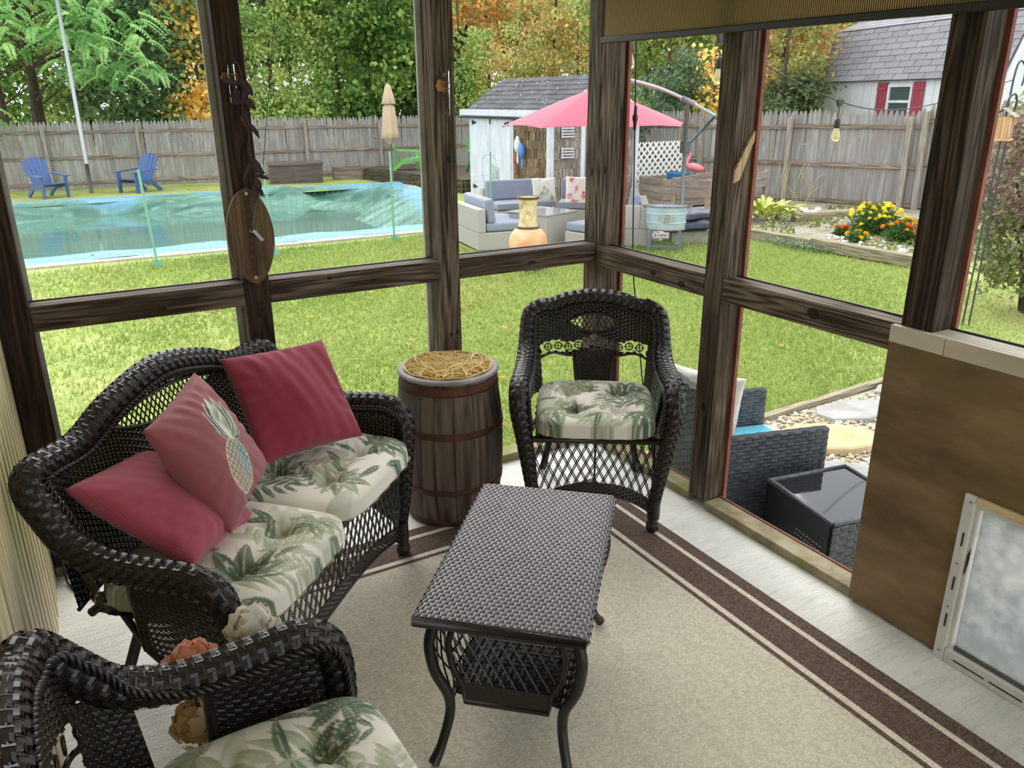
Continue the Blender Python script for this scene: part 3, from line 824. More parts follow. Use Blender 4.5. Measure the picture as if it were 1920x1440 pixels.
    for sg in (-1, 1):
        for off in (-.0035, .0035):
            for k in np.arange(-ax - .12, ax + .12, pitch):
                x0, x1 = k - sg * .046 + off, k + sg * .046 + off
                s = np.linspace(0, 1, 12); x = x0 + (x1 - x0) * s; z = .385 + (za(x) - .385) * s
                ok = np.abs(x) < ax
                if ok.sum() > 2: mb.tube(np.stack([x[ok], np.full(ok.sum(), .01 + sg * .0015), z[ok]], 1), .0022, 4)
    mb.tube([(0, .01, .39), (0, .01, za(0))], .004, 6)
    mb.build('front_lattice', M_wicker, T, kind='stuff')
    x = np.linspace(-ax, ax, 40); v = np.linspace(0, 1, 5)
    G = np.stack([np.repeat(x[:, None], 5, 1), np.full((40, 5), .008), za(x)[:, None] - .048 * v[None] + .0], 2)
    weave('skirt_band', G, int(2 * ax / .013), 6, .002, M_wicker, T)
    mb = MB()
    for dz in (0, -.05): mb.tube(np.stack([x, np.full(40, .008), za(x) + dz], 1), .005, 6)
    mb.build('skirt_rods', M_wicker, T, smooth=True, kind='stuff')
    return T

SOFA_RZ = R(46)
SOFA = (-1.588, -.895)
loveseat = wicker_seat('wicker_loveseat', 'dark wicker loveseat with camelback rim, set diagonally by the beadboard wall', 'loveseat', .575, .885, SOFA, SOFA_RZ, None, ())
chair1 = wicker_seat('wicker_armchair', 'dark wicker armchair facing the viewer in the screened corner', 'armchair', .295, .825, (-.515, -.745), R(-34), 'dark wicker armchairs', (0,))
chair2 = copy_tree(chair1)
chair2['label'] = 'dark wicker armchair cut off in the foreground beside the beadboard wall'
place(chair2, (-1.805, -1.885, .009), R(92))

# ------------------------------------------------------------------ printed cushions
def wc_noise(X, Y, sc, seed):
    r = np.random.default_rng(seed); out = np.zeros_like(X)
    for k in range(6):
        an, ph, f = r.uniform(0, 6.28), r.uniform(0, 6.28), sc * r.uniform(.6, 2.2)
        out += np.sin((X * np.cos(an) + Y * np.sin(an)) * f + ph)
    return out / 6
class Paint:
    def __init__(s, X, Y, base, seed):
        s.X, s.Y = X, Y; s.seed = seed
        n = wc_noise(X, Y, 18, seed)[:, None]
        s.c = np.array(base)[None] * (1 + .06 * n)
    def blend(s, m, col, al=1.0):
        m = (np.clip(m, 0, 1) * al)[:, None]
        s.c = s.c * (1 - m) + np.array(col) * m
    def blade(s, x, y, an, L, w, col, col2=None, rib=True, bend=0.0, ribc=None):
        ca, sa = math.cos(an), math.sin(an)
        u = ((s.X - x) * ca + (s.Y - y) * sa) / L; t = (-(s.X - x) * sa + (s.Y - y) * ca) / L
        t = t - bend * u * u
        uu = np.clip(u, 0, 1)
        wd = w * np.sin(math.pi * uu ** .75) ** .8 + 1e-6
        ins = np.clip((wd - np.abs(t)) / .012, 0, 1) * (u > 0) * (u < 1)
        c2 = np.array(col2 if col2 is not None else col)
        f = np.clip(.5 + t / (2 * wd) + .25 * np.sin(u * 9), 0, 1)[:, None]
        cc = np.array(col)[None] * (1 - f) + c2[None] * f
        m = ins[:, None]
        s.c = s.c * (1 - m) + cc * m
        if rib: s.blend((np.abs(t) < .013) * (u > .02) * (u < .95), ribc or lin((196, 196, 176)), .7)
    def frond(s, x, y, an, L, pairs, col, col2, w=.16, bend=.4, ll=.45):
        for k in range(pairs):
            f = (k + 1) / (pairs + .5)
            a2 = an + bend * f
            px = x + L * f * math.cos(an + bend * f * .5); py = y + L * f * math.sin(an + bend * f * .5)
            l = L * ll * (1 - .55 * abs(f - .35))
            for sg in (-1, 1): s.blade(px, py, a2 + sg * R(52 - 14 * f), l, w, col, col2, True, -sg * .15)
    def monstera(s, x, y, an, L, col, col2):
        for k in np.linspace(-1, 1, 9):
            a2 = an + k * R(112); l = L * (1 - .38 * abs(k) ** 1.5)
            s.blade(x, y, a2, l, .2, col if int(round(k * 4)) % 2 else col2, col2, True, .12 * np.sign(k))
        for k in np.linspace(-.8, .8, 7):
            a2 = an + k * R(108)
            for q in (.36, .55):
                px, py = x + L * q * math.cos(a2), y + L * q * math.sin(a2)
                d = ((s.X - px) * math.cos(a2) + (s.Y - py) * math.sin(a2)) / (.075 * L); e = (-(s.X - px) * math.sin(a2) + (s.Y - py) * math.cos(a2)) / (.03 * L)
                s.blend(np.clip((1 - d * d - e * e) * 3, 0, 1), lin((222, 216, 204)), .85)
G1, G2, G3, G4 = lin((78, 98, 82)), lin((116, 130, 104)), lin((160, 164, 134)), lin((186, 188, 170))
def palm_print(X, Y, seed, base=(226, 220, 210)):
    p = Paint(X, Y, lin(base), seed)
    r = np.random.default_rng(seed)
    for _ in range(16): p.blade(r.uniform(-.3, .3), r.uniform(-.3, .3), r.uniform(0, 6.28), r.uniform(.16, .3), .13, G4, lin((206, 204, 190)), False, r.uniform(-.3, .3))
    for _ in range(7): p.frond(r.uniform(-.25, .25), r.uniform(-.25, .25), r.uniform(0, 6.28), r.uniform(.16, .26), 6, G3, G4, .13)
    pts = [(-.13, -.1), (.14, .1), (-.05, .17), (.16, -.14)]
    r.shuffle(pts)
    for k, (x, y) in enumerate(pts):
        p.monstera(x + r.uniform(-.04, .04), y + r.uniform(-.04, .04), r.uniform(0, 6.28), r.uniform(.11, .16), (G1, G2)[k % 2], (G2, G3)[k % 2])
    for _ in range(4): p.frond(r.uniform(-.24, .24), r.uniform(-.24, .24), r.uniform(0, 6.28), r.uniform(.14, .22), 5, G1, G2, .12, r.uniform(-.6, .6))
    for _ in range(16): p.blade(r.uniform(-.25, .25), r.uniform(-.25, .25), r.uniform(0, 6.28), r.uniform(.07, .13), .12, G1, G2, True, r.uniform(-.3, .3))
    return np.clip(p.c, 0, 1)

M_print = attr_mat('printed_canvas', .88, bump=.25, bscale=700, sheen=.15)
def tufted_cushion(name, label, hx, hy, seed, loc, rot, side=(206, 192, 168), h=.052, n=125, group=None, sb=.026):
    s = np.linspace(-1, 1, n); S, Tt = np.meshgrid(s, s, indexing='ij')
    r = np.maximum(np.abs(S), np.abs(Tt)) + 1e-9
    p = 5.0
    k = np.maximum((np.abs(S) / r) ** p + (np.abs(Tt) / r) ** p, 1e-6) ** (-1 / p); k = np.where(r < 1e-6, 1.0, k)
    X, Y = S * k * hx, Tt * k * hy
    dome = (1 - r ** 5) ** .5
    Z = sb + h * dome
    tx = [(-.42, -.4), (.42, -.4), (-.42, .42), (.42, .42)]
    for (ax_, ay) in tx:
        d2 = (S - ax_) ** 2 + (Tt - ay) ** 2
        Z -= .042 * np.exp(-d2 / .018) + .018 * np.exp(-d2 / .11)
        th = np.arctan2(Tt - ay, S - ax_)
        Z += .0045 * np.sin(th * 7 + seed) * np.exp(-d2 / .07) * (1 - np.exp(-d2 / .01))
    for q in (tx[0], tx[2]):
        Z -= .013 * np.exp(-((Tt - q[1]) ** 2) / .008) * np.exp(-(S ** 2) / .35)
    for q in (tx[0], tx[1]):
        Z -= .011 * np.exp(-((S - q[0]) ** 2) / .008) * np.exp(-(Tt ** 2) / .35)
    Z += .004 * wc_noise(X, Y, 30, seed + 5) * dome
    Z = np.maximum(Z, sb * .9)
    col = palm_print(X.ravel(), Y.ravel(), seed)
    V = [np.stack([X, Y, Z], 2).reshape(-1, 3)]; C = [col]; F = []
    idx = np.arange(n * n).reshape(n, n)
    F.append(np.stack([idx[:-1, :-1], idx[1:, :-1], idx[1:, 1:], idx[:-1, 1:]], 2).reshape(-1, 4))
    # side band + underside
    ring_ = np.concatenate([idx[:, 0], idx[-1, 1:], idx[-2::-1, -1], idx[0, -2:0:-1]])
    top = V[0][ring_]; m = len(ring_); base = n * n
    sc = np.array(lin(side))
    wob = 1 + .012 * np.sin(np.arange(m) * .35)
    rows = [(1.0, sb), (1.018, sb * .3), (1.012, -sb * .7), (.97, -sb), (.3, -sb * 1.1)]
    prevr = ring_
    for q, (kk, z) in enumerate(rows):
        P = top * np.array([kk, kk, 0]) * (wob[:, None] if q in (1, 2) else 1) + np.array([0, 0, z])
        V.append(P); C.append(np.tile(sc * (1 if q else 1.08), (m, 1)))
        cur = base + np.arange(m); base += m
        F.append(np.stack([prevr, np.roll(prevr, -1), np.roll(cur, -1), cur], 1)[:, ::-1] if False else np.stack([prevr, cur, np.roll(cur, -1), np.roll(prevr, -1)], 1))
        prevr = cur
    o = fobj(name, np.concatenate(V), np.concatenate(F), M_print, None, np.concatenate(C), smooth=True)
    o.location = loc; o.rotation_euler = rot
    return tag(o, label, 'cushion', group)

def to_world(base, rz, p):
    c, s = math.cos(rz), math.sin(rz)
    return (base[0] + c * p[0] - s * p[1], base[1] + s * p[0] + c * p[1], p[2])
GC = 'tropical leaf seat cushions'
tufted_cushion('seat_cushion', 'leaf-print tufted cushion on the loveseat half nearest the viewer', .272, .255, 11, to_world(SOFA, SOFA_RZ, (-.272, .185, .438)), (R(1), R(2), SOFA_RZ + R(1)), group=GC)
tufted_cushion('seat_cushion', 'leaf-print tufted cushion on the loveseat half beside the barrel', .272, .255, 23, to_world(SOFA, SOFA_RZ, (.275, .20, .437)), (R(1), R(-1), SOFA_RZ - R(2)), group=GC)
tufted_cushion('seat_cushion', 'leaf-print tufted cushion on the corner armchair', .236, .225, 37, to_world((-.515, -.745), R(-34), (0.0, .185, .44)), (R(3), 0, R(-34)), side=(178, 148, 112), group=GC, sb=.036, h=.044)
tufted_cushion('seat_cushion', 'leaf-print tufted cushion on the foreground armchair', .236, .225, 52, to_world((-1.80, -1.885), R(92), (0, .19, .44)), (R(2), 0, R(92)), group=GC)

# ------------------------------------------------------------------ throw pillows
def pillow(name, label, Rm, c, s, mat, thick=.085, seed=1, paint=None, n=72, group=None):
    q = np.linspace(-1, 1, n); S, Tt = np.meshgrid(q, q, indexing='ij')
    h = s / 2
    pin = .055
    X = h * S * (1 - pin * (1 - Tt ** 2) * np.abs(S) ** 2); Y = h * Tt * (1 - pin * (1 - S ** 2) * np.abs(Tt) ** 2)
    bul = ((1 - S ** 2) * (1 - Tt ** 2))
    Zs = thick * bul ** .42 * .92
    wr_ = wc_noise(S, Tt, 2.6, seed) * .016 + wc_noise(S * 1.3 + Tt * .5, Tt * .35, 9, seed + 1) * .0035
    edge = np.exp(-(1 - np.maximum(np.abs(S), np.abs(Tt))) / .14)
    fold = .006 * np.sin(np.arctan2(Tt, S) * 22 + seed) * edge * (bul > .0)
    V, C, F = [], [], []
    idx = np.arange(n * n).reshape(n, n)
    for k, sg in enumerate((1, -1)):
        Z = sg * (Zs + (wr_ + fold) * np.clip(bul * 4, 0, 1))
        V.append(np.stack([X, Y, Z], 2).reshape(-1, 3))
        f = np.stack([idx[:-1, :-1], idx[1:, :-1], idx[1:, 1:], idx[:-1, 1:]], 2).reshape(-1, 4)
        F.append((f if sg > 0 else f[:, ::-1]) + k * n * n)
    cols = None
    if paint is not None:
        c1 = paint(X.ravel() / h, Y.ravel() / h)
        cols = np.concatenate([c1, np.tile(c1[:1], (n * n, 1))])
    o = fobj(name, np.concatenate(V), np.concatenate(F), mat, None, cols, smooth=True)
    wm = o.modifiers.new('weld', 'WELD'); wm.merge_threshold = .0004
    M = Matrix([list(r) + [0] for r in Rm] + [[0, 0, 0, 1]])
    M.translation = c
    o.matrix_world = M
    return tag(o, label, 'pillow', group)
M_red = fabric('burgundy_cloth', lin((146, 54, 72)), scale=900, amt=.08, sheen=.25)
M_red2 = fabric('faded_burgundy_cloth', lin((170, 76, 94)), scale=900, amt=.08, sheen=.3)
GP = 'burgundy throw pillows on the loveseat'
pillow('throw_pillow', 'plain burgundy pillow propped at the barrel end of the loveseat', [[.966, -.127, .226], [.256, .605, -.753], [-.041, .786, .617]], (-1.575, -.452, .690), .385, M_red, .08, 3, group=GP)
pillow('throw_pillow', 'plain burgundy pillow lying at the near end of the loveseat', [[.552, -.663, .506], [.814, .559, -.155], [-.18, .497, .849]], (-2.043, -.872, .615), .375, M_red2, .085, 8, group=GP)

def pineapple(x, y):
    # image frame rotated in the pillow: fruit runs along direction A
    base = lin((150, 82, 88))
    x0_, y0_ = x, y
    x, y = (x0_ - .04) * .94, (y0_ + .04) * .94
    p = Paint(x, y, base, 4)
    an = R(-117)
    u_, v_ = math.cos(an) * x + math.sin(an) * y + .115, (-math.sin(an) * x + math.cos(an) * y) * .62
    x, y = math.cos(an) * u_ - math.sin(an) * v_, math.sin(an) * u_ + math.cos(an) * v_
    p.X, p.Y = x, y
    def loc(u, v): return (math.cos(an) * u - math.sin(an) * v, math.sin(an) * u + math.cos(an) * v)
    # leaves of the crown (towards -u)
    W, D, Mi, Lt, Nv = lin((216, 218, 206)), lin((54, 78, 66)), lin((96, 122, 92)), lin((150, 160, 110)), lin((40, 52, 70))
    for k, (d, L, b, c1, c2) in enumerate([(-68, .34, .5, D, Mi), (62, .36, -.5, D, Mi), (-40, .52, .3, Mi, Lt), (44, .50, -.3, D, Nv), (-22, .66, .15, Mi, D), (26, .62, -.2, Nv, D), (-8, .72, .1, D, Lt), (12, .70, -.1, Mi, W), (-52, .40, .5, Lt, Mi), (0, .50, 0, Lt, W), (80, .24, -.5, Mi, Lt), (-84, .26, .5, D, Mi)]):
        px, py = loc(.10, 0)
        a2 = an + math.pi + R(d)
        p.blade(px, py, a2, L * 1.04, .128, W, W, False, b)
        p.blade(px, py, a2, L, .108, c1, c2, False, b, W)
    # fruit body
    ca, sa = math.cos(an), math.sin(an)
    u = ca * x + sa * y; v = -sa * x + ca * y
    cu = .48
    e = ((u - cu) / .40) ** 2 + (v / .21) ** 2
    p.blend((e < 1.10) * 1.0, W)
    g = np.clip((.2 - v) / .4, 0, 1)[:, None]
    body = np.array(lin((40, 118, 122)))[None] * np.clip(1.25 - g * 1.3, 0, 1) + np.array(lin((150, 92, 66)))[None] * np.clip(g * 1.3 - .25, 0, 1)
    warm = np.clip((u - .45) * 3, 0, 1)[:, None] * .6
    body = body * (1 - warm) + np.array(lin((168, 128, 88)))[None] * warm
    m = (e < 1.0)[:, None]
    p.c = np.where(m, body, p.c)
    a_, b_ = (u * 9 + v * 11), (u * 9 - v * 11)
    ln = (np.abs((a_ % 1) - .5) > .42) | (np.abs((b_ % 1) - .5) > .42)
    p.blend(((e < 1) & ln) * 1.0, W, .9)
    dot = (np.abs((a_ % 1) - .5) < .14) & (np.abs((b_ % 1) - .5) < .14)
    p.blend(((e < 1) & dot) * 1.0, lin((206, 186, 150)), .8)
    return np.clip(p.c, 0, 1)
M_pine = attr_mat('pineapple_cloth', .9, bump=.5, bscale=900, sheen=.25)
pillow('throw_pillow', 'dusty red pillow printed with a pineapple, in the middle of the loveseat', [[.487, -.454, .746], [.869, .173, -.463], [.081, .874, .479]], (-1.903, -.80, .715), .365, M_pine, .075, 5, paint=pineapple, n=150, group=GP)
# ================================================================== coffee table
M_wtop = noisy('sky_sheen_wicker', lin((92, 88, 92)), lin((124, 120, 126)), 30, rough=.34, spec=.6)  # paler than the other wicker; sky sheen on the top is put into the colour
TB = thing('wicker_coffee_table', 'rectangular dark wicker coffee table on curved legs in the middle of the rug', 'coffee table', (-1.204, -1.373, .009), R(-42.2))
hx, hy = .206, .352
prof = [(-hx + .01, .443), (-hx - .004, .447), (-hx - .008, .458), (-hx - .002, .468), (-hx + .012, .4705)]
px_ = [p[0] for p in prof] + list(np.linspace(-hx + .03, hx - .03, 9)) + [-p[0] for p in prof[::-1]]
pz_ = [p[1] for p in prof] + [.471] * 9 + [p[1] for p in prof[::-1]]
G = np.stack([np.repeat(np.array(px_)[:, None], 14, 1), np.repeat(np.linspace(-hy, hy, 14)[None], len(px_), 0), np.repeat(np.array(pz_)[:, None], 14, 1)], 2)
# reparametrise by arc length across
d = np.concatenate([[0], np.cumsum(np.hypot(np.diff(px_), np.diff(pz_)))]); tq = np.linspace(0, d[-1], 60)
G = np.stack([np.repeat(np.interp(tq, d, px_)[:, None], 14, 1), np.repeat(np.linspace(-hy, hy, 14)[None], 60, 0), np.repeat(np.interp(tq, d, pz_)[:, None], 14, 1)], 2)
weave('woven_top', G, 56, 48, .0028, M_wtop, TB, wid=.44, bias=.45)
tc_ = MB().ab((-hx, -hy + .004, .444), (hx, hy - .004, .4685)).build('top_core', plain('core2', lin((26, 22, 21)), .7), TB)
for sy in (-1, 1):
    MB().tube([(-hx - .004, sy * hy, .457), (hx + .004, sy * hy, .457)], .0135, 10, flat=1.0).build('top_end_roll', M_wicker, tc_, smooth=True)
for sx in (-1, 1):
    for sy in (-1, 1):
        P = cr([(sx * .165, sy * .275, .445), (sx * .187, sy * .285, .385), (sx * .194, sy * .29, .335), (sx * .182, sy * .288, .26), (sx * .152, sy * .282, .19), (sx * .148, sy * .285, .13), (sx * .165, sy * .315, .05), (sx * .18, sy * .34, .011)], 6)
        mb = MB(); mb.tube(P, np.interp(np.linspace(0, 1, len(P)), [0, .5, .85, 1], [.015, .0145, .013, .016]), 10)
        Q = resample(P, 70)[3:58]
        T_, N_, B_ = frames(Q)
        ph = np.arange(len(Q) * 4) / 4 * 2 * math.pi / 1.0
        mb.build('leg', M_wicker, TB, smooth=True)
# end panels: arched frame with lattice
for sy in (-1, 1):
    y = sy * .27
    MB().ab((-.155, y - .006, .395), (.155, y + .006, .444)).build('end_apron', M_wicker, TB)
    fr = [(-.135, y, .40), (-.15, y, .34), (-.142, y, .27), (-.115, y, .215), (-.11, y, .165), (.11, y, .165), (.115, y, .215), (.142, y, .27), (.15, y, .34), (.135, y, .40)]
    mb = MB(); mb.tube(fr, .009, 8); mb.build('end_frame', M_wicker, TB, smooth=True)
    MB().ab((-.112, y - .004, .165), (.112, y + .004, .225)).build('end_lower_apron', M_wicker, TB)
    mb = MB()
    for k in np.arange(-.26, .27, .03):
        for sg in (-1, 1):
            s = np.linspace(0, 1, 14); x = k + sg * .09 * (s - .5); z = .225 + .175 * s
            lim = np.interp(z, [.215, .27, .34, .40], [.115, .142, .15, .135])
            ok = np.abs(x) < lim
            if ok.sum() > 3: mb.tube(np.stack([x[ok], np.full(ok.sum(), y + sg * .002), z[ok]], 1)[[0, -1]], .0026, 4)
    mb.build('end_lattice', M_wicker, TB, kind='stuff')
for sx in (-1, 1):
    mb = MB()
    bow = lambda z: sx * np.interp(z, [.16, .2, .26, .34, .40, .445], [.145, .15, .178, .19, .182, .165])
    for k in np.arange(-.36, .37, .033):
        for sg in (-1, 1):
            s = np.linspace(0, 1, 9); y = k + sg * .11 * (s - .5); z = .17 + .27 * s
            ok = np.abs(y) < .275
            if ok.sum() > 3: mb.tube(np.stack([bow(z[ok]) + sg * .0015, y[ok], z[ok]], 1), .0027, 4)
    mb.build('side_lattice', M_wicker, TB, kind='stuff')
    mb = MB()
    mb.tube([(bow(.17), -.28, .17), (bow(.17), .28, .17)], .009, 8); mb.tube([(bow(.44), -.28, .435), (bow(.44), .28, .435)], .009, 8)
    mb.build('side_rods', M_wicker, TB, smooth=True, kind='stuff')
G = np.stack(np.meshgrid(np.linspace(-.145, .145, 3), np.linspace(-.27, .27, 3), indexing='ij') + [np.full((3, 3), .185)], 2)
weave('lower_shelf', G, 18, 30, .002, M_wicker, TB, wid=.49)

# ================================================================== barrel side table
M_stave = wood('aged_oak', lin((66, 54, 47)), lin((116, 101, 91)), 'Z', 16, rough=.8, bump=.5, rand=.14, c3=lin((88, 75, 66)))
M_hoop = noisy('rusty_hoop', lin((62, 38, 28)), lin((98, 62, 46)), 14, rough=.7)
BR = thing('wooden_barrel', 'old oak barrel with rusty hoops used as side table behind loveseat', 'barrel', (-.905, -.262, .009))
def rb(z):
    t = (z - .315) / .315
    return .218 - .030 * np.abs(t) ** 2.1
n = 17
zz = np.linspace(0, .61, 13)
m = MB()
ph = math.pi / n * .972
t = np.linspace(-ph, ph, 4)
outer = np.stack([np.outer(rb(zz), np.cos(t)), np.outer(rb(zz), np.sin(t)), np.repeat(zz[:, None], 4, 1)], 2)
inner = np.stack([np.outer(rb(zz) - .02, np.cos(t)), np.outer(rb(zz) - .02, np.sin(t)), np.repeat(zz[:, None], 4, 1)], 2)
m.grid(outer[:, ::-1]); m.grid(inner)
for k in (0, 3): m.grid(np.stack([outer[:, k], inner[:, k]], 1) if k == 3 else np.stack([inner[:, k], outer[:, k]], 1))
m.grid(np.stack([outer[-1], inner[-1]], 0))
stave = m.mesh('stave', M_stave)
for i in range(n): inst(stave, 'stave', BR, rot=(0, 0, 2 * math.pi * i / n + .1))
for z0, z1 in ((.0, .026), (.148, .172), (.392, .418), (.565, .603)):
    z = np.linspace(z0, z1, 4)
    MB().lathe([(rb(z0) - .003, z0)] + [(rb(q) + .0035, q) for q in z] + [(rb(z1) - .003, z1)], 48, cap=False).build('hoop', M_hoop, BR, smooth=True)
MB().lathe([(.0, .612), (.185, .612), (.199, .612), (.2035, .617), (.2035, .624), (.199, .629), (.19, .629), (0, .629)], 48, cap=False).build('lid', noisy('lid_grey', lin((120, 112, 114)), lin((170, 164, 166)), 7, rough=.55), BR, smooth=False)
TOPHOOP = [c for c in BR.children if c.name.startswith('hoop')][-1]
for a in (-.9, -.75): MB().sphere((0, 0, 0), .0035, 8, 5).build('rivet', M_hoop, TOPHOOP, loc=((rb(.585) + .004) * math.cos(a), (rb(.585) + .004) * math.sin(a), .585), smooth=True)
# straw placemat: tangled loops around three rings
PM = thing('straw_placemat', 'round open-weave straw placemat on top of the barrel', 'placemat', (-.905, -.262, .638))
M_straw = noisy('golden_straw', lin((190, 150, 74)), lin((232, 200, 124)), 12, rough=.6, randvec=False)
M_straw2 = noisy('pale_straw', lin((214, 190, 126)), lin((240, 222, 170)), 12, rough=.6, randvec=False)
rs = np.random.default_rng(3)
for nm, mt, cnt, zz_ in (('straw_coil', M_straw, 210, .006), ('straw_loop', M_straw2, 26, .011)):
    mb = MB()
    for k in range(cnt):
        t = np.linspace(0, 6.283, 15)[:-1]
        if nm == 'straw_coil':
            q = math.sqrt((k + .5) / cnt) * .150; a0 = k * 2.39996; rr = rs.uniform(.014, .028)
            x, y = q * math.cos(a0) + rr * np.cos(t), q * math.sin(a0) + rr * np.sin(t) * rs.uniform(.6, 1)
            closed = True
        else:
            a0 = k * 3.1416 / 13 + rs.uniform(-.1, .1); off = rs.uniform(-.12, .12); s_ = np.linspace(-1, 1, 14)
            hl = math.sqrt(.172 ** 2 - off ** 2)
            x = math.cos(a0) * s_ * hl - math.sin(a0) * (off + .018 * np.sin(s_ * 3 + k)); y = math.sin(a0) * s_ * hl + math.cos(a0) * (off + .018 * np.sin(s_ * 3 + k))
            closed = False
        z = zz_ + .0025 * np.sin(t * 2 + k)
        mb.tube(np.stack([x, y, np.maximum(.003, z)], 1), rs.uniform(.0019, .0027), 4, closed=closed)
    mb.build(nm, mt, PM, kind='stuff')
mb = MB()
for r_ in (.172, .176): mb.tube([(r_ * math.cos(t), r_ * math.sin(t), .005 + .002 * math.sin(9 * t)) for t in np.linspace(0, 6.283, 60)[:-1]], .003, 5, closed=True)
mb.build('straw_edge', M_straw, PM, kind='stuff')
MB().lathe([(0, .0005), (.165, .0005), (.165, .003), (0, .003)], 30, cap=False).build('straw_base', noisy('straw_gaps', lin((118, 84, 40)), lin((160, 122, 62)), 60, rough=.8), PM)

# ================================================================== silk flowers in a floor vase behind the near armchair
M_petal = {'white': attr_mat('white_petal', .6, .35), }
def bloom(name, label, c, r, cols, seed, n=46, group='silk flowers behind the foreground armchair'):
    rg = np.random.default_rng(seed)
    T = thing(name, label, 'flower', c, 0, group)
    m = MB()
    for k in range(n):
        f = (k + .5) / n
        z = 1 - 1.5 * f; a = k * 2.39996
        d = np.array([math.sqrt(max(0, 1 - z * z)) * math.cos(a), math.sqrt(max(0, 1 - z * z)) * math.sin(a), z])
        u = np.cross(d, [0, 0, 1.0]); u /= np.linalg.norm(u) + 1e-9; v = np.cross(u, d)
        cc = d * r * rg.uniform(.62, .9); w_ = r * rg.uniform(.34, .5)
        tilt = rg.uniform(-.5, .5); ca, sa = math.cos(tilt), math.sin(tilt)
        u2, v2 = u * ca + v * sa, -u * sa + v * ca
        g = []
        for i in np.linspace(-1, 1, 5):
            row = []
            for j in np.linspace(0, 1, 5):
                wd = math.sin(math.pi * (.14 + .72 * j)) ** .55
                row.append(cc + u2 * i * w_ * .75 * wd + v2 * (j - .3) * w_ * 1.5 + d * (w_ * (.30 * j - .30 * i * i - .06 * math.sin(i * 5 + k))))
            g.append(row)
        m.col = tuple(np.array(lin(cols[rg.integers(len(cols))])) * rg.uniform(.9, 1.1))
        m.grid(g)
    m.build('petals', M_petal['white'], T, smooth=True, kind='stuff')
    mb = MB(); mb.tube(cr([(0, 0, -.2 * r), (.0, .005, -.1), ((-2.05 - c[0]) * .7, (-1.43 - c[1]) * .7, .22 - c[2]), (-2.05 - c[0], -1.43 - c[1], .12 - c[2])], 6), .0035, 6)
    mb.build('stem', plain('stem_green_' + str(seed), lin((74, 84, 44)), .6), T, smooth=True)
    return T
bloom('silk_flower', 'white silk flower head above the near wicker arm', (-1.955, -1.44, .535), .062, [(232, 226, 216), (240, 236, 228), (214, 204, 190)], 1)
bloom('silk_flower', 'salmon pink silk flower head behind the near wicker arm', (-2.088, -1.45, .50), .064, [(236, 176, 152), (242, 194, 174), (222, 148, 122), (244, 206, 190)], 2)
bloom('silk_flower', 'ochre silk flower head low behind the foreground armchair', (-2.095, -1.44, .345), .06, [(206, 176, 120), (222, 196, 146), (232, 212, 172)], 3)
MB().lathe([(.0, .0), (.06, .0), (.075, .05), (.07, .12), (.045, .19), (.048, .215), (.042, .215), (.038, .18), (0, .02)], 24, cap=False).build('floor_vase', noisy('vase_glaze', lin((120, 104, 84)), lin((156, 138, 112)), 8, rough=.4), smooth=True, loc=(-2.05, -1.43, 0))
tag(bpy.data.objects['floor_vase'], 'small brown vase on the floor holding the silk flowers', 'vase')

# ================================================================== things hanging on the back-wall posts
M_bamboo = wood('bamboo_board', lin((78, 58, 36)), lin((112, 88, 58)), 'Z', 50, rough=.5, bump=.1)
SB = thing('wall_bottle_opener', 'surfboard-shaped bamboo bottle opener board on the second timber post', 'wall board', (-1.565, -.004, 1.0))
tq = np.linspace(-1, 1, 25)
out = [(.080 * (1 - q * q) ** .66 + .004, .18 + .178 * q) for q in tq]; out = out + [(-x, z) for x, z in out[::-1][1:-1]]
Mxz = np.array([[1, 0, 0], [0, 0, -1], [0, 1, 0]])
MB().prism(out, .004, .018, M=Mxz).build('board', M_bamboo, SB, bevel=.002)
mb = MB(); mb.prism([(-.013, .035), (.013, .035), (.011, .335), (-.011, .335)], .0185, .0192, M=Mxz); mb.build('dark_stripe', wood('dark_stripe', lin((66, 46, 28)), lin((90, 66, 42)), 'Z', 50), SB)
for k in range(9):
    z = .055 + k * .03
    MB().prism([(-.009, z), (.009, z), (.009, z + .017), (-.009, z + .017)], .0193, .0197, M=Mxz).build('burned_mark', plain('burn_%d' % k, lin((48, 34, 22)), .7), SB)
for z in (.03, .335): MB().lathe([(.0, 0), (.006, 0), (.006, .003), (0, .003)], 12, cap=False, M=rotm(math.pi / 2, 0, 0)).build('screw', M_steel, SB, loc=(0, -.0185, z))
mb = MB()
for k in range(13):
    c = np.array([.035 - k * .0022, -.026, .325 - k * .0085]); a = (k % 2) * math.pi / 2
    mb.tube([c + np.array([.0028 * math.cos(t) * math.cos(a), .0028 * math.cos(t) * math.sin(a), .0055 * math.sin(t)]) for t in np.linspace(0, 6.283, 9)[:-1]], .0009, 4, closed=True)
mb.build('chain', M_steel, SB, kind='stuff')
mb = MB(); mb.tube([(.009 + .013 * math.cos(t), -.027, .205 + .009 * math.sin(t)) for t in np.linspace(0, 6.283, 15)[:-1]], .0016, 5, closed=True)
mb.bar((.008, -.027, .205), (.038, -.03, .165), .004, .012); mb.build('opener', M_steel, SB, kind='stuff')

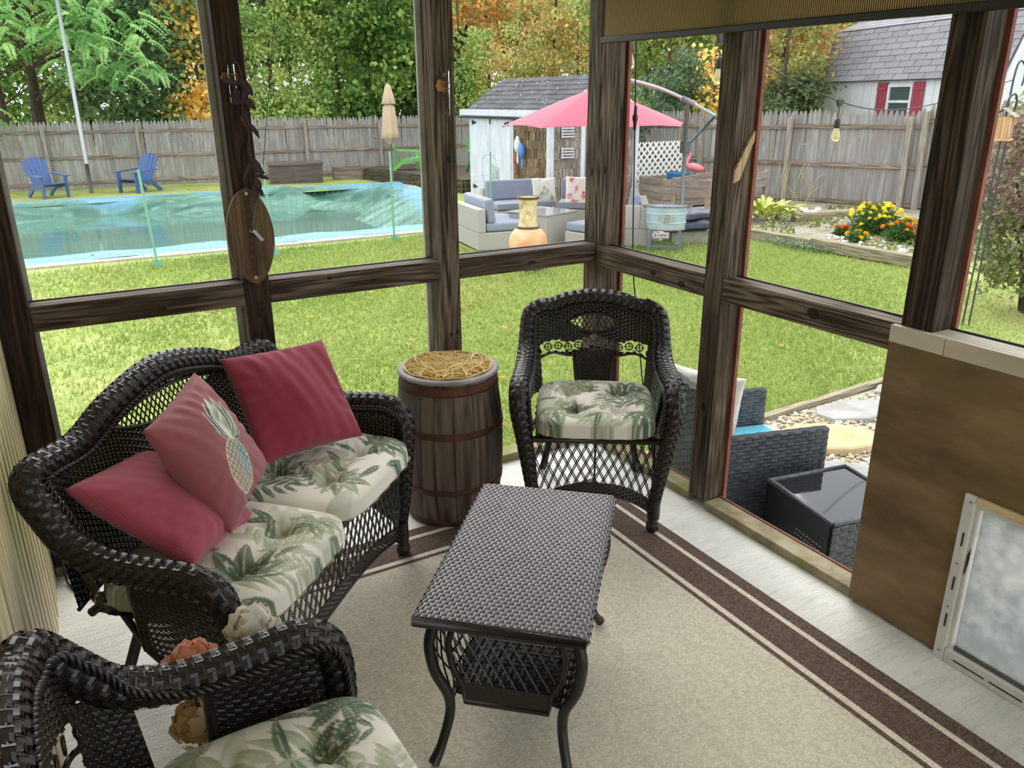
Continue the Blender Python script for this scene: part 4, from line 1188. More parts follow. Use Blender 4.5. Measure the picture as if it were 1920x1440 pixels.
M_glass = plain('clear_glass', (.95, .97, .96), .03, 0, .5, **{'Transmission Weight': 1.0, 'IOR': 1.12})
def tube_vase(name, label, x, z0, z1, wood_c):
    T = thing(name, label, 'wall vase', (x, -.002, z0))
    h = z1 - z0
    MB().lathe([(.0, .0), (.008, .002), (.012, .008), (.0125, .02), (.0125, h), (.0112, h), (.0112, .02), (.007, .006), (0, .004)], 18, cap=False).build('glass_tube', M_glass, T, smooth=True, loc=(.002, -.03, 0))
    MB().prism([(-.022, h * .55), (-.03, h * .68), (-.022, h * .82), (.022, h * .82), (.03, h * .68), (.022, h * .55)], 0.0, .014, M=Mxz).build('wood_bracket', wood('bracket_' + name, lin(wood_c), lin([min(255, c + 30) for c in wood_c]), 'Z', 40), T, bevel=.002)
    mb = MB()
    for q in (.62, .76): mb.tube([(.002 + .0145 * math.cos(t), -.03 + .0145 * math.sin(t), h * q) for t in np.linspace(0, 6.283, 17)[:-1]], .0015, 5, closed=True); mb.tube([(.002, -.0155, h * q), (0, -.012, h * q)], .0015, 5)
    mb.build('clip', M_steel, T, smooth=True, kind='stuff')
    return T
tube_vase('glass_tube_vase', 'glass tube vase on wood bracket on the second timber post', -1.572, 1.635, 1.765, (120, 74, 44))
tube_vase('glass_tube_vase', 'glass tube vase on wood bracket on the third timber post', -.765, 1.588, 1.752, (150, 104, 62))

def leaf_blade(mb, p, q, w, nrm=(0, -1, 0), sag=.15, n=6):
    p, q = np.asarray(p, float), np.asarray(q, float)
    d = q - p; L = np.linalg.norm(d); dn = d / L
    s = np.cross(dn, nrm); s /= np.linalg.norm(s) + 1e-9
    nv = np.cross(s, dn)
    t = np.linspace(0, 1, n)
    wd = w * np.sin(math.pi * np.clip(t * .94 + .03, 0, 1)) ** .7
    c = p + d * t[:, None] + np.array([0, 0, -1.0]) * (sag * L * (t * t - t))[:, None] * -1 * -1
    mb.grid(np.stack([c - s * wd[:, None] + nv * (wd * .35)[:, None], c, c + s * wd[:, None] + nv * (wd * .35)[:, None]], 1))
PL = thing('purple_trailing_plant', 'purple trailing cutting hanging from the glass tube on the second post', 'plant', (-1.566, -.035, 1.70))
o0 = np.array([-1.566, -.035, 1.70])
stem = np.array([(-1.568, -.034, 1.67), (-1.566, -.034, 1.76), (-1.548, -.05, 1.765), (-1.54, -.055, 1.70), (-1.55, -.05, 1.62), (-1.538, -.05, 1.55), (-1.545, -.05, 1.46), (-1.532, -.05, 1.40), (-1.535, -.05, 1.345)]) - o0
mb = MB(); mb.tube(cr(stem, 5), .0022, 6); mb.build('stem', plain('purple_stem', lin((82, 46, 64)), .6), PL, smooth=True)
M_purple = noisy('purple_leaf', lin((36, 18, 28)), lin((72, 44, 60)), 25, rough=.5)
for (a, b, w_) in [((-1.55, 1.70), (-1.612, 1.715), .012), ((-1.55, 1.72), (-1.512, 1.665), .014), ((-1.56, 1.69), (-1.575, 1.64), .013), ((-1.545, 1.66), (-1.508, 1.62), .012), ((-1.55, 1.66), (-1.512, 1.69), .012), ((-1.55, 1.64), (-1.59, 1.67), .012), ((-1.55, 1.62), (-1.535, 1.57), .012), ((-1.538, 1.58), (-1.505, 1.525), .008), ((-1.54, 1.56), (-1.56, 1.60), .010), ((-1.546, 1.51), (-1.538, 1.44), .010), ((-1.54, 1.46), (-1.508, 1.40), .012), ((-1.538, 1.45), (-1.578, 1.385), .006), ((-1.535, 1.42), (-1.50, 1.405), .010), ((-1.532, 1.40), (-1.488, 1.385), .008), ((-1.535, 1.39), (-1.52, 1.35), .012), ((-1.538, 1.37), (-1.545, 1.305), .011), ((-1.53, 1.36), (-1.515, 1.325), .009)]:
    mb = MB(); leaf_blade(mb, np.array((a[0], -.052, a[1])) - o0, np.array((b[0], -.06, b[1])) - o0, w_); mb.build('leaf', M_purple, PL, smooth=True)
SP = thing('green_sprig', 'dark green leafy sprig standing in the glass tube on the third post', 'plant', (-.763, -.033, 1.70))
o1 = np.array([-.763, -.033, 1.70])
stem = np.array([(-.763, -.033, 1.62), (-.758, -.034, 1.75), (-.735, -.036, 1.80), (-.708, -.036, 1.855), (-.676, -.036, 1.90)]) - o1
mb = MB(); mb.tube(cr(stem, 5), .0016, 5); mb.build('stem', plain('sprig_stem', lin((40, 44, 24)), .6), SP, smooth=True)
M_sprig = noisy('sprig_leaf', lin((34, 46, 24)), lin((70, 84, 42)), 20, rough=.5)
for a, b in [((-.72, 1.83), (-.742, 1.842)), ((-.72, 1.83), (-.70, 1.818)), ((-.708, 1.855), (-.73, 1.875)), ((-.705, 1.86), (-.683, 1.848)), ((-.69, 1.88), (-.708, 1.898)), ((-.69, 1.885), (-.666, 1.878)), ((-.678, 1.898), (-.668, 1.922)), ((-.735, 1.80), (-.752, 1.815)), ((-.735, 1.80), (-.722, 1.785))]:
    mb = MB(); leaf_blade(mb, np.array((a[0], -.036, a[1])) - o1, np.array((b[0], -.04, b[1])) - o1, .0075); mb.build('leaf', M_sprig, SP, smooth=True)
mb = MB(); mb.tube([(-1.335, -.05, 2.335), (-1.40, -.05, 1.97), (-1.505, -.055, 1.415)], .0013, 5)
tag(mb.build('hanging_cord', M_black), 'thin dark cord hanging from the ceiling beside the second post', 'cord')

# extension cord on the slab behind the loveseat
P = cr([(-2.372, .0 - .02, .30), (-2.366, -.03, .10), (-2.362, -.06, .02), (-2.352, -.10, .006), (-2.325, -.16, .006), (-2.26, -.24, .006), (-2.17, -.29, .006), (-2.05, -.30, .006), (-1.98, -.24, .006), (-2.08, -.13, .006), (-2.20, -.105, .006), (-2.26, -.13, .006), (-2.28, -.18, .006), (-2.22, -.225, .006), (-2.10, -.25, .006), (-2.0, -.20, .009)], 8)
mb = MB(); mb.tube(P, .0042, 6)
ec_ = mb.build('extension_cord', M_black, smooth=True)
tag(ec_, 'black extension cord coiled on the concrete behind the loveseat', 'cord')
mb = MB()
for t in (-2.345, -2.33): mb.tube([(t, -.10 - .02 * (t + 2.345), .012), (t + .03, -.13, .012)], .0075, 7)
mb.build('plug', M_black, ec_, smooth=True, kind='stuff')

# ================================================================== string lights outside the right wall
M_bulb = plain('yellowish_bulb', lin((232, 226, 176)), .15, 0, .5, **{'Transmission Weight': .55, 'IOR': 1.2})
SL = thing('string_light_cable', 'black festoon cable strung past the right wall towards the garden hook', 'cable', (0, 0, 0))
cab = [(.30, .20, 2.2), (.371, .324, 2.04), (.70, .36, 1.99), (1.068, .391, 1.957), (1.55, .41, 1.78), (2.127, .428, 1.622), (2.75, .60, 1.565), (3.461, .805, 1.572), (4.3, .96, 1.65), (5.23, 1.13, 1.78)]
mb = MB(); mb.tube(cr(cab, 8), .0042, 6); mb.build('cable', M_black, SL, smooth=True)
for (x, y, z) in ((.42, .34, 2.03), (1.068, .391, 1.957), (2.127, .428, 1.622)):
    mb = MB(); mb.prism([(-.028, .01), (.028, .01), (.012, -.03), (-.012, -.03)], -.008, .008, M=Mxz); mb.build('tee_joint', M_black, SL, loc=(x, y, z))
for lab, (x, y, z), dl in (('clear festoon bulb nearest the corner post', (.42, .34, 1.885), .12), ('festoon bulb hanging left of the second right-hand post', (1.068, .391, 1.82), .11), ('festoon bulb hanging in front of the grey fence', (2.127, .428, 1.49), .105)):
    B = thing('festoon_bulb', lab, 'light bulb', (x, y, z), 0, 'festoon bulbs')
    mb = MB(); mb.tube([(0, 0, .03), (0, 0, dl)], .003, 6); mb.build('drop_wire', M_black, B)
    MB().lathe([(.0, .036), (.012, .034), (.0185, .02), (.019, -.02), (.017, -.024), (0, -.024)], 16, cap=False).build('socket', M_black, B, smooth=True)
    MB().lathe([(.0, -.022), (.013, -.024), (.016, -.035), (.026, -.068), (.0265, -.078), (.022, -.092), (.012, -.103), (0, -.107)], 18, cap=False).build('bulb', M_bulb, B, smooth=True)
PC = thing('power_cord', 'black power cord with plug joint hanging outside the corner post', 'cord', (.21, 0, 0))
mb = MB(); mb.tube(cr([(.0, .02, 2.25), (-.01, .012, 1.85), (0, .008, 1.5), (-.01, -.03, .95), (-.005, -.06, .72), (.005, -.13, .33), (.01, -.2, .0), (.05, -.25, -.41)], 6), .0035, 6); mb.build('cable', M_black, PC, smooth=True)
MB().lathe([(.0, -.05), (.006, -.05), (.008, -.02), (.013, .0), (.013, .012), (.008, .02), (.008, .055), (.0, .055)], 10, cap=False).build('plug_joint', M_black, PC, loc=(-.002, .008, 1.56), smooth=True)
# ================================================================== yard ground
M_lawn = noisy('lawn_soil_green', lin((128, 142, 78)), lin((160, 172, 104)), 1.6, rough=.95, c3=lin((172, 168, 112)), scale2=.9, detail=10, randvec=False, spec=.1)
POOL = np.array([(-9.0, 10.15), (4.25, 10.05), (6.35, 18.6), (-9.0, 19.4)])
def inpool(x, y, g=0.0):
    ok = (y > 10.1 + g) & (y < 19.4 - (x + 9) * .052 - g)
    xr = 4.25 + (y - 10.05) / 8.55 * 2.1
    return ok & (x < xr - g)
gx = np.concatenate([np.arange(-28, -9, 1.5), np.arange(-9, 18, .45), np.arange(18, 60, 2.0)]); gy = np.concatenate([np.arange(-12, -2, 1.0), np.arange(-2, 25, .45), np.arange(25, 70, 2.0)])
GX, GY = np.meshgrid(gx, gy, indexing='ij')
GZ = gz(GX, GY) + .012 * np.sin(GX * 1.3) * np.cos(GY * 1.1)
GZ += np.clip((GY - 26) * .05, 0, 1.2)
nx, ny = GX.shape
idx = np.arange(nx * ny).reshape(nx, ny)
F = np.stack([idx[:-1, :-1], idx[1:, :-1], idx[1:, 1:], idx[:-1, 1:]], 2).reshape(-1, 4)
cx_ = (GX[:-1, :-1] + GX[1:, 1:]).ravel() / 2; cy_ = (GY[:-1, :-1] + GY[1:, 1:]).ravel() / 2
F = F[~inpool(cx_, cy_, .35)]
lawn = fobj('lawn', np.stack([GX, GY, GZ], 2), F, M_lawn, smooth=True)
tag(lawn, 'green mown lawn sloping gently away from the porch', None, kind='structure')

def poly_patch(name, pts, z, mat, label, kind='structure', cat=None, th=.03):
    c = np.mean(pts, 0)
    m = MB(); n = len(pts)
    top = [(x, y, float(gz(x, y)) + z) for x, y in pts]; bot = [(x, y, float(gz(x, y)) + z - th) for x, y in pts]
    m.add(top + bot, [tuple(range(n))] + [(i, n + i, n + (i + 1) % n, (i + 1) % n) for i in range(n)])
    o = m.build(name, mat)
    return tag(o, label, cat, kind=kind)

# grass blades near the porch
rg = np.random.default_rng(21)
N1 = 290000
u = rg.uniform(0, 1, N1)
yy = .2 + 9.6 * u ** 1.15
xx = rg.uniform(-3.4, 1, N1) + (yy + 3) * rg.uniform(0, 1.35, N1)
k = ~((xx > 1.2) & (yy < .45)) & ~inpool(xx, yy, -.75) & ~((xx > 3.2) & (yy > 6.6)) & (xx < 7.3)
xx, yy = xx[k], yy[k]
n = len(xx)
hgt = rg.uniform(.02, .05, n) * (1 + .06 * yy); wd = rg.uniform(.003, .006, n) * (1 + .22 * yy)
an = rg.uniform(0, 6.283, n); lean = rg.normal(0, .02, (n, 2)) * (1 + .05 * yy)[:, None]
base = np.stack([xx, yy, gz(xx, yy) + .012 * np.sin(xx * 1.3) * np.cos(yy * 1.1) - .004], 1)
dx = np.stack([np.cos(an), np.sin(an), 0 * an], 1) * wd[:, None]
V = np.stack([base - dx, base + dx, base + np.stack([lean[:, 0], lean[:, 1], hgt], 1)], 1).reshape(-1, 3)
pal = np.array([lin((134, 154, 78)), lin((156, 174, 96)), lin((176, 190, 116)), lin((146, 164, 86)), lin((192, 186, 128))])
patch = wc_noise(xx, yy, 1.6, 5) + rg.normal(0, .35, n)
ci = np.clip(((patch + 1) * 2.2).astype(int), 0, 4)
cols = np.repeat(pal[ci] * rg.uniform(.85, 1.15, (n, 1)), 3, 0)
gr = fobj('grass_blades', V, np.arange(n * 3).reshape(-1, 3), attr_mat('grass_blade', .8, .3, spec=.1), None, cols)
tag(gr, 'short mown grass blades covering the lawn', 'grass', kind='stuff')

# ================================================================== pebble strip and stepping stones beside the porch
M_peb = noisy('pebble_soil', lin((150, 142, 122)), lin((196, 188, 168)), 40, rough=.95, randvec=False)
poly_patch('gravel_strip', [(.16, -4), (7, -4), (7, .40), (3.1, .42), (1.2, .36), (.16, .34)], .022, M_peb, 'pebble strip along the porch', th=.08)
rp_ = np.random.default_rng(9)
n = 5200
px_, py_ = rp_.uniform(.9, 3.9, n), rp_.uniform(-1.25, .38, n)
ico_t = (1 + 5 ** .5) / 2
IV = np.array([(-1, ico_t, 0), (1, ico_t, 0), (-1, -ico_t, 0), (1, -ico_t, 0), (0, -1, ico_t), (0, 1, ico_t), (0, -1, -ico_t), (0, 1, -ico_t), (ico_t, 0, -1), (ico_t, 0, 1), (-ico_t, 0, -1), (-ico_t, 0, 1)]) / math.hypot(1, ico_t)
IF = np.array([(0, 11, 5), (0, 5, 1), (0, 1, 7), (0, 7, 10), (0, 10, 11), (1, 5, 9), (5, 11, 4), (11, 10, 2), (10, 7, 6), (7, 1, 8), (3, 9, 4), (3, 4, 2), (3, 2, 6), (3, 6, 8), (3, 8, 9), (4, 9, 5), (2, 4, 11), (6, 2, 10), (8, 6, 7), (9, 8, 1)])
def stones_mesh(name, cx, cy, cz, size, rg, cols, flat=.6):
    n = len(cx)
    s = size[:, None] * rg.uniform(.7, 1.3, (n, 3)) * np.array([1, 1, flat])
    a = rg.uniform(0, 6.283, n); c_, s_ = np.cos(a), np.sin(a)
    P = IV[None] * s[:, None]
    X = P[..., 0] * c_[:, None] - P[..., 1] * s_[:, None]; Y = P[..., 0] * s_[:, None] + P[..., 1] * c_[:, None]
    V = np.stack([X + cx[:, None], Y + cy[:, None], P[..., 2] + cz[:, None]], 2).reshape(-1, 3)
    F = (np.arange(n)[:, None, None] * 12 + IF[None]).reshape(-1, 3)
    return V, F, np.repeat(cols, 12, 0)
pc = np.array([lin((206, 198, 180)), lin((184, 170, 142)), lin((160, 148, 126)), lin((222, 218, 208)), lin((150, 144, 132)), lin((196, 176, 132))])
V, F, Cc = stones_mesh('p', px_, py_, gz(px_, py_) + .027, rp_.uniform(.009, .021, n), rp_, pc[rp_.integers(0, 6, n)])
M_stone = attr_mat('pebble_stone', .75)
tag(fobj('pebbles', V, F, M_stone, None, Cc, smooth=True), 'small cream and tan pebbles beside the porch', 'pebbles', kind='stuff')
def flagstone(label, pts, mat, th=.03):
    pts = np.array(pts); c = pts.mean(0)
    m = MB(); P = pts - c
    n = len(P)
    m.add(np.concatenate([np.c_[P * 1.02, np.zeros(n)], np.c_[P, np.full(n, th * .8)], np.c_[P * .93, np.full(n, th)]]), [tuple(range(2 * n, 3 * n))] + [(i, (i + 1) % n, n + (i + 1) % n, n + i) for i in range(n)] + [(n + i, n + (i + 1) % n, 2 * n + (i + 1) % n, 2 * n + i) for i in range(n)])
    return tag(m.build('stepping_stone', mat, loc=(c[0], c[1], float(gz(*c)) + .022)), label, 'stepping stone', 'stepping stones in the pebble strip')
def blob(c, rx, ry, n, seed, rot=0, jit=.12):
    r = np.random.default_rng(seed); t = np.linspace(0, 6.283, n, endpoint=False)
    k = 1 + r.uniform(-jit, jit, n)
    x, y = rx * np.cos(t) * k, ry * np.sin(t) * k
    return [(c[0] + a * math.cos(rot) - b * math.sin(rot), c[1] + a * math.sin(rot) + b * math.cos(rot)) for a, b in zip(x, y)]
M_tan = noisy('tan_stone', lin((176, 152, 110)), lin((206, 186, 146)), 7, rough=.85, bump=.3)
M_slate = noisy('grey_flagstone', lin((132, 130, 128)), lin((168, 166, 162)), 6, rough=.8, bump=.3)
flagstone('large round tan stepping stone among the pebbles', blob((1.80, -.06), .33, .20, 22, 1, -.5, .05), M_tan, .045)
flagstone('grey angular flagstone behind the tan stepping stone', blob((2.36, .17), .36, .17, 8, 5, -.3, .2), M_slate)
flagstone('grey flagstone between tan stepping stone and dark side table', blob((1.42, -.42), .34, .16, 9, 3, -.4, .18), M_slate)
flagstone('flagstone furthest along the pebble strip beside the timber edging', blob((3.15, .22), .34, .15, 8, 8, -.3, .2), M_slate)
flagstone('flagstone at the edge of the plywood panel', blob((2.50, -.30), .3, .18, 8, 11, -.2, .2), M_slate)
M_timb = wood('landscape_timber', lin((112, 102, 80)), lin((168, 160, 136)), 'Y', 40, rough=.9, rand=.08)
M_timbx = wood('landscape_timber_x', lin((112, 102, 80)), lin((168, 160, 136)), 'X', 40, rough=.9, rand=.08)
o = MB().ab((-1.3, -.03, 0), (1.3, .03, .07)).build('edging_board', M_timbx, bevel=.008, loc=(2.55, .44, -.435), rot=(0, 0, R(2.5)))
tag(o, 'weathered timber edging between the lawn and pebbles', 'edging board')
o = MB().ab((-.35, -.03, 0), (.35, .03, .05)).build('edging_board', M_timbx, bevel=.008, loc=(.85, .38, -.435), rot=(0, 0, R(3)))
tag(o, 'short length of timber edging beside the patio chair', 'edging board')

# ================================================================== grey patio wicker chair and storage table by the right wall
M_gw = noisy('charcoal_wicker', lin((46, 50, 56)), lin((82, 88, 96)), 30, rough=.42, spec=.5)
M_gwd = plain('charcoal_core', lin((26, 28, 31)), .8)
PCH = thing('patio_armchair', 'charcoal wicker patio armchair with turquoise seat outside the right wall', 'armchair', (.275, -.353, -.42), R(-16))
def wpanel(name, parent, o, u, v, cu, cv, th=.0035, core=.018, mat=M_gw, cm=M_gwd):
    """woven slab: origin o, edges u and v"""
    o, u, v = (np.asarray(q, float) for q in (o, u, v))
    nrm = np.cross(u, v); nrm /= np.linalg.norm(nrm)
    s, t = np.linspace(0, 1, 5), np.linspace(0, 1, 5)
    for k, sg in enumerate((1, -1)):
        G = o + s[:, None, None] * u + t[None, :, None] * v + nrm * sg * core
        if sg < 0: G = G[::-1]
        weave(name, G, max(2, int(np.linalg.norm(u) / cu)), max(2, int(np.linalg.norm(v) / cv)), th, mat, parent, wid=.49)
    m = MB()
    q = [o, o + u, o + u + v, o + v]
    m.add([p + nrm * core * .95 for p in q] + [p - nrm * core * .95 for p in q], [(0, 1, 2, 3), (7, 6, 5, 4), (0, 4, 5, 1), (1, 5, 6, 2), (2, 6, 7, 3), (3, 7, 4, 0)])
    m.build(name + '_core', cm, parent)
xf, yn, yf = .62, -.27, .27
for y in (yn, yf): wpanel('arm_panel', PCH, (0, y, .06), (xf, 0, 0), (0, 0, .55), .036, .018)
wpanel('back_panel', PCH, (0, yn, .30), (0, yf - yn, 0), (-.03, 0, .54), .036, .018)
wpanel('seat_front', PCH, (xf - .06, yn + .02, .06), (0, yf - yn - .04, 0), (0, 0, .26), .036, .018)
MB().ab((.02, yn + .02, .28), (xf - .05, yf - .02, .32)).build('seat_base', M_gwd, PCH)
M_turq = fabric('turquoise_cloth', lin((84, 184, 206)), scale=700, amt=.08)
o = MB().ab((-.29, -.245, -.05), (.29, .245, .05)).build('seat_cushion', M_turq, None, bevel=.025, loc=(.275 + .33 * .961, -.353 - .33 * .276, -.048), rot=(0, 0, R(-16))); tag(o, 'turquoise cushion on the charcoal patio armchair', 'cushion')
def pal_paint(x, y): return palm_print(x * .25, y * .25, 77, (222, 220, 212))
pillow('patio_pillow', 'pale leaf-print pillow leaning on the back of the charcoal patio armchair', [[-.30, .20, .93], [.95, .08, .29], [-.02, .977, -.21]], (.39, -.36, .20), .42, M_print, .06, 2, paint=pal_paint, n=60)

ST = thing('patio_side_table', 'square charcoal wicker side table with black glass top outside the plywood panel', 'side table', (.57, -1.06, -.42), R(-11))
hs, th_ = .215, .445
for k in range(4):
    a = k * math.pi / 2; c_, s_ = math.cos(a), math.sin(a); M2 = np.array([[c_, -s_, 0], [s_, c_, 0], [0, 0, 1]])
    if k == 2:
        sp_ = MB().ab((-hs, -hs, .05), (-hs + .012, hs, th_ - .01)).build('side_panel', plain('dark_panel', lin((34, 36, 40)), .35), ST)
        m = MB()
        for r_ in range(9):
            for q in range(8): m.ab((-hs - .0012, -hs + .05 + q * .021 + (r_ % 2) * .008, .14 + r_ * .022), (-hs - .0004, -hs + .061 + q * .021 + (r_ % 2) * .008, .145 + r_ * .022))
        m.build('slot_light_plates', plain('painted_slot_light', lin((150, 158, 166)), .6), sp_, kind='stuff')  # pale plates painted as the light showing through the slots
    else: wpanel('side_panel', ST, M2 @ np.array([hs - .01, -hs, .05]), M2 @ np.array([0, 2 * hs, 0]), (0, 0, th_ - .06), .036, .018, core=.010)
    MB().tube([M2 @ np.array([hs - .008, -hs + .004, th_]), M2 @ np.array([hs - .008, hs - .004, th_])], .012, 8).build('top_rim', M_gw, ST, smooth=True)
    MB().ab((hs - .04, hs - .04, 0), (hs - .005, hs - .005, .06)).build('leg', M_gwd, ST, rot=(0, 0, a))
MB().ab((-hs + .015, -hs + .015, th_ - .008), (hs - .015, hs - .015, th_ + .002)).build('glass_top', plain('black_glass', (.012, .013, .015), .04, 0, .6), ST)

# ================================================================== shrub, hooks and feeder at the right edge
def crook(label, pts, loc):
    m = MB(); m.tube(cr(pts, 8), .0085, 8)
    return tag(m.build('garden_hook', plain('hook_%s' % label[:5], lin((52, 62, 66)), .5), smooth=True, loc=loc), label, 'garden hook', 'garden hooks by the shrub')
crook('tall dark garden hook leaning beside the right-hand shrub', [(0, 0, -.1), (.03, 0, 1.1), (.06, 0, 1.92), (.075, 0, 2.26), (.12, 0, 2.36), (.20, 0, 2.33), (.23, 0, 2.24), (.215, 0, 2.16)], (5.19, 1.15, -.43))
crook('shorter garden hook carrying the wooden bird feeder', [(0, 0, -.1), (.02, .0, 1.2), (.05, 0, 1.85), (.04, -.02, 2.02), (-.02, -.03, 2.09), (-.10, -.03, 2.06), (-.12, -.03, 1.99)], (5.245, 1.12, -.43))
M_cedar = wood('new_cedar', lin((176, 134, 96)), lin((214, 178, 138)), 'Z', 40, rough=.7)
BF = thing('bird_feeder', 'small cedar bird feeder with slatted roof hanging by the right-hand shrub', 'bird feeder', (5.115, 1.09, 1.29), R(20))
for s in (-1, 1):
    MB().ab((s * .085 - .008, -.075, 0), (s * .085 + .008, .075, .19)).build('side', M_cedar, BF, bevel=.003)
    MB().ab((-.078, s * .055 - .002, .012), (.078, s * .055 + .002, .185)).build('window', plain('feeder_pane%d' % s, lin((206, 214, 208)), .3), BF)
MB().ab((-.11, -.09, -.012), (.11, .09, .004)).build('tray', M_cedar, BF, bevel=.002)
M_slatw = wood('grey_roof_slat', lin((150, 130, 116)), lin((196, 182, 168)), 'X', 40)
for s in (-1, 1):
    for k in range(4):
        MB().box((0, s * (.012 + k * .027), .248 - k * .019), (.24, .03, .007), rotm(-s * R(35), 0, 0)).build('roof_slat', M_slatw, BF)
MB().tube([(0, 0, .25), (.03, .0, .335)], .0025, 5).build('hanger', M_black, BF)
# ================================================================== pool
M_deck = noisy('pool_deck_concrete', lin((168, 158, 140)), lin((200, 192, 176)), 6, rough=.9, randvec=False)
def ring_deck():
    m = MB()
    I_ = [(-9, 10.15), (4.25, 10.05), (6.35, 18.6), (-9, 19.4)]; O_ = [(-9, 9.72), (4.85, 9.62), (7.05, 19.1), (-9, 19.85)]
    for i in range(3):
        p = [O_[i], O_[i + 1], I_[i + 1], I_[i]]
        m.add([(x, y, float(gz(x, y)) + .03) for x, y in p] + [(x, y, float(gz(x, y)) - .2) for x, y in p], [(0, 1, 2, 3), (0, 4, 5, 1), (2, 6, 7, 3)])
    return m.build('pool_deck', M_deck)
tag(ring_deck(), 'narrow pale concrete deck around the covered pool', None, kind='structure')
PO = thing('covered_pool', 'in-ground pool under a sagging teal winter cover', 'pool', (0, 0, 0))
ns, nt_ = 300, 200
s = np.linspace(0, 1, ns); t = np.linspace(0, 1, nt_) ** 1.0
S, T2 = np.meshgrid(s, t, indexing='ij')
NLc, NRc, FRc, FLc = (np.array(p) for p in [(-8.9, 9.92), (4.45, 9.82), (6.65, 18.85), (-8.9, 19.65)])
XY = (1 - T2)[..., None] * ((1 - S)[..., None] * NLc + S[..., None] * NRc) + T2[..., None] * ((1 - S)[..., None] * FLc + S[..., None] * FRc)
X, Y = XY[..., 0], XY[..., 1]
dn, df, dr = T2 * 9.2, (1 - T2) * 9.2, (1 - S) * 14.2
def ss(a, b, x):
    q = np.clip((x - a) / (b - a), 0, 1); return q * q * (3 - 2 * q)
drop = .42 * ss(.35, .75, dn) * ss(.3, 1.5 + .5 * np.sin(X * 1.1), df) * ss(.25, 1.6 + .4 * np.sin(Y), dr)
fold = (wc_noise(X, Y * 2.2, 2.4, 3) * .06 + wc_noise(X * 1.2 + Y, Y * 3, 6, 9) * .028 + .05 * np.abs(np.sin(X * 1.9 + Y * 1.2 + 1.5 * np.sin(Y * .8))) ** 3)
slope = 4 * drop / .42 * (1 - drop / .42)
Zc = gz(X, Y) + .075 - drop + fold * (.35 + slope) * np.clip(df + .2, 0, 1)
# the tarp is pulled up on a diagonal near the far right corner
Zc -= .05 * np.clip(1 - dn / .18, 0, 1)
Zc += .16 * np.exp(-((X - 4.6 + (Y - 16.6) * .75) / .55) ** 2) * ss(13.5, 15.5, Y) * ss(0, .8, df)
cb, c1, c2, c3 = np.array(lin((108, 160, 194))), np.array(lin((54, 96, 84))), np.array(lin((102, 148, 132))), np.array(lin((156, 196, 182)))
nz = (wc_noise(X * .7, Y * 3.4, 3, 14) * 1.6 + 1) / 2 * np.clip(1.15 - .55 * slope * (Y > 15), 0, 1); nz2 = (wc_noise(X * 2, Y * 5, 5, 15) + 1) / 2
base = c1 + (c2 - c1) * nz[..., None]; base = base + (c3 - base) * (np.clip(nz2 - .6, 0, 1) * 1.6)[..., None]  # pale streaks put the sheen of the cover into its colour
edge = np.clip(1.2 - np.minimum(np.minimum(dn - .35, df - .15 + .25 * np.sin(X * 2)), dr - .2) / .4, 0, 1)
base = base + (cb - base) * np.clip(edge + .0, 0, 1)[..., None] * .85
idx = np.arange(ns * nt_).reshape(ns, nt_)
F = np.stack([idx[:-1, :-1], idx[1:, :-1], idx[1:, 1:], idx[:-1, 1:]], 2).reshape(-1, 4)
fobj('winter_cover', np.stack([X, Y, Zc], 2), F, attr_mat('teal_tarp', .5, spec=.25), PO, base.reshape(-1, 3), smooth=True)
wm_, wnt, wb_ = _new('cover_water')
wb_.inputs['Base Color'].default_value = (*lin((84, 124, 110)), 1); wb_.inputs['Roughness'].default_value = .08
wn = wnt.nodes.new('ShaderNodeTexNoise'); wn.inputs['Scale'].default_value = 3
wbp = wnt.nodes.new('ShaderNodeBump'); wbp.inputs['Strength'].default_value = .08; wbp.inputs['Distance'].default_value = .05
wnt.links.new(wn.outputs['Fac'], wbp.inputs['Height']); wnt.links.new(wbp.outputs[0], wb_.inputs['Normal'])
MB().add([(-8.8, 10.3, -.86), (4.2, 10.3, -.86), (6.0, 17.8, -.935), (-8.8, 18.8, -.945)], [(0, 1, 2, 3)]).build('rain_puddle', wm_, PO)
# fallen leaves lying on the cover and lawn
rl = np.random.default_rng(31)
n = 420
lx = rl.uniform(-4, 6, n); ly = rl.uniform(9.9, 22, n)
dd = np.clip((ly - 10) / 9, 0, 1)
li, lj = np.clip(((lx + 8.9) / (13.35 + 2.2 * dd)) * ns, 0, ns - 1).astype(int), np.clip((ly - 9.9) / 8.95 * nt_, 0, nt_ - 1).astype(int)
lz = np.where(ly < 18.9, np.maximum(Zc[li, lj], -.93 + 0 * lx), gz(lx, ly)) + .02
Cn = np.stack([lx, ly, lz], 1)
n2 = 160
Cn = np.concatenate([Cn, np.stack([rl.uniform(-2, 6, n2), rl.uniform(1, 9, n2), np.zeros(n2)], 1)]); Cn[n:, 2] = gz(0, Cn[n:, 1]) + .045
lc = np.array([lin((200, 150, 62)), lin((214, 186, 90)), lin((176, 108, 56)), lin((150, 120, 70))])[rl.integers(0, 4, len(Cn))]
V, F, Cc = leaf_quads(Cn, rl.uniform(.05, .10, len(Cn)), lc, droop=0, aspect=.75, rg=rl)
V = V.reshape(-1, 4, 3); V[:, :, 2] = Cn[:, None, 2] + (V[:, :, 2] - Cn[:, None, 2]) * .15; V = V.reshape(-1, 3)
M_leafmat = attr_mat('leaf_mix', .75, .35, spec=.15)
tag(fobj('fallen_leaves', V, F, M_leafmat, None, Cc), 'fallen autumn leaves scattered on pool cover and grass', 'leaves', kind='stuff')

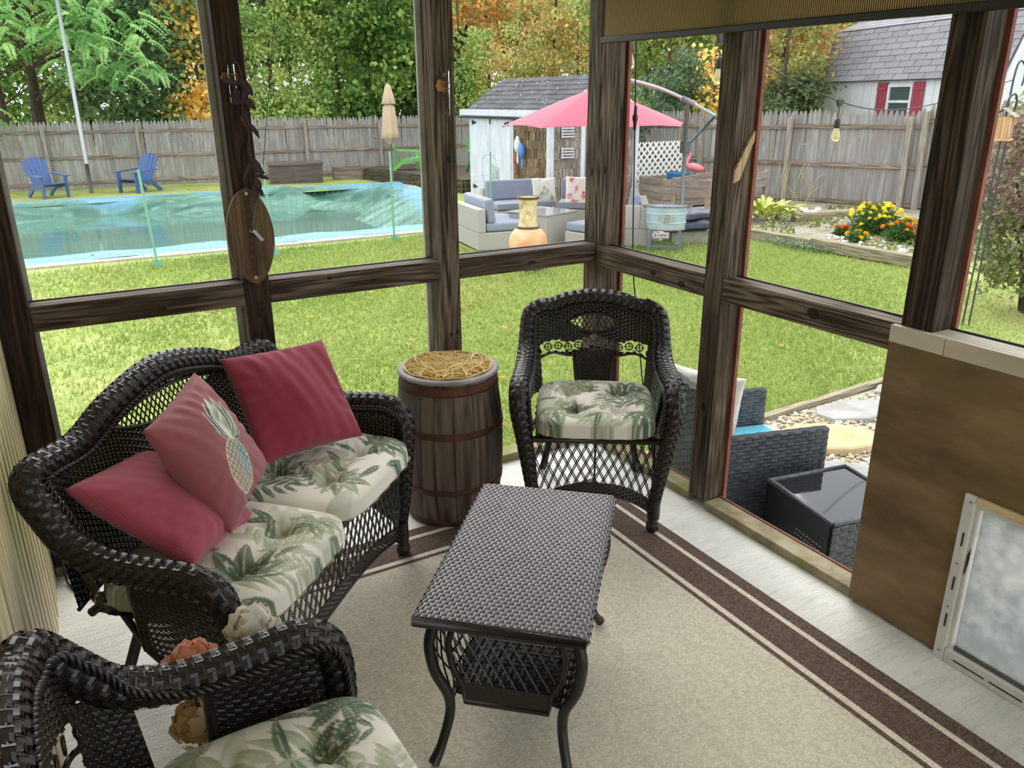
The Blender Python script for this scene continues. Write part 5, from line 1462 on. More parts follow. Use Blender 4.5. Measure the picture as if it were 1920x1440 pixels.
# ================================================================== wire garden fence with green stakes before the pool
WF = thing('wire_pool_fence', 'low green wire mesh fence on metal stakes in front of the pool', 'wire fence', (0, 0, 0))
M_stake = plain('green_stake', lin((122, 176, 152)), .5)
M_wire = plain('green_wire', lin((96, 140, 122)), .5)
wp = [(-4.6, 9.0), (-2.7, 8.85), (-1.04, 8.72), (.55, 8.62), (2.54, 8.98), (4.55, 9.4), (5.4, 10.6), (6.0, 12.0)]
for i, (x, y) in enumerate(wp):
    z = float(gz(x, y)); h = 1.33 if i != 4 else 1.42
    if i > 5: continue
    m = MB(); m.tube([(0, 0, -.05), ((-.06 if i in (2, 3) else 0.0), 0, h)], .0165, 6); m.ab((-.05, -.004, .04), (.05, .004, .13)); m.build('stake', M_stake, WF, loc=(x, y, z))
for i in range(len(wp) - 1):
    p, q = np.array(wp[i]), np.array(wp[i + 1]); L = np.linalg.norm(q - p)
    m = MB()
    zz_ = lambda t: float(gz(0, p[1] + (q[1] - p[1]) * t))
    for k in range(10):
        h = .06 + k * .10
        P = [(p[0] + (q[0] - p[0]) * t, p[1] + (q[1] - p[1]) * t, zz_(t) + h + .012 * math.sin(t * 9 + k) - .03 * math.sin(math.pi * t)) for t in np.linspace(0, 1, 7)]
        m.tube(P, .0017, 3, cap=False)
    for t in np.arange(0, 1, .1 / L):
        b = p + (q - p) * t
        m.tube([(b[0], b[1], zz_(t) + .06 - .03 * math.sin(math.pi * t)), (b[0] + .01 * math.sin(t * 50), b[1], zz_(t) + .96 - .03 * math.sin(math.pi * t))], .0018, 3, cap=False)
    m.build('wire_mesh', M_wire, WF, kind='stuff')

# ================================================================== picket stockade fences
M_pick = wood('grey_picket', lin((132, 130, 129)), lin((160, 158, 156)), 'Z', 14, rough=.9, bump=.15, rand=.1, c3=lin((142, 131, 122)))
M_frail = wood('fence_rail', lin((112, 96, 84)), lin((156, 142, 128)), 'X', 30, rough=.9, bump=.3, rand=.12)
M_fpost = wood('fence_post', lin((132, 124, 112)), lin((172, 164, 152)), 'Z', 30, rough=.9, rand=.1)
m = MB(); m.prism([(-.046, 0), (.046, 0), (.046, 1.74), (.018, 1.84), (0, 1.86), (-.018, 1.84), (-.046, 1.74)], 0, .016, M=np.array([[1, 0, 0], [0, 0, 1], [0, 1, 0]]))
picket = m.mesh('picket', M_pick)
def fence(name, label, segs, post_every=2.4, face=-1, h=1.0):
    T = thing(name, label, 'fence', (0, 0, 0), 0, 'stockade fences')
    rf = np.random.default_rng(len(segs))
    for (p, q, hh) in segs:
        p, q = np.array(p, float), np.array(q, float); L = np.linalg.norm(q - p); d = (q - p) / L; a = math.atan2(d[1], d[0])
        nv = np.array([d[1], -d[0]])          # towards the viewer side
        for s in np.arange(.05, L, .101):
            c = p + d * s
            inst(picket, 'picket', T, (c[0], c[1], float(gz(c[0], c[1])) + rf.uniform(-.02, .02)), (rf.normal(0, .004), rf.normal(0, .006), a), (rf.uniform(1.04, 1.09), 1, hh * rf.uniform(.988, 1.012)))
        for z in (.16, .86, 1.56):
            k0 = 0.0
            while k0 < L - .05:
                k1 = min(L, k0 + 2.42)
                A, B = p + d * k0 - nv * 0.0 + nv * .022, p + d * k1 + nv * .022
                mid = (A + B) / 2
                MB().ab((-(k1 - k0) / 2 + .004, -.02, -.04), ((k1 - k0) / 2 - .004, .02, .04)).build('rail', M_frail, T, loc=(mid[0], mid[1], float(gz(mid[0], mid[1])) + z * hh + rf.uniform(-.015, .015)), rot=(0, -(float(gz(B[0], B[1])) - float(gz(A[0], A[1]))) / (k1 - k0), a))
                k0 = k1
        for s in np.arange(0, L + .1, post_every):
            c = p + d * min(s, L) + nv * .065
            MB().ab((-.05, -.045, 0), (.05, .045, 1.66 * hh + .1)).build('post', M_fpost, T, bevel=.01, loc=(c[0], c[1], float(gz(c[0], c[1])) - .03), rot=(rf.normal(0, .012), rf.normal(0, .012), a))
    return T
fence('stockade_fence', 'long weathered grey stockade fence behind the pool', [((-4.4, 23.68), (11.0, 22.05), 1.0)])
fence('stockade_fence', 'grey-brown stockade fence along the right side of the garden', [((10.75, 16.5), (10.95, 11.0), 1.03), ((10.95, 11.0), (11.54, 9.0), 1.03), ((11.54, 9.0), (12.2, 6.4), 1.03), ((12.2, 6.4), (13.0, 3.3), 1.10)])

# ================================================================== adirondack chairs
def adirondack(name, label, loc, rz, mat, group):
    T = thing(name, label, 'garden chair', (loc[0], loc[1], float(gz(loc[0], loc[1])) + (loc[2] if len(loc) > 2 else 0)), rz, group)
    # faces -y; slatted fan back
    for k, sx in enumerate(np.linspace(-.22, .22, 5)):
        top = 1.0 - .9 * abs(sx) ** 1.6
        m = MB(); m.add([(sx * .82 - .046, .28, .28), (sx * .82 + .046, .28, .28), (sx * 1.15 + .056, .58, top), (sx * 1.15 - .056, .58, top), (sx * .82 - .046, .30, .27), (sx * .82 + .046, .30, .27), (sx * 1.15 + .056, .60, top - .01), (sx * 1.15 - .056, .60, top - .01)], [(0, 1, 2, 3), (7, 6, 5, 4), (0, 4, 5, 1), (1, 5, 6, 2), (2, 6, 7, 3), (3, 7, 4, 0)])
        m.build('back_slat', mat, T)
    MB().box((0, .49, .70), (.60, .03, .07), rotm(R(-14), 0, 0)).build('back_brace', mat, T)
    for k in range(5):
        y = -.26 + k * .115
        MB().box((0, y, .36 - .022 * k), (.52, .10, .02), rotm(R(-9), 0, 0)).build('seat_slat', mat, T)
    for s in (-1, 1):
        m = MB(); m.prism([(-.36, .53), (.42, .57), (.42, .60), (-.36, .56)], -.06, .06, M=np.array([[0, 0, 1], [1, 0, 0], [0, 1, 0]]), c=(s * .34, 0, 0)); m.build('arm', mat, T)
        m = MB(); m.prism([(-.34, 0), (-.24, 0), (-.22, .54), (-.33, .54)], -.02, .02, M=np.array([[0, 0, 1], [1, 0, 0], [0, 1, 0]]), c=(s * .30, 0, 0)); m.build('front_leg', mat, T)
        m = MB(); m.prism([(-.30, .28), (-.30, .38), (.30, .30), (.62, .04), (.60, 0), (.52, 0), (.26, .20)], -.02, .02, M=np.array([[0, 0, 1], [1, 0, 0], [0, 1, 0]]), c=(s * .275, 0, 0)); m.build('rear_leg', mat, T)
    return T
M_blue = plain('blue_resin', lin((66, 94, 146)), .45)
M_green = plain('green_resin', lin((122, 186, 108)), .45)
M_dkgreen = plain('dark_green_resin', lin((74, 132, 66)), .45)
adirondack('adirondack_chair', 'blue adirondack chair left of the white pole', (-2.12, 20.9), R(25), M_blue, 'adirondack chairs')
adirondack('adirondack_chair', 'blue adirondack chair right of the white pole', (-.05, 21.1), R(-50), M_blue, 'adirondack chairs')
adirondack('adirondack_chair', 'light green adirondack chair in profile left of the third post', (7.40, 19.7, .32), R(78), M_green, 'adirondack chairs')
adirondack('adirondack_chair', 'green adirondack chair partly hidden behind the white shed door', (8.75, 17.6, .32), R(-5), M_dkgreen, 'adirondack chairs')
# pole, deck box, folded umbrella, dark deck, crate
PL2 = thing('pole', 'tall white metal pole standing by the back fence', 'pole', (-1.15, 21.64, -.71))
MB().tube([(0, 0, .75), (0, 0, 6.5)], .045, 12).build('shaft', plain('white_pole', lin((172, 176, 180)), .4), PL2, smooth=True)
MB().tube([(0, 0, 0), (0, 0, .78)], .052, 12).build('sleeve', plain('pole_sleeve', lin((92, 84, 78)), .7), PL2, smooth=True)
M_box = wood('brown_resin', lin((84, 74, 72)), lin((108, 97, 94)), 'X', 20, rough=.6)
DB = thing('deck_box', 'brown resin storage box against the back fence', 'deck box', (4.35, 21.25, float(gz(4.35, 21.25))), R(-12))
MB().ab((-.76, -.33, 0), (.76, .33, .52)).build('body', M_box, DB, bevel=.02)
MB().ab((-.79, -.36, .52), (.79, .36, .62)).build('lid', M_box, DB, bevel=.02)
for k in (-.38, .38): MB().ab((k - .33, -.338, .06), (k + .33, -.328, .46)).build('front_panel', M_box, DB, bevel=.008)
FU = thing('folded_parasol', 'closed beige parasol standing beyond the pool', 'parasol', (6.52, 18.95, -.67))
MB().tube([(0, 0, 0), (0, 0, 2.75)], .022, 10).build('pole', plain('bronze_pole', lin((90, 78, 66)), .5), FU, smooth=True)
M_beige = fabric('beige_cloth', lin((196, 172, 144)), scale=200, amt=.1)
def folds(prof, k, amp, n=48):
    t = np.linspace(0, 2 * math.pi, n, endpoint=False)
    prof = np.array(prof); f = 1 + amp * np.cos(k * t)[None] * np.linspace(.3, 1, len(prof))[:, None]
    return np.stack([prof[:, :1] * f * np.cos(t), prof[:, :1] * f * np.sin(t), np.repeat(prof[:, 1:], n, 1)], 2)
MB().grid(folds([(.02, 2.74), (.08, 2.66), (.14, 2.42), (.19, 2.22), (.175, 2.20)], 6, .16), closed_v=True).build('top_tier', M_beige, FU, smooth=True)
MB().grid(folds([(.05, 2.26), (.16, 2.12), (.19, 1.8), (.22, 1.45), (.235, 1.30), (.19, 1.27), (.09, 1.18), (.05, 1.12)], 7, .2), closed_v=True).build('canopy', M_beige, FU, smooth=True)
MB().lathe([(0, 0), (.26, 0), (.26, .06), (.05, .1), (0, .1)], 20, cap=False).build('base', plain('parasol_base', lin((80, 78, 76)), .8), FU)
DK = thing('low_deck', 'low dark timber deck under the green chairs', 'deck', (7.05, 15.4, float(gz(0, 18))), R(5.3))
M_dk = wood('dark_deck', lin((58, 52, 42)), lin((96, 88, 72)), 'Y', 30, rough=.9)
for i in range(18):
    x = .08 + i * .155
    MB().ab((-.072, -3.2, -.03), (.072, 3.2, 0)).build('deck_board', M_dk, DK, loc=(x, 3.2, .32), rot=(-.013, 0, 0))
for z in (.07, .21): MB().ab((-.03, -3.2, -.066), (.03, 3.2, .066)).build('fascia_board', M_dk, DK, loc=(-.03, 3.2, z), rot=(-.013, 0, 0))
for z in (.07, .21): MB().ab((-1.35, -.03, -.066), (1.35, .03, .066)).build('fascia_board', wood('dark_deck_x%d' % int(z * 100), lin((58, 52, 42)), lin((96, 88, 72)), 'X', 30, rough=.9), DK, loc=(1.35, -.03, z + .04))
CRT = thing('plank_crate', 'small wooden plank box by the back fence', 'crate', (6.15, 21.5, float(gz(6, 21.5))), R(-8))
for k in range(3):
    MB().ab((-.55, -.20, .02 + k * .12), (.55, -.18, .13 + k * .12)).build('plank', M_frail, CRT); MB().ab((-.55, .18, .02 + k * .12), (.55, .20, .13 + k * .12)).build('plank', M_frail, CRT)
for s in (-1, 1): MB().ab((s * .54 - .012, -.18, .02), (s * .54 + .012, .18, .37)).build('end_board', M_frail, CRT)

# ================================================================== cedar-shingled garden shed
GSH = float(gz(7, 12.5)) - .02
SH = thing('garden_shed', 'grey cedar-shingled garden shed with white double doors and dark roof', 'shed', (0, 0, GSH))
M_wpaint = noisy('white_paint', lin((196, 198, 206)), lin((220, 222, 230)), 5, (1, 1, .4), rough=.6)
M_ced = wood('cedar_shingle', lin((104, 98, 92)), lin((156, 150, 144)), 'Z', 6, rough=.9, bump=.4, rand=.2, c3=lin((136, 118, 102)))
M_ced2 = wood('brown_cedar_shingle', lin((74, 60, 50)), lin((150, 122, 92)), 'Z', 6, rough=.9, bump=.4, rand=.25, c3=lin((92, 84, 76)))
X0, X1, Y0, Y1, EH, RH_ = 6.68, 8.90, 10.82, 14.2, 1.96, 2.66
xr_ = (X0 + X1) / 2
MB().prism([(X0 + .03, 0), (X1 - .03, 0), (X1 - .03, EH), (xr_, RH_ - .06), (X0 + .03, EH)], Y0 + .03, Y1 - .03, M=np.array([[1, 0, 0], [0, 0, 1], [0, 1, 0]])).build('sheathing', plain('shed_sheathing', lin((60, 52, 46)), .9), SH)
def shingle_wall(ux, o, L, rows, rh, hmax, mat, nrm, sw=.2, name='shingle'):
    m = MB(); m.ab((-.5, -.0, 0), (.5, .012, 1)); 
    me = MB(); me.add([(-.5, 0, 0), (.5, 0, 0), (.5, -.008, 1), (-.5, -.008, 1), (-.5, -.016, 0), (.5, -.016, 0), (.5, -.010, 1), (-.5, -.010, 1)], [(4, 5, 6, 7), (0, 4, 7, 3), (1, 2, 6, 5), (0, 1, 5, 4), (3, 7, 6, 2)])
    me = me.mesh(name, mat)
    rr = np.random.default_rng(int(L * 100))
    a = math.atan2(ux[1], ux[0])
    for r_ in range(rows):
        z = r_ * rh; s = -rr.uniform(0, .1)
        while s < L:
            w_ = rr.uniform(.75, 1.3) * sw; e = min(s + w_, L); b = max(0, s)
            if e - b > .03:
                c = np.array(o[:2]) + np.array(ux) * (b + e) / 2
                hm = hmax((b + e) / 2)
                if z < hm - .03: inst(me, name, SH, (c[0], c[1], z + rr.uniform(-.008, .008)), (0, 0, a), ((e - b) * .97, 1, min(rh * 1.12, hm - z)))
            s += w_
shingle_wall((0, -1), (X0, 12.22), 12.22 - Y0 - .08, 11, .18, lambda s: EH, M_ced2, None)
shingle_wall((1, 0), (X0 + .1, Y0), X1 - X0 - .2, 15, .18, lambda s: EH + (RH_ - EH) * (1 - abs((s + .1) - 1.11) / 1.11) - .08, M_ced, None)
for (x, y) in ((X0, Y0), (X1, Y0), (X0, 12.27), (X0, Y1)):
    MB().ab((x - .022, y - .022, 0), (x + (.09 if x == X0 and y == Y0 else .012), y + .09, EH)).build('corner_trim', M_wpaint, SH) if not (x == X1) else MB().ab((x - .10, y - .022, 0), (x + .022, y + .09, EH)).build('corner_trim', M_wpaint, SH)
DL0 = MB().ab((X0 - .05, 12.32, .06), (X0 - .01, 13.22, EH - .06)).build('door_leaf', M_wpaint, SH, bevel=.006)
DL1 = MB().ab((X0 - .05, 13.23, .06), (X0 - .01, 14.14, EH - .06)).build('door_leaf', M_wpaint, SH, bevel=.006)
MB().ab((X0 - .16, Y0 - .2, EH - .06), (X0 - .13, Y1 + .3, EH + .07)).build('fascia', M_wpaint, SH)
for y in (12.36, 14.08):
    for z in (.3, EH - .22):
        s = 1 if y < 13 else -1
        MB().prism([(0, -.05), (.20 * s, -.012), (.20 * s, .012), (0, .05)], 0, .012, M=np.array([[0, 0, -1], [1, 0, 0], [0, 1, 0]]), c=(X0 - .05, y, z)).build('strap_hinge', M_black, DL0 if y < 13 else DL1)
MB().bar((X0 - .06, 14.05, EH - .09), (X0 - .06, 13.2, EH - .11), .02, .02).build('door_bar', M_black, SH)
MB().ab((X0 - .07, 13.19, EH - .24), (X0 - .05, 13.22, EH - .1)).build('door_latch', M_black, DL0)
m = MB()          # line drawing of a cup with steam on the doors
M_ink = plain('pale_ink', lin((150, 160, 164)), .8)
cu = lambda y, z: (X0 - .052, 13.28 - y, z)
t = np.linspace(0, math.pi, 24)
m.tube([cu(-.33 + .0, .62)] + [cu(-.33 * math.cos(q), .92 + .14 * math.sin(q)) for q in t] + [cu(.33, .62)], .005, 4)
m.tube([cu(.33 * math.cos(q), .62 - .22 * math.sin(q)) for q in t], .005, 4)
for dy in (-.06, .04): m.tube(cr([cu(dy, 1.12), cu(dy + .035, 1.2), cu(dy - .02, 1.27), cu(dy + .02, 1.36)], 5), .005, 4)
m.build('cup_drawing', M_ink, SH, kind='stuff')
# roof shingles
M_roof = noisy('asphalt_shingle', lin((66, 66, 70)), lin((100, 100, 104)), 30, rough=.95, rand=.22, bump=.2)
def shingled_roof(parent, A, B, Cc_, D, rows, sw, mat, deck_mat, name='roof_shingle', th=.012, off=0.0):
    """A,B = eave ends, D,Cc_ = ridge ends (A->D up)."""
    A, B, Cc_, D = (np.array(p, float) for p in (A, B, Cc_, D))
    nrm = np.cross(B - A, D - A); nrm /= np.linalg.norm(nrm)
    if nrm[2] < 0: nrm = -nrm
    MB().add([A - nrm * .005, B - nrm * .005, Cc_ - nrm * .005, D - nrm * .005, A - nrm * .03, B - nrm * .03, Cc_ - nrm * .03, D - nrm * .03], [(0, 1, 2, 3), (7, 6, 5, 4), (0, 4, 5, 1), (1, 5, 6, 2), (2, 6, 7, 3), (3, 7, 4, 0)]).build('roof_deck', deck_mat, parent)
    u = (B - A); L = np.linalg.norm(u); u /= L
    up = (D - A); H_ = np.linalg.norm(up); up /= H_
    me = MB(); me.add([(-.5, 0, 0), (.5, 0, 0), (.5, 1, 0), (-.5, 1, 0), (-.5, 0, th), (.5, 0, th), (.5, 1, th * .15), (-.5, 1, th * .15)], [(4, 5, 6, 7), (0, 1, 5, 4), (1, 2, 6, 5), (3, 0, 4, 7)])
    me = me.mesh(name, mat)
    Mr = Matrix([list(x) for x in np.stack([u, up, np.cross(u, up)], 1)])
    if np.cross(u, up) @ nrm < 0:
        Mr = Matrix([list(x) for x in np.stack([-u, up, -np.cross(u, up)], 1)])
    eul = Mr.to_euler()
    rr = np.random.default_rng(rows * 7 + int(L * 10))
    rh = H_ / rows
    for r_ in range(rows):
        s = -(r_ % 2) * sw / 2
        while s < L:
            b, e = max(0, s), min(L, s + sw)
            if e - b > .04:
                c = A + u * (b + e) / 2 + up * (r_ * rh)
                inst(me, name, parent, tuple(c), eul, ((e - b) * .965, rh * 1.12 if r_ < rows - 1 else rh, rr.uniform(.8, 1.3)))
            s += sw
ZE, ZR = EH + .05, RH_ + .04
xe0, xe1 = X0 - .15, X1 + .15
ya, yb = Y0 - .22, Y1 + .42
sl = (ZR - (EH - .0)) / (xr_ - X0)
ze = ZR - sl * (xr_ - xe0)
shingled_roof(SH, (xe0, yb, ze), (xe0, ya, ze), (xr_, ya, ZR), (xr_, yb, ZR), 9, .30, M_roof, plain('roof_deck', lin((70, 66, 62)), .9))
MB().add([(xr_, ya, ZR), (xe1, ya, ze), (xe1, yb, ze), (xr_, yb, ZR), (xr_, ya, ZR - .03), (xe1, ya, ze - .03), (xe1, yb, ze - .03), (xr_, yb, ZR - .03)], [(0, 1, 2, 3), (7, 6, 5, 4), (0, 4, 5, 1), (1, 5, 6, 2), (2, 6, 7, 3)]).build('roof_slope', M_roof, SH)
for sg in (-1, 1):
    MB().bar((xr_, ya - .012, ZR - .075), (xe0 if sg < 0 else xe1, ya - .012, ze - .075), .02, .12, up=(0, 0, 1)).build('rake_board', M_wpaint, SH)
m = MB(); rk = np.random.default_rng(12)          # pale lichen and leaf flecks on the roof
for k in range(46):
    f, y = rk.uniform(.04, .96), rk.uniform(ya + .1, yb - .1); r_ = rk.uniform(.015, .04)
    c = np.array([xe0 + (xr_ - xe0) * f, y, ze + (ZR - ze) * f + .022]); tv = np.array([xr_ - xe0, 0, ZR - ze]); tv /= np.linalg.norm(tv)
    an_ = rk.uniform(0, 3); ca, sa = math.cos(an_), math.sin(an_)
    m.add([c + tv * r_ * ca + np.array([0, r_ * sa, 0]), c - tv * r_ * .4 * sa + np.array([0, r_ * .4 * ca, 0]), c - tv * r_ * ca - np.array([0, r_ * sa, 0]), c + tv * r_ * .4 * sa - np.array([0, r_ * .4 * ca, 0])], [(0, 1, 2, 3)])
m.build('lichen_flecks', plain('lichen', lin((214, 212, 206)), .9), SH, kind='stuff')
# door trim on the gable wall
MB().ab((7.42, Y0 - .035, .55), (7.52, Y0 - .016, EH - .12)).build('window_trim', M_wpaint, SH); MB().ab((8.18, Y0 - .035, .55), (8.28, Y0 - .016, EH - .12)).build('window_trim', M_wpaint, SH)
MB().ab((7.52, Y0 - .03, .62), (8.18, Y0 - .016, EH - .2)).build('window_pane', plain('shed_pane', lin((120, 130, 134)), .1), SH)
for z, lab in ((1.62, 'upper'), (1.22, 'lower')):
    T = thing('wall_rack', lab + ' white slatted rack on the shed gable wall', 'rack', (6.92, Y0 - .06, GSH + z), 0, 'racks on the shed')
    for k in range(4): MB().ab((0, -.012, -.11 + k * .055), (.30, .012, -.085 + k * .055)).build('slat', M_wpaint, T)
    MB().ab((.02, .013, -.12), (.05, .034, .10)).build('mount', M_wpaint, T)
    MB().tube(cr([(-.05, 0, .12), (-.08, -.03, .0), (-.05, 0, -.14)], 6), .012, 6).build('hook', M_steel, T, smooth=True)
for (y, z, c, r_, h_, lab) in ((11.92, 1.28, (226, 230, 232), .075, .34, 'white buoy with red stick hanging on the shed wall'), (11.74, 1.18, (84, 132, 206), .07, .30, 'blue buoy hanging on the shed wall'), (12.02, 1.05, (176, 74, 64), .045, .22, 'small red buoy hanging low on the shed wall')):
    T = thing('buoy', lab, 'buoy', (X0 - .10, y, GSH + z - .1), 0, 'buoys on the shed')
    MB().lathe([(0, 0), (r_ * .6, 0), (r_, h_ * .3), (r_, h_ * .6), (r_ * .35, h_ * .95), (0, h_)], 12, cap=False).build('float', plain('buoy_%d' % c[0], lin(c), .6), T, smooth=True)
    MB().tube([(0, 0, -.22), (0, 0, 0.02)], .022, 8).build('stick', plain('buoy_stick_%d' % c[0], lin((c[0], min(255, c[1] + 20), min(255, c[2] + 20))), .6), T)
    MB().tube([(.0, 0, h_ - .01), (.07, 0, h_ + .08)], .006, 5).build('rope', M_black, T)
# ================================================================== white lattice and red cantilever umbrella
LT = thing('lattice_panel', 'white diagonal lattice panel right of the shed', 'lattice', (8.95, 10.95, float(gz(9, 11))), R(3))
Lw, Lh = 1.55, 1.30
M_lat = plain('white_vinyl', lin((236, 238, 238)), .5)
k = 0
for sg in (1, -1):
    for s0 in np.arange(-Lh, Lw, .168):
        a, b = [s0, 0.0], [s0 + Lh, Lh]
        if a[0] < 0: a = [0.0, -s0]
        if b[0] > Lw: b = [Lw, Lw - s0]
        if b[0] - a[0] < .05: continue
        p, q = (a, b) if sg > 0 else ([Lw - a[0], a[1]], [Lw - b[0], b[1]])
        MB().bar((p[0], .004 * sg, p[1]), (q[0], .004 * sg, q[1]), .007, .040, up=(0, 0, 1)).build('strip', M_lat, LT)
        d = np.array([q[0] - p[0], 0, q[1] - p[1]])
# bar() keeps height along z; strips are laid flat in the panel plane
for s in (0, 1): MB().ab((-.03 if s == 0 else Lw - .02, -.02, 0), (.03 if s == 0 else Lw + .03, .02, Lh)).build('upright', M_lat, LT) if s == 0 else None

UM = thing('cantilever_umbrella', 'red cantilever parasol open over the patio seating', 'parasol', (5.6, 7.8, float(gz(5, 7.8))))
ug = -float(gz(5, 7.8))
Rm_, zr, zt = 1.50, 1.24 + ug, 1.80 + ug
M_umb = fabric('red_canopy', lin((198, 54, 84)), scale=150, amt=.06)
nr = 8
for i in range(nr):
    a0, a1 = 2 * math.pi * (i + .5) / nr, 2 * math.pi * (i + 1.5) / nr
    g = []
    for f in np.linspace(.06, 1, 9):
        row = []
        for q in np.linspace(0, 1, 7):
            p0, p1 = np.array([math.cos(a0), math.sin(a0)]) * Rm_ * f, np.array([math.cos(a1), math.sin(a1)]) * Rm_ * f
            p = p0 + (p1 - p0) * q
            z = zt - (zt - zr) * f ** 1.12 + .05 * f * (4 * q * (1 - q)) * .6
            row.append((p[0], p[1], z))
        g.append(row)
    MB().grid(g).build('canopy_panel', M_umb, UM, smooth=True)
    MB().tube([(math.cos(a0) * Rm_ * f, math.sin(a0) * Rm_ * f, zt - (zt - zr) * f ** 1.12 - .012) for f in np.linspace(.06, 1, 8)], .009, 6).build('rib', M_steel, UM, smooth=True)
MB().lathe([(.02, zt + .03), (.10, zt + .025), (.16, zt - .01), (.15, zt - .03)], 16, cap=False).build('vent_cap', M_umb, UM, smooth=True)
M_pole = plain('grey_pole', lin((118, 124, 130)), .45, .3)
pb = np.array([1.25, -.76])
MB().tube([(pb[0], pb[1], 0), (pb[0], pb[1], 1.62 + ug)], .034, 12).build('post', M_pole, UM, smooth=True)
dirv = pb / np.linalg.norm(pb)
def al(d, z): return (dirv[0] * d, dirv[1] * d, z)
arm = cr([al(1.93, 1.36 + ug), al(1.46, 1.60 + ug), al(1.0, 1.79 + ug), al(.5, 1.92 + ug), al(.1, 1.96 + ug), al(0, 1.93 + ug), al(0, zt)], 8)
MB().tube(arm, .026, 10).build('boom', plain('boom_grey', lin((168, 174, 180)), .4, .3), UM, smooth=True)
MB().tube([al(1.36, 1.645 + ug), al(1.56, 1.55 + ug)], .045, 10).build('boom_joint', M_pole, UM, smooth=True)
MB().tube([al(1.95, 1.35 + ug), al(1.90, 1.375 + ug)], .042, 10).build('boom_end', M_pole, UM, smooth=True)
MB().tube([al(1.50, .92 + ug), al(1.90, 1.36 + ug)], .02, 8).build('strut', plain('strut_dark', lin((60, 64, 68)), .5), UM, smooth=True)
MB().ab((pb[0] - .06, pb[1] - .06, .80 + ug), (pb[0] + .06, pb[1] + .06, 1.0 + ug)).build('crank_box', plain('crank_grey', lin((86, 90, 94)), .5), UM, bevel=.01)
m = MB(); m.ab((pb[0] - .5, pb[1] - .05, 0), (pb[0] + .5, pb[1] + .05, .05)); m.ab((pb[0] - .05, pb[1] - .5, 0), (pb[0] + .05, pb[1] + .5, .05)); m.build('base_cross', M_pole, UM, kind='stuff')

# ================================================================== pale grey wicker lounge set
M_pw = noisy('pale_grey_wicker', lin((156, 153, 148)), lin((188, 185, 180)), 60, (1, 1, 4), rough=.6, bump=.6)
M_bc = fabric('slate_blue_cushion', lin((136, 142, 162)), scale=300, amt=.08)
def lounge(label, loc, rz, w_, d_, back=True, arms=(), group='grey wicker lounge set', hb=.64):
    """faces -y locally, width along x"""
    T = thing('lounge_sofa', label, 'outdoor sofa', (loc[0], loc[1], float(gz(*loc))), rz, group)
    MB().ab((-w_ / 2, -d_ / 2, .03), (w_ / 2, d_ / 2, .29)).build('base', M_pw, T, bevel=.015)
    if back: MB().ab((-w_ / 2, d_ / 2 - .13, .29), (w_ / 2, d_ / 2, hb)).build('back', M_pw, T, bevel=.015)
    for s in arms: MB().ab((s * w_ / 2 - (.13 if s > 0 else 0), -d_ / 2, .29), (s * w_ / 2 + (.13 if s < 0 else 0), d_ / 2 - (.13 if back else 0), hb)).build('arm', M_pw, T, bevel=.015)
    x0, x1 = -w_ / 2 + (.14 if -1 in arms else .01), w_ / 2 - (.14 if 1 in arms else .01)
    y1 = d_ / 2 - (.14 if back else .01)
    c = MB().ab((x0, -d_ / 2 + .0, .30), (x1, y1, .42)).build('seat_cushion', M_bc, T, bevel=.03)
    if back: MB().box(((x0 + x1) / 2, y1 - .08, .60), (x1 - x0 - .02, .13, .36), rotm(R(-8), 0, 0)).build('back_cushion', M_bc, T, bevel=.035)
    for sx in (-1, 1):
        for sy in (-1, 1): MB().ab((sx * (w_ / 2 - .06) - .025, sy * (d_ / 2 - .06) - .025, 0), (sx * (w_ / 2 - .06) + .025, sy * (d_ / 2 - .06) + .025, .04)).build('foot', M_black, T)
    return T
lounge('grey wicker lounge seat nearest the third timber post', (3.72, 7.86), R(82), 1.08, .84)
lounge('grey wicker lounge seat behind the clay chiminea', (5.35, 9.85), R(-6), 1.15, .8)
lounge('grey wicker corner lounge seat with a floral pillow', (6.45, 9.1), R(-40), 1.1, .85, arms=(1,))
lounge('grey wicker lounge seat end-on behind the galvanised tub', (5.645, 7.07), R(-127), 1.35, .8, arms=(1,))
lounge('low grey wicker ottoman with slate cushion before the corner post', (4.78, 6.62), R(15), .62, .6, back=False)
CT = thing('lounge_table', 'grey wicker storage table with glass top among the lounge seats', 'table', (4.47, 7.55, float(gz(4, 7.5))), R(18))
MB().ab((-.38, -.38, .02), (.38, .38, .50)).build('body', M_pw, CT, bevel=.012)
MB().ab((-.40, -.40, .505), (.40, .40, .515)).build('glass', plain('table_glass', lin((170, 176, 178)), .05, 0, .6), CT)
MB().ab((-.39, -.39, .495), (.39, .39, .505)).build('rim', M_pw, CT)
def floral(seed, base):
    def f(x, y):
        p = Paint(x, y, lin(base), seed); r = np.random.default_rng(seed)
        for _ in range(9):
            cx, cy, rr = r.uniform(-.8, .8), r.uniform(-.8, .8), r.uniform(.14, .26)
            col = [(208, 74, 104), (232, 150, 170), (222, 110, 132)][r.integers(3)] if seed < 5 else [(150, 152, 146), (186, 186, 180)][r.integers(2)]
            for k in range(5): p.blade(cx, cy, k * 1.256 + r.uniform(0, 1), rr, .33, lin(col), lin([min(255, c + 30) for c in col]), False)
            p.blade(cx, cy, r.uniform(0, 6.28), rr * 1.6, .12, lin((136, 150, 128)), lin((160, 170, 150)), False)
        return np.clip(p.c, 0, 1)
    return f
def basis(u, v):
    u = np.array(u, float); u /= np.linalg.norm(u); v = np.array(v, float); v = v - u * (u @ v); v /= np.linalg.norm(v)
    return np.stack([u, v, np.cross(u, v)], 1).tolist()
pillow('floral_pillow', 'white pillow with pink roses on the corner lounge seat', basis((.75, -.6, 0), (.15, .2, 1)), (6.12, 8.95, .08), .50, M_print, .08, 2, paint=floral(3, (232, 222, 222)), n=50)
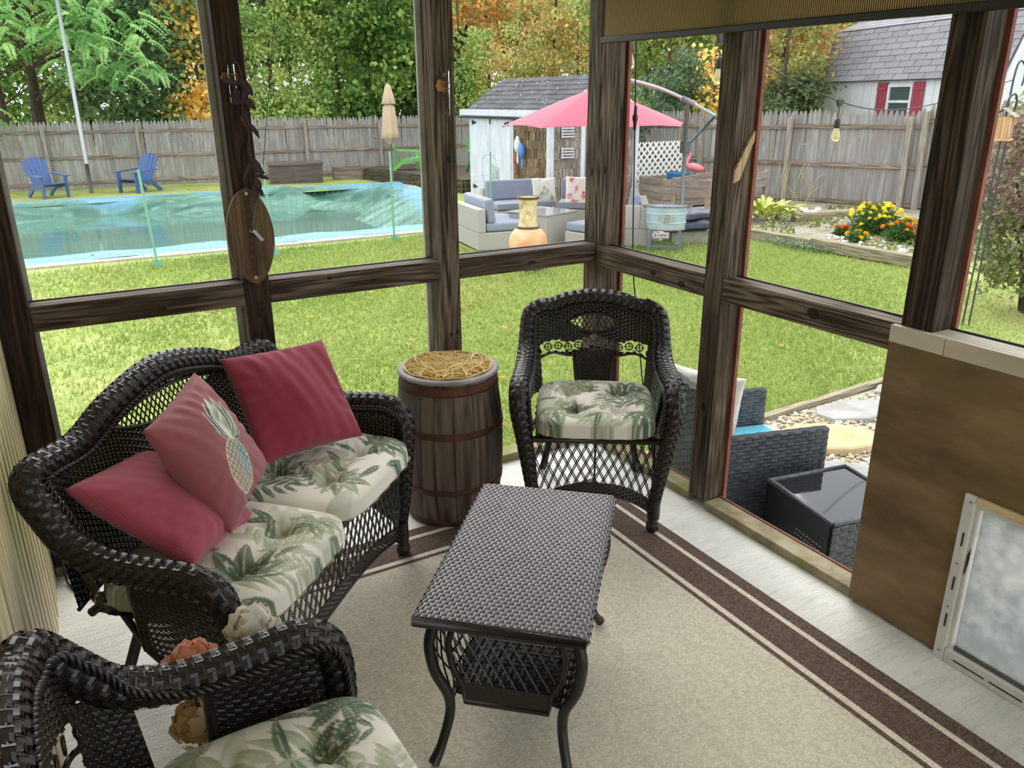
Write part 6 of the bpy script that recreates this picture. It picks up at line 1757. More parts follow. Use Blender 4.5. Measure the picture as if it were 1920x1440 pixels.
pillow('grey_leaf_pillow', 'pale grey patterned pillow on the lounge seat behind the chiminea', basis((.95, -.2, 0), (.05, .25, 1)), (5.75, 9.55, .05), .46, M_print, .08, 6, paint=floral(8, (214, 212, 204)), n=50)

# ================================================================== chiminea, tub on stand, bags
CH = thing('clay_chiminea', 'terracotta and cream clay chiminea on the patio', 'chiminea', (3.18, 5.87, float(gz(3, 5.87))))
M_clay = noisy('mottled_clay', lin((214, 138, 92)), lin((226, 190, 146)), 5, rough=.75, c3=lin((206, 196, 164)), scale2=4)
M_clay2 = noisy('cream_clay', lin((206, 184, 140)), lin((226, 210, 170)), 8, rough=.8, c3=lin((176, 150, 110)), scale2=9)
MB().lathe([(0, .02), (.13, .02), (.19, .10), (.245, .24), (.255, .36), (.235, .46), (.18, .53), (.135, .56), (.13, .56)], 28, cap=False).build('body', M_clay, CH, smooth=True)
MB().lathe([(.135, .555), (.125, .59), (.112, .68), (.112, .80), (.125, .90), (.14, .945), (.115, .945), (.10, .89), (.09, .66), (.09, .57)], 28, cap=False).build('neck', M_clay2, CH, smooth=True)
M_band = noisy('dark_clay_band', lin((84, 66, 56)), lin((120, 98, 82)), 10, rough=.8)
for z, r_ in ((.562, .14), (.94, .135)):
    m = MB(); m.tube([(r_ * math.cos(t), r_ * math.sin(t), z) for t in np.linspace(0, 6.283, 29)[:-1]], .018, 8, closed=True); m.build('band', M_band, CH, smooth=True)
m = MB(); m.lathe([(.20, 0), (.21, .0), (.21, .03), (.20, .03)], 24, cap=False); 
for a in (0, 2.1, 4.2): m.tube([(.2 * math.cos(a), .2 * math.sin(a), .015), (.16 * math.cos(a), .16 * math.sin(a), .06)], .012, 6)
m.build('stand', M_black, CH, kind='stuff')
TU = thing('drink_tub', 'blue-grey galvanised drink tub on a dark stand', 'tub', (5.62, 5.98, float(gz(5, 6))), R(-42))
M_galv = noisy('blue_galvanised', lin((156, 174, 190)), lin((188, 202, 214)), 6, rough=.45, metal=.25)
sq = np.array([1.0, .72, 1.0])
def oval(prof, n=32):
    t = np.linspace(0, 2 * math.pi, n, endpoint=False); p = np.array(prof)
    return np.stack([p[:, :1] * np.cos(t), .72 * p[:, :1] * np.sin(t), np.repeat(p[:, 1:], n, 1)], 2)
MB().grid(oval([(0.001, .32), (.27, .32), (.275, .34), (.285, .44), (.29, .54), (.30, .66), (.288, .66), (.278, .54), (.26, .36), (.001, .35)]), closed_v=True).build('basin', M_galv, TU, smooth=False)
for z, r_ in ((.43, .287), (.56, .294)):
    t = np.linspace(0, 6.283, 41)[:-1]; m = MB(); m.tube(np.stack([r_ * np.cos(t), .72 * r_ * np.sin(t), np.full(40, z)], 1), .006, 6, closed=True); m.build('bead', plain('bead%d' % int(z * 100), lin((206, 220, 222)), .4, .3), TU, smooth=True)
M_rust = noisy('rusty_rim', lin((110, 92, 78)), lin((146, 128, 110)), 10, rough=.7)
for z, r_ in ((.66, .298), (.325, .278)):
    t = np.linspace(0, 6.283, 41)[:-1]; m = MB(); m.tube(np.stack([r_ * np.cos(t), .72 * r_ * np.sin(t), np.full(40, z)], 1), .011, 6, closed=True); m.build('rim', M_rust, TU, smooth=True)
for s in (-1, 1):
    m = MB(); m.tube(cr([(s * .295, -.05, .63), (s * .35, -.04, .66), (s * .35, .04, .66), (s * .295, .05, .63)], 6), .008, 6); m.build('handle', M_rust, TU, smooth=True)
for sx in (-1, 1):
    for sy in (-1, 1): MB().bar((sx * .20, sy * .12, .32), (sx * .24, sy * .16, 0), .05, .05).build('leg', plain('tub_leg%d%d' % (sx, sy), lin((96, 106, 114)), .5), TU)
MB().bar((-.23, -.15, .08), (.23, -.15, .08), .03, .04).build('stretcher', plain('tub_stretcher', lin((96, 106, 114)), .5), TU)
cu_ = bpy.data.curves.new('monogram', 'FONT'); cu_.body = 'B'; cu_.size = .17; cu_.extrude = .002; cu_.shear = .25; cu_.align_x = 'CENTER'
mo = bpy.data.objects.new('monogram', cu_); COL.objects.link(mo); mo.parent = TU; mo.location = (.0, -.214, .435); mo.rotation_euler = (R(88), 0, 0); 
bpy.context.view_layer.update()
_me = bpy.data.meshes.new_from_object(mo.evaluated_get(bpy.context.evaluated_depsgraph_get()))
_me.materials.clear(); _me.materials.append(plain('monogram_brown', lin((150, 132, 116)), .6))
_loc, _rot = mo.location.copy(), mo.rotation_euler.copy(); bpy.data.objects.remove(mo); bpy.data.curves.remove(cu_)
mo = inst(_me, 'monogram', TU, _loc, _rot)
m = MB()
for s in (-1, 1): m.tube(cr([(s * .03, -.215, .44), (s * .10, -.21, .46), (s * .115, -.207, .51), (s * .075, -.211, .52), (s * .07, -.212, .49)], 6), .003, 4)
m.build('monogram_scroll', plain('scroll_brown', lin((150, 132, 116)), .6), TU, kind='stuff')
BL = tag(MB().ab((-.28, -.18, 0), (.28, .18, .22)).build('concrete_block', noisy('block_concrete', lin((140, 140, 124)), lin((170, 170, 152)), 8, rough=.95), bevel=.012, loc=(6.35, 6.28, float(gz(6, 6.3))), rot=(0, 0, R(-35))), 'mossy concrete block under the dark sacks', 'block')
M_bag = noisy('dark_sack', lin((36, 40, 54)), lin((66, 70, 88)), 6, rough=.45)
def sack(label, c, sx, sy, sz, rz, seed):
    q = np.linspace(-1, 1, 22); S, T3 = np.meshgrid(q, q, indexing='ij'); b = ((1 - S ** 4) * (1 - T3 ** 4)) ** .45
    nzq = wc_noise(S, T3, 6, seed) * .25
    m = MB(); m.grid(np.stack([S * sx, T3 * sy, sz * b * (1 + nzq)], 2)); m.grid(np.stack([S * sx, T3 * sy, -sz * .8 * b], 2)[::-1])
    o = m.build('dark_sack', M_bag, smooth=True, loc=c, rot=(R(6), R(-5), rz)); return tag(o, label, 'sack', 'dark sacks by the tub')
sack('lower dark sack on the concrete block by the tub', (6.30, 6.28, float(gz(6, 6.3)) + .29), .40, .24, .085, R(-38), 1)
sack('upper dark sack lying on the other sack by the tub', (6.42, 6.30, float(gz(6, 6.3)) + .43), .33, .22, .075, R(-20), 2)

# ================================================================== raised planters, flamingo, blue bin
M_old = wood('old_planter', lin((132, 120, 110)), lin((164, 152, 142)), 'X', 30, rough=.9, rand=.12)
M_oldz = wood('old_planter_post', lin((128, 118, 98)), lin((176, 166, 142)), 'Z', 30, rough=.9, rand=.1)
def planter(label, p, q, d_, z0, z1, boards, legs=True):
    p, q = np.array(p), np.array(q); L = np.linalg.norm(q - p); a = math.atan2(*(q - p)[::-1]); g0 = float(gz(*p))
    T = thing('raised_planter', label, 'planter', (p[0], p[1], g0), a, 'raised wooden planters')
    bh = (z1 - z0) / boards
    for k in range(boards):
        for y in (0, d_): MB().ab((0, y - .012, z0 + k * bh + .004), (L, y + .012, z0 + (k + 1) * bh - .004)).build('side_board', M_old, T, bevel=.004)
        for x in (0, L): MB().ab((-d_ / 2 + .012, -.012, z0 + k * bh + .004), (d_ / 2 - .012, .012, z0 + (k + 1) * bh - .004)).build('end_board', M_old, T, loc=(x, d_ / 2, 0), rot=(0, 0, math.pi / 2), bevel=.004)
    for x in (0.03, L - .03):
        for y in (.045, d_ - .045): MB().ab((x - .035, y - .035, 0), (x + .035, y + .035, z1 + .01)).build('leg', M_oldz, T, bevel=.004)
    MB().ab((.02, .02, z1 - .10), (L - .02, d_ - .02, z1 - .08)).build('soil', noisy('planter_soil', lin((70, 56, 44)), lin((104, 88, 70)), 12, rough=1), T)
    return T
planter('raised wooden planter on legs, split by the second right-hand post', (7.85, 7.45), (10.2, 8.3), .75, .50, .80, 2)
planter('long low wooden planter box behind the umbrella pole', (8.75, 9.7), (10.5, 9.55), .9, .05, .62, 4)
M_pink = plain('flamingo_pink', lin((232, 132, 140)), .5)
FL = thing('plastic_flamingo', 'pink plastic flamingo standing in the long planter', 'flamingo', (9.85, 10.0, float(gz(9, 10)) + .53), R(-28))
MB().sphere((0, 0, .26), (.19, .085, .085), 14, 9, rotm(0, R(14), 0)).build('body', M_pink, FL, smooth=True)
MB().tube(cr([(-.13, 0, .27), (-.20, 0, .34), (-.17, 0, .44), (-.14, 0, .52), (-.17, 0, .585), (-.225, 0, .58), (-.24, 0, .54)], 6), np.interp(np.linspace(0, 1, 37), [0, .5, .8, 1], [.05, .026, .034, .022]), 9).build('neck', M_pink, FL, smooth=True)
MB().tube([(-.237, 0, .55), (-.255, 0, .50), (-.24, 0, .475)], [.018, .014, .005], 7).build('beak', M_black, FL, smooth=True)
MB().tube([(.16, 0, .22), (.26, 0, .17)], [.04, .006], 7).build('tail', plain('flamingo_tail', lin((196, 96, 108)), .5), FL, smooth=True)
for y in (-.03, .03): MB().tube([(0, y, .2), (.01, y, -.08)], .006, 6).build('leg', M_steel, FL)
BB = thing('blue_bin', 'small blue plastic bin in the long planter', 'bin', (9.35, 10.0, float(gz(9, 10)) + .53))
m = MB(); m.lathe([(.0, 0), (.19, 0), (.23, .16), (.245, .16), (.245, .185), (.225, .185), (.18, .02), (0, .02)], 4, cap=False, M=rotm(0, 0, math.pi / 4)); m.build('tub', plain('blue_plastic', lin((60, 128, 172)), .4), BB)
m = MB(); m.tube([(-.2, .16, .17), (0, .2, .2), (.2, .16, .17)], .01, 6); m.build('handle', M_black, BB)

# ================================================================== raised flower bed
M_soil = noisy('bed_gravel_soil', lin((118, 110, 96)), lin((172, 166, 152)), 30, rough=.95, c3=lin((112, 120, 78)), scale2=2.5, randvec=False)
poly_patch('flower_bed', [(7.5, 6.25), (7.52, 3.0), (11.9, 3.0), (12.15, 6.3), (11.5, 8.9), (9.2, 7.6)], .10, M_soil, 'gravelly raised flower bed by the fence', th=.1)
poly_patch('gravel_patch', [(5.85, 6.35), (7.2, 6.2), (7.5, 6.4), (9.2, 7.7), (11.4, 9.2), (10.8, 10.9), (9.0, 10.7), (7.6, 8.8)], .02, noisy('white_gravel', lin((150, 144, 134)), lin((222, 218, 210)), 55, rough=.95, randvec=False), 'pale gravel around the planters')
rq = np.random.default_rng(4); n = 1500
qx, qy = rq.uniform(5.9, 9.5, n), rq.uniform(6.2, 8.6, n); kk = (qy > 6.1 + (qx - 6) * .1) & (qy < 7.2 + (qx - 6) * 1.2) & ~((qx > 7.4) & (qy < 6.5))
qx, qy = qx[kk], qy[kk]
V, F, Cc = stones_mesh('g', qx, qy, gz(qx, qy) + .025, rq.uniform(.02, .045, len(qx)), rq, np.array([lin((214, 210, 202)), lin((190, 184, 174)), lin((232, 230, 224)), lin((164, 158, 150))])[rq.integers(0, 4, len(qx))])
tag(fobj('gravel_stones', V, F, M_stone, None, Cc, smooth=True), 'pale gravel stones around the planters', 'gravel', kind='stuff')
rw = np.random.default_rng(14); n = 2600                 # weeds and stones in the bed
bx, by = rw.uniform(7.6, 11.6, n), rw.uniform(3.1, 7.6, n)
kk = (wc_noise(bx, by, 2.2, 4) > -.05) & (by < 6.2 + (bx - 7.5) * .55)
bx, by = bx[kk], by[kk]
V, F, Cc = leaf_quads(np.stack([bx, by, gz(bx, by) + .10 + rw.uniform(0, .07, len(bx))], 1), rw.uniform(.06, .13, len(bx)), np.array([lin((118, 134, 66)), lin((142, 152, 84)), lin((96, 112, 60)), lin((160, 150, 96))])[rw.integers(0, 4, len(bx))], -.6, .35, rw)
tag(fobj('bed_weeds', V, F, M_leafmat, None, Cc), 'low green weeds growing through the raised bed', 'weeds', kind='stuff')
n = 1100; bx, by = rw.uniform(7.6, 11.4, n), rw.uniform(3.1, 7.2, n); kk = (by < 6.2 + (bx - 7.5) * .5) & (wc_noise(bx, by, 1.5, 9) > 0); bx, by = bx[kk], by[kk]
V, F, Cc = stones_mesh('b', bx, by, gz(bx, by) + .11, rw.uniform(.02, .05, len(bx)), rw, np.array([lin((204, 200, 192)), lin((176, 170, 160)), lin((222, 220, 214))])[rw.integers(0, 3, len(bx))])
tag(fobj('bed_gravel', V, F, M_stone, None, Cc, smooth=True), 'pale stones strewn over the raised bed', 'gravel', kind='stuff')
for lab, p, q, z in (('left timber of the raised bed front', (7.47, 6.25), (7.5, 4.72), .02), ('long right timber of the raised bed front', (7.40, 4.78), (7.38, 2.9), .04), ('left lower timber under the raised bed front', (7.43, 6.25), (7.46, 4.7), -.08), ('back timber crossing the raised flower bed', (9.0, 6.55), (10.3, 6.35), .10)):
    p, q = np.array(p), np.array(q); mid = (p + q) / 2; L = np.linalg.norm(q - p)
    o = MB().ab((-L / 2, -.07, -.07), (L / 2, .07, .085)).build('bed_timber', M_timbx, bevel=.012, loc=(mid[0], mid[1], float(gz(*mid)) + z + .05), rot=(0, 0, math.atan2(*(q - p)[::-1])))
    tag(o, lab, 'timber', 'timbers of the raised bed')
for k, (x, y, r_) in enumerate(((10.2, 7.35, .10), (10.05, 7.15, .08), (10.35, 7.15, .09), (9.85, 7.3, .07), (10.0, 6.95, .08))):
    V, F, _c = stones_mesh('r', np.zeros(1), np.zeros(1), np.zeros(1), np.array([r_]), np.random.default_rng(k), np.zeros((1, 3)))
    o = fobj('white_rock', V, F, noisy('white_rock_%d' % k, lin((200, 198, 192)), lin((230, 228, 224)), 8, rough=.8), loc=(x, y, float(gz(x, y)) + .10 + r_ * .45)); tag(o, ['largest white rock behind the hosta', 'white rock on the left of the back timber', 'white rock nearest the fence', 'smallest white rock in the bed', 'white rock touching the back timber'][k], 'rock', 'white rocks in the bed')

# ================================================================== gambrel shed beyond the fence
GB = thing('gambrel_barn', 'white gambrel barn with grey shingles and red shutters beyond the fence', 'barn', (16.279, 12.346, -.5), R(-105.39))
bl, eh, dpt = 5.9, 2.57, 3.0
M_siding = wood('white_siding', lin((204, 207, 216)), lin((216, 219, 228)), 'Z', 20, rough=.7, bump=.05, rand=.03)
sm = MB(); sm.ab((.007, 0, 0), (.293, .02, 1)); sm = sm.mesh('siding_board', M_siding)
for i in range(20): inst(sm, 'siding_board', GB, (i * .295, 0, 0), (0, 0, 0), (1, 1, eh))
gp_ = [(0, 0), (dpt, 0), (dpt, eh), (dpt - .42, eh + 1.17), (dpt / 2, eh + 1.6), (.42, eh + 1.17), (0, eh)]
Myz = np.array([[0, 0, 1], [1, 0, 0], [0, 1, 0]])
MB().prism([(y * .985 + .022, z * .99) for y, z in gp_], .02, bl - .02, M=Myz).build('walls', M_siding, GB)
M_roof2 = noisy('grey_shingle', lin((124, 122, 128)), lin((150, 148, 154)), 12, rough=.9, rand=.12, bump=.2)
dk = plain('barn_deck', lin((74, 70, 72)), .9)
o = .12
shingled_roof(GB, (-o, -.12, eh - .06), (bl + o, -.12, eh - .06), (bl + o, .42, eh + 1.19), (-o, .42, eh + 1.19), 9, .5, M_roof2, dk)
shingled_roof(GB, (-o, .40, eh + 1.18), (bl + o, .40, eh + 1.18), (bl + o, dpt / 2, eh + 1.63), (-o, dpt / 2, eh + 1.63), 6, .5, M_roof2, dk)
MB().add([(-o, dpt / 2, eh + 1.63), (bl + o, dpt / 2, eh + 1.63), (bl + o, dpt - .4, eh + 1.18), (-o, dpt - .4, eh + 1.18), (bl + o, dpt + .12, eh - .28), (-o, dpt + .12, eh - .28)], [(0, 1, 2, 3), (3, 2, 4, 5)]).build('rear_slope', M_roof2, GB)
for (a, b) in (((-.12, eh - .32), (.42, eh + 1.15)), ((.42, eh + 1.15), (dpt / 2, eh + 1.6))):
    MB().bar((bl + .13, a[0], a[1]), (bl + .13, b[0], b[1]), .03, .16, up=(1, 0, 0)).build('rake_trim', M_wpaint, GB)
MB().ab((-.03, -.03, 0), (.09, -.002, eh)).build('corner_trim', M_wpaint, GB); MB().ab((bl - .09, -.03, 0), (bl + .03, -.002, eh)).build('corner_trim', M_wpaint, GB)
WN = empty('window', (3.1, -.005, 1.62), 0, GB)
wz0, wz1 = 0, .80
m = MB()
for a, b in (((-.41, -.04, wz0), (-.34, .0, wz1)), ((.34, -.04, wz0), (.41, 0, wz1)), ((-.34, -.04, wz1 - .07), (.34, 0, wz1)), ((-.34, -.04, wz0), (.34, 0, wz0 + .06)), ((-.34, -.035, .38), (.34, 0, .44))): m.ab(a, b)
m.build('frame', M_wpaint, WN, kind='stuff')
for z0 in (.06, .44): MB().ab((-.34, -.012, z0), (.34, -.006, z0 + .33)).build('pane', plain('barn_pane%d' % int(z0 * 100), lin((78, 86, 88)), .08), WN)
M_shut = plain('red_shutter', lin((150, 62, 76)), .6)
for s in (-1, 1):
    S_ = empty('shutter', (3.1 + s * .60, -.02, 1.62), 0, GB)
    for k in (-1, 0, 1): MB().ab((k * .115 - .052, -.03, -.05), (k * .115 + .052, 0, .84)).build('plank', M_shut, S_)
    for z in (.08, .66): MB().ab((-.16, -.045, z), (.16, -.03, z + .07)).build('batten', M_shut, S_)
# ================================================================== trees beyond the fences
def polar(b, d):
    return np.array([EYE.x + d * math.sin(R(b)), EYE.y + d * math.cos(R(b))])
M_bark = noisy('bark', lin((52, 44, 36)), lin((92, 80, 66)), 6, (3, 3, .6), rough=.95, bump=.5)
def crown_pts(blobs, n, rg, clump=.55, per=34):
    vol = np.array([b[1][0] * b[1][1] * b[1][2] for b in blobs]) ** .67; vol /= vol.sum()
    out = []
    for (c, r), f in zip(blobs, vol):
        m = max(1, int(n * f / per))
        d = rg.normal(size=(m, 3)); d /= np.linalg.norm(d, axis=1)[:, None]
        q = np.asarray(c) + d * np.asarray(r) * rg.uniform(.45, 1.0, (m, 1))
        P = np.repeat(q, per, 0) + rg.normal(0, clump * .5, (m * per, 3)) * np.array([1, 1, .55])
        out.append(P)
    return np.concatenate(out)
def tree(name, label, b, d, blobs, n, size, pal, seed, trunks=((0, 0, .14),), group='trees beyond the fences', cat='tree', clump=.55, wts=None, aspect=.62, h=7.0):
    rg_ = np.random.default_rng(seed)
    p = polar(b, d); g = float(gz(*p)) - .05
    T = thing(name, label, cat, (p[0], p[1], g), 0, group)
    bl = [(np.array(c, float), np.array(r, float)) for c, r in blobs]
    P = crown_pts(bl, n, rg_, clump)
    pal = np.array([lin(c) for c in pal]) * 1.35
    pal = pal * .86 + pal.mean(1, keepdims=True) * .14 + .004  # haze mixed into the leaf colours: brightened, greyed and slightly lifted
    k = rg_.choice(len(pal), len(P) // 34 + 1, p=wts)
    ci = np.repeat(k, 34)[:len(P)]
    ci = np.where(rg_.uniform(size=len(P)) < .25, rg_.choice(len(pal), len(P), p=wts), ci)
    cols = pal[ci] * rg_.uniform(.8, 1.2, (len(P), 1))
    V, F, C_ = leaf_quads(P, size * rg_.uniform(.7, 1.3, len(P)), cols, .5, aspect, rg_)
    fobj('foliage', V, F, M_leafmat, T, C_, kind='stuff')
    for (x, y, r_) in trunks:
        m = MB(); lean = rg_.uniform(-.25, .25, 2)
        m.tube(cr([(x, y, -.1), (x + lean[0] * .4, y + lean[1] * .4, h * .35), (x + lean[0], y + lean[1], h * .7), (x + lean[0] * 1.4, y + lean[1] * 1.4, h)], 4), np.linspace(r_, r_ * .45, 13), 8)
        m.build('trunk', M_bark, T, smooth=True)
        m = MB()
        for q in range(9):
            z = rg_.uniform(.25, .85) * h; a = rg_.uniform(0, 6.283); L = rg_.uniform(.8, 2.0)
            o_ = np.array([x + lean[0] * z / h, y + lean[1] * z / h, z])
            m.tube([o_, o_ + np.array([math.cos(a) * L * .5, math.sin(a) * L * .5, L * .25]), o_ + np.array([math.cos(a) * L, math.sin(a) * L, L * .6])], [r_ * .25, r_ * .16, r_ * .06], 5)
        m.build('branches', M_bark, T, smooth=True, kind='stuff')
    return T
YG = [(142, 168, 84), (118, 150, 70), (168, 186, 104), (94, 124, 60), (180, 182, 94)]
DG = [(78, 108, 66), (96, 126, 78), (62, 90, 52), (116, 144, 96)]
MG = [(92, 124, 48), (116, 148, 60), (72, 104, 40), (142, 168, 76)]
OR = [(222, 152, 74), (206, 136, 70), (222, 172, 90), (180, 162, 84), (150, 158, 84)]
YO = [(236, 196, 78), (240, 206, 104), (222, 172, 74), (200, 180, 84)]
MX = [(156, 162, 82), (184, 172, 90), (190, 150, 84), (124, 138, 70), (166, 140, 84)]
DK_ = [(58, 78, 40), (74, 96, 48), (46, 64, 34), (92, 112, 58)]
# far wall of woodland
far = [(-4, 40, MG), (3, 44, YG), (10, 40, DK_), (17, 42, YG), (23, 40, MG), (29.5, 43, MX), (36, 42, MX), (42, 40, YG), (48, 42, MX), (54, 40, YG), (61, 40, MG)]
fl = ['far left edge of the woodland', 'far woodland tree behind the white pole', 'far dark tree behind the yellow maple', 'far yellow-green tree behind the deck box', 'far green tree behind the closed parasol', 'far orange and green tree above the shed roof', 'far mixed autumn tree behind the corner post', 'far yellow-green tree above the red parasol', 'far mixed autumn tree left of the barn', 'far yellow-green tree behind the barn roof', 'far green tree at the right edge']
for i, (b, d, pal) in enumerate(far):
    tree('woodland_tree', fl[i], b, d, [((0, 0, 4.2), (3.6, 2.0, 3.6)), ((-2, .5, 6.5), (3, 2, 3)), ((2, .5, 6.2), (3, 2, 3)), ((0, 0, 1.6), (3.6, 1.5, 1.8))], 12000, .27, pal, 100 + i, ((0, 0, .2), (1.6, .4, .14)), clump=.9, h=9)
tree('dark_maple', 'dark blue-green maple behind the fence, right of the white pole', 5.6, 28.5, [((.2, 0, 3.2), (2.2, 1.6, 1.9)), ((1.2, 0, 5.2), (2.2, 1.6, 1.8)), ((-.6, 0, 5.4), (1.6, 1.4, 1.6))], 10500, .17, DG, 1, ((.3, .5, .13),), aspect=.85)
tree('yellow_maple', 'slim yellow-orange maple sapling behind the second timber post', 9.7, 28.2, [((0, 0, 3.4), (.55, .5, 1.9)), ((.1, 0, 1.7), (.5, .4, .6)), ((-.25, 0, 5.2), (.8, .6, 1.1)), ((-.5, 0, 2.2), (.6, .4, .4))], 3000, .15, YO, 2, ((0, .1, .06),), aspect=.85)
tree('bushy_tree', 'bushy yellow-green tree overhanging the back fence', 14.2, 28.2, [((0, 0, 3.3), (1.9, 1.3, 2.0)), ((-.4, 0, 5.5), (2.0, 1.4, 1.6)), ((.9, -.4, 2.0), (1.1, .9, .9)), ((-.8, -.3, 2.1), (.9, .7, .7)), ((1.3, 0, 4.9), (1.3, 1.1, 1.3))], 13000, .125, YG, 3, ((0, .4, .1), (.6, .5, .07)), clump=.42, aspect=.7)
tree('broad_maple', 'broad mid-green maple behind the closed parasol', 20.4, 29.5, [((0, 0, 3.2), (2.1, 1.5, 1.9)), ((-.5, 0, 5.6), (2.3, 1.6, 1.8)), ((1.2, 0, 4.6), (1.6, 1.3, 1.6)), ((-.9, -.4, 2.0), (1.0, .8, .7))], 12500, .18, MG, 4, ((.1, .5, .12), (-.8, .5, .08)), aspect=.9)
tree('dark_understory', 'dark understory shrub behind the fence by the third post', 24.2, 30, [((0, 0, 1.9), (2.0, 1.0, 1.3)), ((.6, 0, 3.2), (1.4, 1.0, 1.0))], 5200, .15, DK_, 5, ((0, .2, .06),))
tree('bright_sapling', 'bright green sapling between the third post and the shed', 26.6, 29, [((0, 0, 2.4), (.9, .7, 1.3)), ((.3, 0, 3.9), (1.0, .8, 1.0))], 3600, .13, YG[:3], 6, ((0, 0, .05),))
tree('orange_maple', 'orange autumn maple towering above the shed roof', 28.8, 33, [((-.6, 0, 5.8), (1.7, 1.2, 1.5)), ((.4, 0, 7.2), (1.8, 1.2, 1.2)), ((-.8, 0, 4.2), (1.0, .9, 1.0))], 6500, .17, OR, 7, ((0, .2, .1),), aspect=.85)
tree('autumn_thicket', 'mixed yellow and rust thicket behind the shed roof', 33.0, 29, [((0, 0, 3.6), (2.6, 1.2, 1.7)), ((.8, 0, 5.4), (2.0, 1.2, 1.5)), ((-1.2, 0, 3.0), (1.6, 1.0, 1.2))], 9500, .13, MX, 8, ((0, .3, .07), (1.2, .3, .06)), clump=.45)
tree('green_thicket', 'green and yellow thicket behind the umbrella boom', 39.6, 26.5, [((0, 0, 2.6), (2.4, 1.2, 1.5)), ((-.6, 0, 4.6), (2.2, 1.2, 1.4)), ((1.0, 0, 4.4), (1.6, 1.1, 1.4))], 11500, .135, [(112, 136, 62), (140, 156, 72), (88, 112, 56), (176, 176, 84)], 9, ((0, .3, .08),), clump=.45)
tree('evergreen_bush', 'dense grey-green bush behind the white lattice', 40.6, 21.5, [((0, 0, 2.0), (1.5, .8, 1.1)), ((.5, 0, 2.7), (1.0, .7, .8))], 5200, .11, [(92, 116, 84), (112, 134, 98), (74, 96, 68)], 10, ((0, 0, .05),), clump=.3)
tree('yellow_maple', 'yellow and orange maple sapling left of the second right-hand post', 43.7, 21.5, [((0, 0, 2.5), (.2, .2, .7)), ((.05, 0, 3.1), (.22, .2, .4)), ((0, 0, 1.9), (.25, .2, .35))], 800, .11, YO + [(226, 138, 80), (150, 150, 80)], 11, ((.1, .1, .05),), aspect=.9)
tree('rust_tree', 'rust and olive autumn tree left of the barn', 48.3, 23.5, [((0, 0, 3.2), (1.5, 1.0, 1.5)), ((-.2, 0, 4.8), (1.4, 1.0, 1.2)), ((.7, 0, 2.4), (1.0, .8, 1.0))], 8500, .125, [(150, 154, 80), (176, 168, 88), (190, 120, 84), (122, 134, 70), (156, 160, 84)], 12, ((0, .2, .07),), clump=.4)
tree('olive_tree', 'yellow-olive tree against the left end of the barn roof', 51.5, 27.5, [((0, 0, 3.6), (1.7, 1.1, 1.7)), ((.4, 0, 5.2), (1.7, 1.0, 1.3))], 6800, .13, [(176, 172, 84), (150, 152, 70), (196, 184, 98), (122, 130, 60)], 13, ((0, .2, .07),), clump=.4)
tree('dark_understory', 'dark shrub behind the fence left of the barn', 48.0, 22.0, [((0, 0, 1.9), (1.5, .7, .8)), ((.5, 0, 2.4), (.9, .6, .5))], 4200, .12, [(84, 100, 62), (66, 82, 48), (104, 118, 74)], 25, ((0, 0, .05),), clump=.35)
tree('green_shrub', 'bright green shrub behind the bird feeder', 63.6, 13.2, [((0, 0, 1.5), (.9, .8, .7)), ((-.2, 0, .9), (.7, .6, .6))], 5200, .075, [(110, 144, 70), (84, 120, 56), (142, 168, 92)], 14, ((0, 0, .03),), clump=.22, cat='shrub', h=1.6)
tree('bare_tree', 'bare-trunked tree left of the white pole', .4, 29, [((0, 0, 6.2), (2.5, 1.5, 1.5))], 3000, .18, MG, 15, ((0, 0, .16), (-.9, .4, .12), (1.1, .3, .1), (-1.9, .2, .13)), h=9)
# feathery compound-leaf tree at the left
p = polar(1.2, 28.2)
T = thing('feathery_tree', 'light green tree with feathery compound leaves at the left edge', 'tree', (p[0], p[1], float(gz(*p))), 0, 'trees beyond the fences')
rs_ = np.random.default_rng(77)
cent, cl, dirs = [], [], []
for q in range(330):
    a = rs_.uniform(0, 6.283)
    if q < 200: o_ = np.array([rs_.uniform(-2.4, 1.3), rs_.uniform(-.8, .8), rs_.uniform(3.2, 5.6)])
    elif q < 285: o_ = np.array([rs_.uniform(.2, 2.3), rs_.uniform(-.7, .7), rs_.uniform(2.6, 4.3)])
    else: o_ = np.array([rs_.uniform(-2.6, -1.4), rs_.uniform(-.5, .5), rs_.uniform(1.3, 2.4)])
    L = rs_.uniform(.5, .85); hd = np.array([math.cos(a), math.sin(a) * .5, 0])
    colr = np.array(lin([(150, 196, 122), (128, 176, 104), (172, 206, 134), (108, 152, 84)][rs_.integers(4)]))
    for f in np.linspace(.15, 1, 10):
        c = o_ + hd * L * f + np.array([0, 0, -.55 * L * f * f])
        for sg in (-1, 1):
            sd = np.array([-hd[1], hd[0], 0]) * sg + np.array([0, 0, -.5]) + hd * .35
            sd /= np.linalg.norm(sd)
            cent.append(c); dirs.append(sd * .17 * (1.15 - .5 * f)); cl.append(colr * rs_.uniform(.85, 1.15))
cent, dirs, cl = np.array(cent), np.array(dirs), np.array(cl)
sdv = np.cross(dirs, np.array([.2, -1, .3])); sdv /= np.linalg.norm(sdv, axis=1)[:, None]
wv = np.linalg.norm(dirs, axis=1)[:, None] * .17
V = np.stack([cent, cent + dirs * .45 + sdv * wv, cent + dirs, cent + dirs * .45 - sdv * wv], 1).reshape(-1, 3)
V = V * np.array([1.2, 1.2, 1.14]) + np.array([0, -2.5, .1])
fobj('foliage', V, np.arange(len(V)).reshape(-1, 4), M_leafmat, T, np.repeat(cl, 4, 0), kind='stuff')
m = MB(); m.tube(cr([(-.6, .4, -.1), (-.5, .4, 2.5), (-.2, .3, 5), (0, .2, 7)], 5), np.linspace(.12, .06, 16), 8); m.build('trunk', M_bark, T, smooth=True)
m = MB()
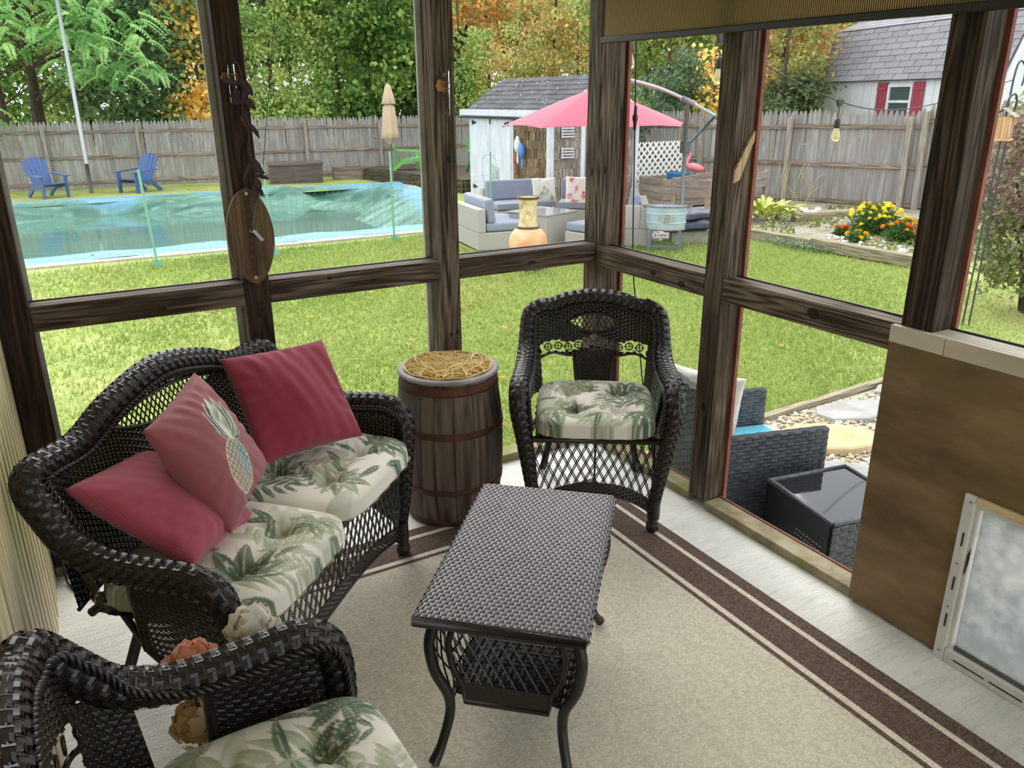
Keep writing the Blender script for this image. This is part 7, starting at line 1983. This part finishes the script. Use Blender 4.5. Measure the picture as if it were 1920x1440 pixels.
for q in range(22):
    z = rs_.uniform(2.2, 5.5); x1 = rs_.uniform(-2.4, 2.2); m.tube(cr([(-.4, .35, z), (x1 * .5, .1, z + .5), (x1, rs_.uniform(-.6, .6), z + rs_.uniform(-.4, .5))], 4), [.03] * 4 + [.02] * 4 + [.01], 5)
m.build('branches', M_bark, T, smooth=True, kind='stuff')

# ================================================================== near shrub at the right edge
NS = thing('burning_bush', 'purple-brown and green leafy shrub at the right edge of the garden', 'shrub', (6.25, 1.08, -.44))
NS.scale = (1.12, 1.12, 1.1)
rb_ = np.random.default_rng(5)
def bush_part(n, zlo, zhi, rad, pal, size, seed):
    r_ = np.random.default_rng(seed); m_ = n // 14
    a = r_.uniform(0, 6.283, m_); z = r_.uniform(zlo, zhi, m_); rr = rad * np.sqrt(r_.uniform(.25, 1, m_)) * np.interp(z, [.2, .6, 1.2, 1.85], [.55, .95, 1, .55])
    q = np.stack([rr * np.cos(a), rr * np.sin(a), z], 1); P = np.repeat(q, 14, 0) + r_.normal(0, .06, (m_ * 14, 3))
    pal = np.array([lin(c) for c in pal]); cols = pal[r_.integers(0, len(pal), len(P))] * r_.uniform(.8, 1.2, (len(P), 1))
    return leaf_quads(P, size * r_.uniform(.7, 1.3, len(P)), cols, .4, .5, r_)
for nm, args in (('upper_foliage', (7200, .85, 1.75, .68, [(150, 128, 120), (134, 114, 108), (168, 148, 134), (140, 140, 104), (168, 140, 134)], .058, 1)), ('lower_foliage', (5000, .25, 1.0, .66, [(126, 142, 92), (148, 160, 104), (110, 124, 80), (172, 170, 110), (136, 122, 108)], .06, 2))):
    V, F, C_ = bush_part(*args); fobj(nm, V, F, M_leafmat, NS, C_, kind='stuff')
for k in range(9):
    a = k * .7; m = MB(); m.tube(cr([(.08 * math.cos(a), .08 * math.sin(a), -.03), (.16 * math.cos(a), .16 * math.sin(a), .5), (.42 * math.cos(a), .42 * math.sin(a), 1.2)], 5), np.linspace(.022, .008, 11), 6); m.build('stem', M_bark, NS, smooth=True)

# ================================================================== bed plants
def gq(x, y, dz=.1): return float(gz(x, y)) + dz
HO = thing('hosta', 'yellow-green hosta clump behind the second right-hand post', 'plant', (8.72, 6.95, gq(8.7, 6.95)))
M_hosta = noisy('hosta_leaf', lin((150, 168, 70)), lin((206, 208, 110)), 10, rough=.6, rand=.15)
rh_ = np.random.default_rng(6)
for k in range(130):
    a = rh_.uniform(0, 6.283); L = rh_.uniform(.22, .42); el = rh_.uniform(.2, 1.1); r0 = rh_.uniform(0, .48)
    p0 = np.array([r0 * math.cos(a), r0 * math.sin(a), rh_.uniform(.05, .22)]); e = p0 + L * np.array([math.cos(a) * math.cos(el), math.sin(a) * math.cos(el), math.sin(el) * .6 - .05])
    m = MB(); leaf_blade(m, p0, e, rh_.uniform(.03, .055), nrm=(0, 0, 1), sag=.5); m.build('leaf', M_hosta, HO, smooth=True)
def marigold(label, c, r_, h_, nf, cols, seed):
    T = thing('marigold', label, 'flower', (c[0], c[1], gq(*c)), 0, 'marigolds in the raised bed')
    r = np.random.default_rng(seed); n = int(3200 * r_ * r_ / .2)
    d = r.normal(size=(n, 3)); d[:, 2] = np.abs(d[:, 2]); d /= np.linalg.norm(d, axis=1)[:, None]
    P = d * np.array([r_, r_, h_]) * r.uniform(.3, 1, (n, 1))
    V, F, C_ = leaf_quads(P, r.uniform(.05, .09, n), np.array([lin((76, 112, 56)), lin((98, 132, 66)), lin((60, 92, 46))])[r.integers(0, 3, n)], -.2, .3, r)
    fobj('foliage', V, F, M_leafmat, T, C_, kind='stuff')
    hm = MB()
    for lv, (rr, z, k) in enumerate(((.046, .0, 12), (.036, .012, 10), (.022, .022, 7))):
        for i in range(k):
            a = 6.283 * i / k + lv * .3; ca, sa = math.cos(a), math.sin(a); w_ = rr * 3.0 / k
            hm.add([(0, 0, z - .006), (ca * rr * .6 - sa * w_, sa * rr * .6 + ca * w_, z + .006), (ca * rr, sa * rr, z + .002), (ca * rr * .6 + sa * w_, sa * rr * .6 - ca * w_, z + .006)], [(0, 1, 2, 3)])
    for i in range(nf):
        a = r.uniform(0, 6.283); q = r.uniform(.2, 1.0); el = math.acos(q * .95)
        p = np.array([math.cos(a) * math.cos(el * .0 + (1 - q) * 1.3), math.sin(a) * math.cos((1 - q) * 1.3), 0]) * r_ * (1.02 - .35 * (1 - q)) ; z = h_ * (1.05 - .75 * q * r.uniform(.5, 1))
        col = cols[r.integers(len(cols))]
        key = 'marigold_%d_%d' % (col[0], col[1])
        mt = MATS.get(key) or plain(key, lin(col), .7)
        me = MATS.get(key + '_mesh')
        if me is None: me = hm.mesh('flower_head', mt); MATS[key + '_mesh'] = me
        o = inst(me, 'flower_head', T, (p[0], p[1], z), (r.uniform(-.6, .6), r.uniform(-.2, .9) * -1, r.uniform(0, 6)), (.92, .92, 1.1))
    return T
marigold('tall yellow marigold plant in the raised bed', (9.0, 4.95), .42, .48, 60, [(255, 238, 50), (254, 228, 36), (255, 242, 100)], 1)
marigold('orange marigold plant right of the yellow ones', (8.55, 4.15), .28, .36, 24, [(244, 150, 40), (236, 126, 30), (250, 196, 50)], 2)
marigold('small orange marigold at the left of the yellow ones', (8.35, 5.05), .13, .16, 6, [(226, 118, 40), (206, 92, 40)], 3)
marigold('low yellow marigold in front of the taller plant', (8.05, 4.55), .16, .16, 7, [(250, 210, 30), (240, 190, 24)], 4)
GT = thing('grass_tuft', 'blue-green grass tuft spilling over the raised bed timbers', 'plant', (7.25, 4.95, gq(7.25, 4.95, .0)))
m = MB(); rt_ = np.random.default_rng(8)
for k in range(150):
    a = rt_.uniform(0, 6.283); L = rt_.uniform(.18, .36); b0 = np.array([rt_.uniform(-.12, .12), rt_.uniform(-.55, .55), 0]); e = b0 + np.array([math.cos(a) * L * .7, math.sin(a) * L * .7, L * .35])
    leaf_blade(m, b0, e, .006, nrm=(0, 0, 1), sag=1.0, n=4)
m.build('blades', noisy('blue_grass', lin((84, 112, 84)), lin((124, 150, 112)), 6, rough=.7), GT, kind='stuff')
WD = thing('dry_stalks', 'thin pale weed stalks beside the planter leg', 'plant', (10.4, 7.75, gq(10.4, 7.75)))
m = MB()
for k in range(14):
    a = rt_.uniform(0, 6.283); L = rt_.uniform(.4, .95); x, y = rt_.uniform(-.3, .3, 2); m.tube(cr([(x, y, 0), (x + .1 * math.cos(a), y + .1 * math.sin(a), L * .6), (x + .28 * math.cos(a), y + .28 * math.sin(a), L)], 4), .006, 4)
m.build('stalks', plain('dry_stalk', lin((170, 168, 112)), .8), WD, kind='stuff')
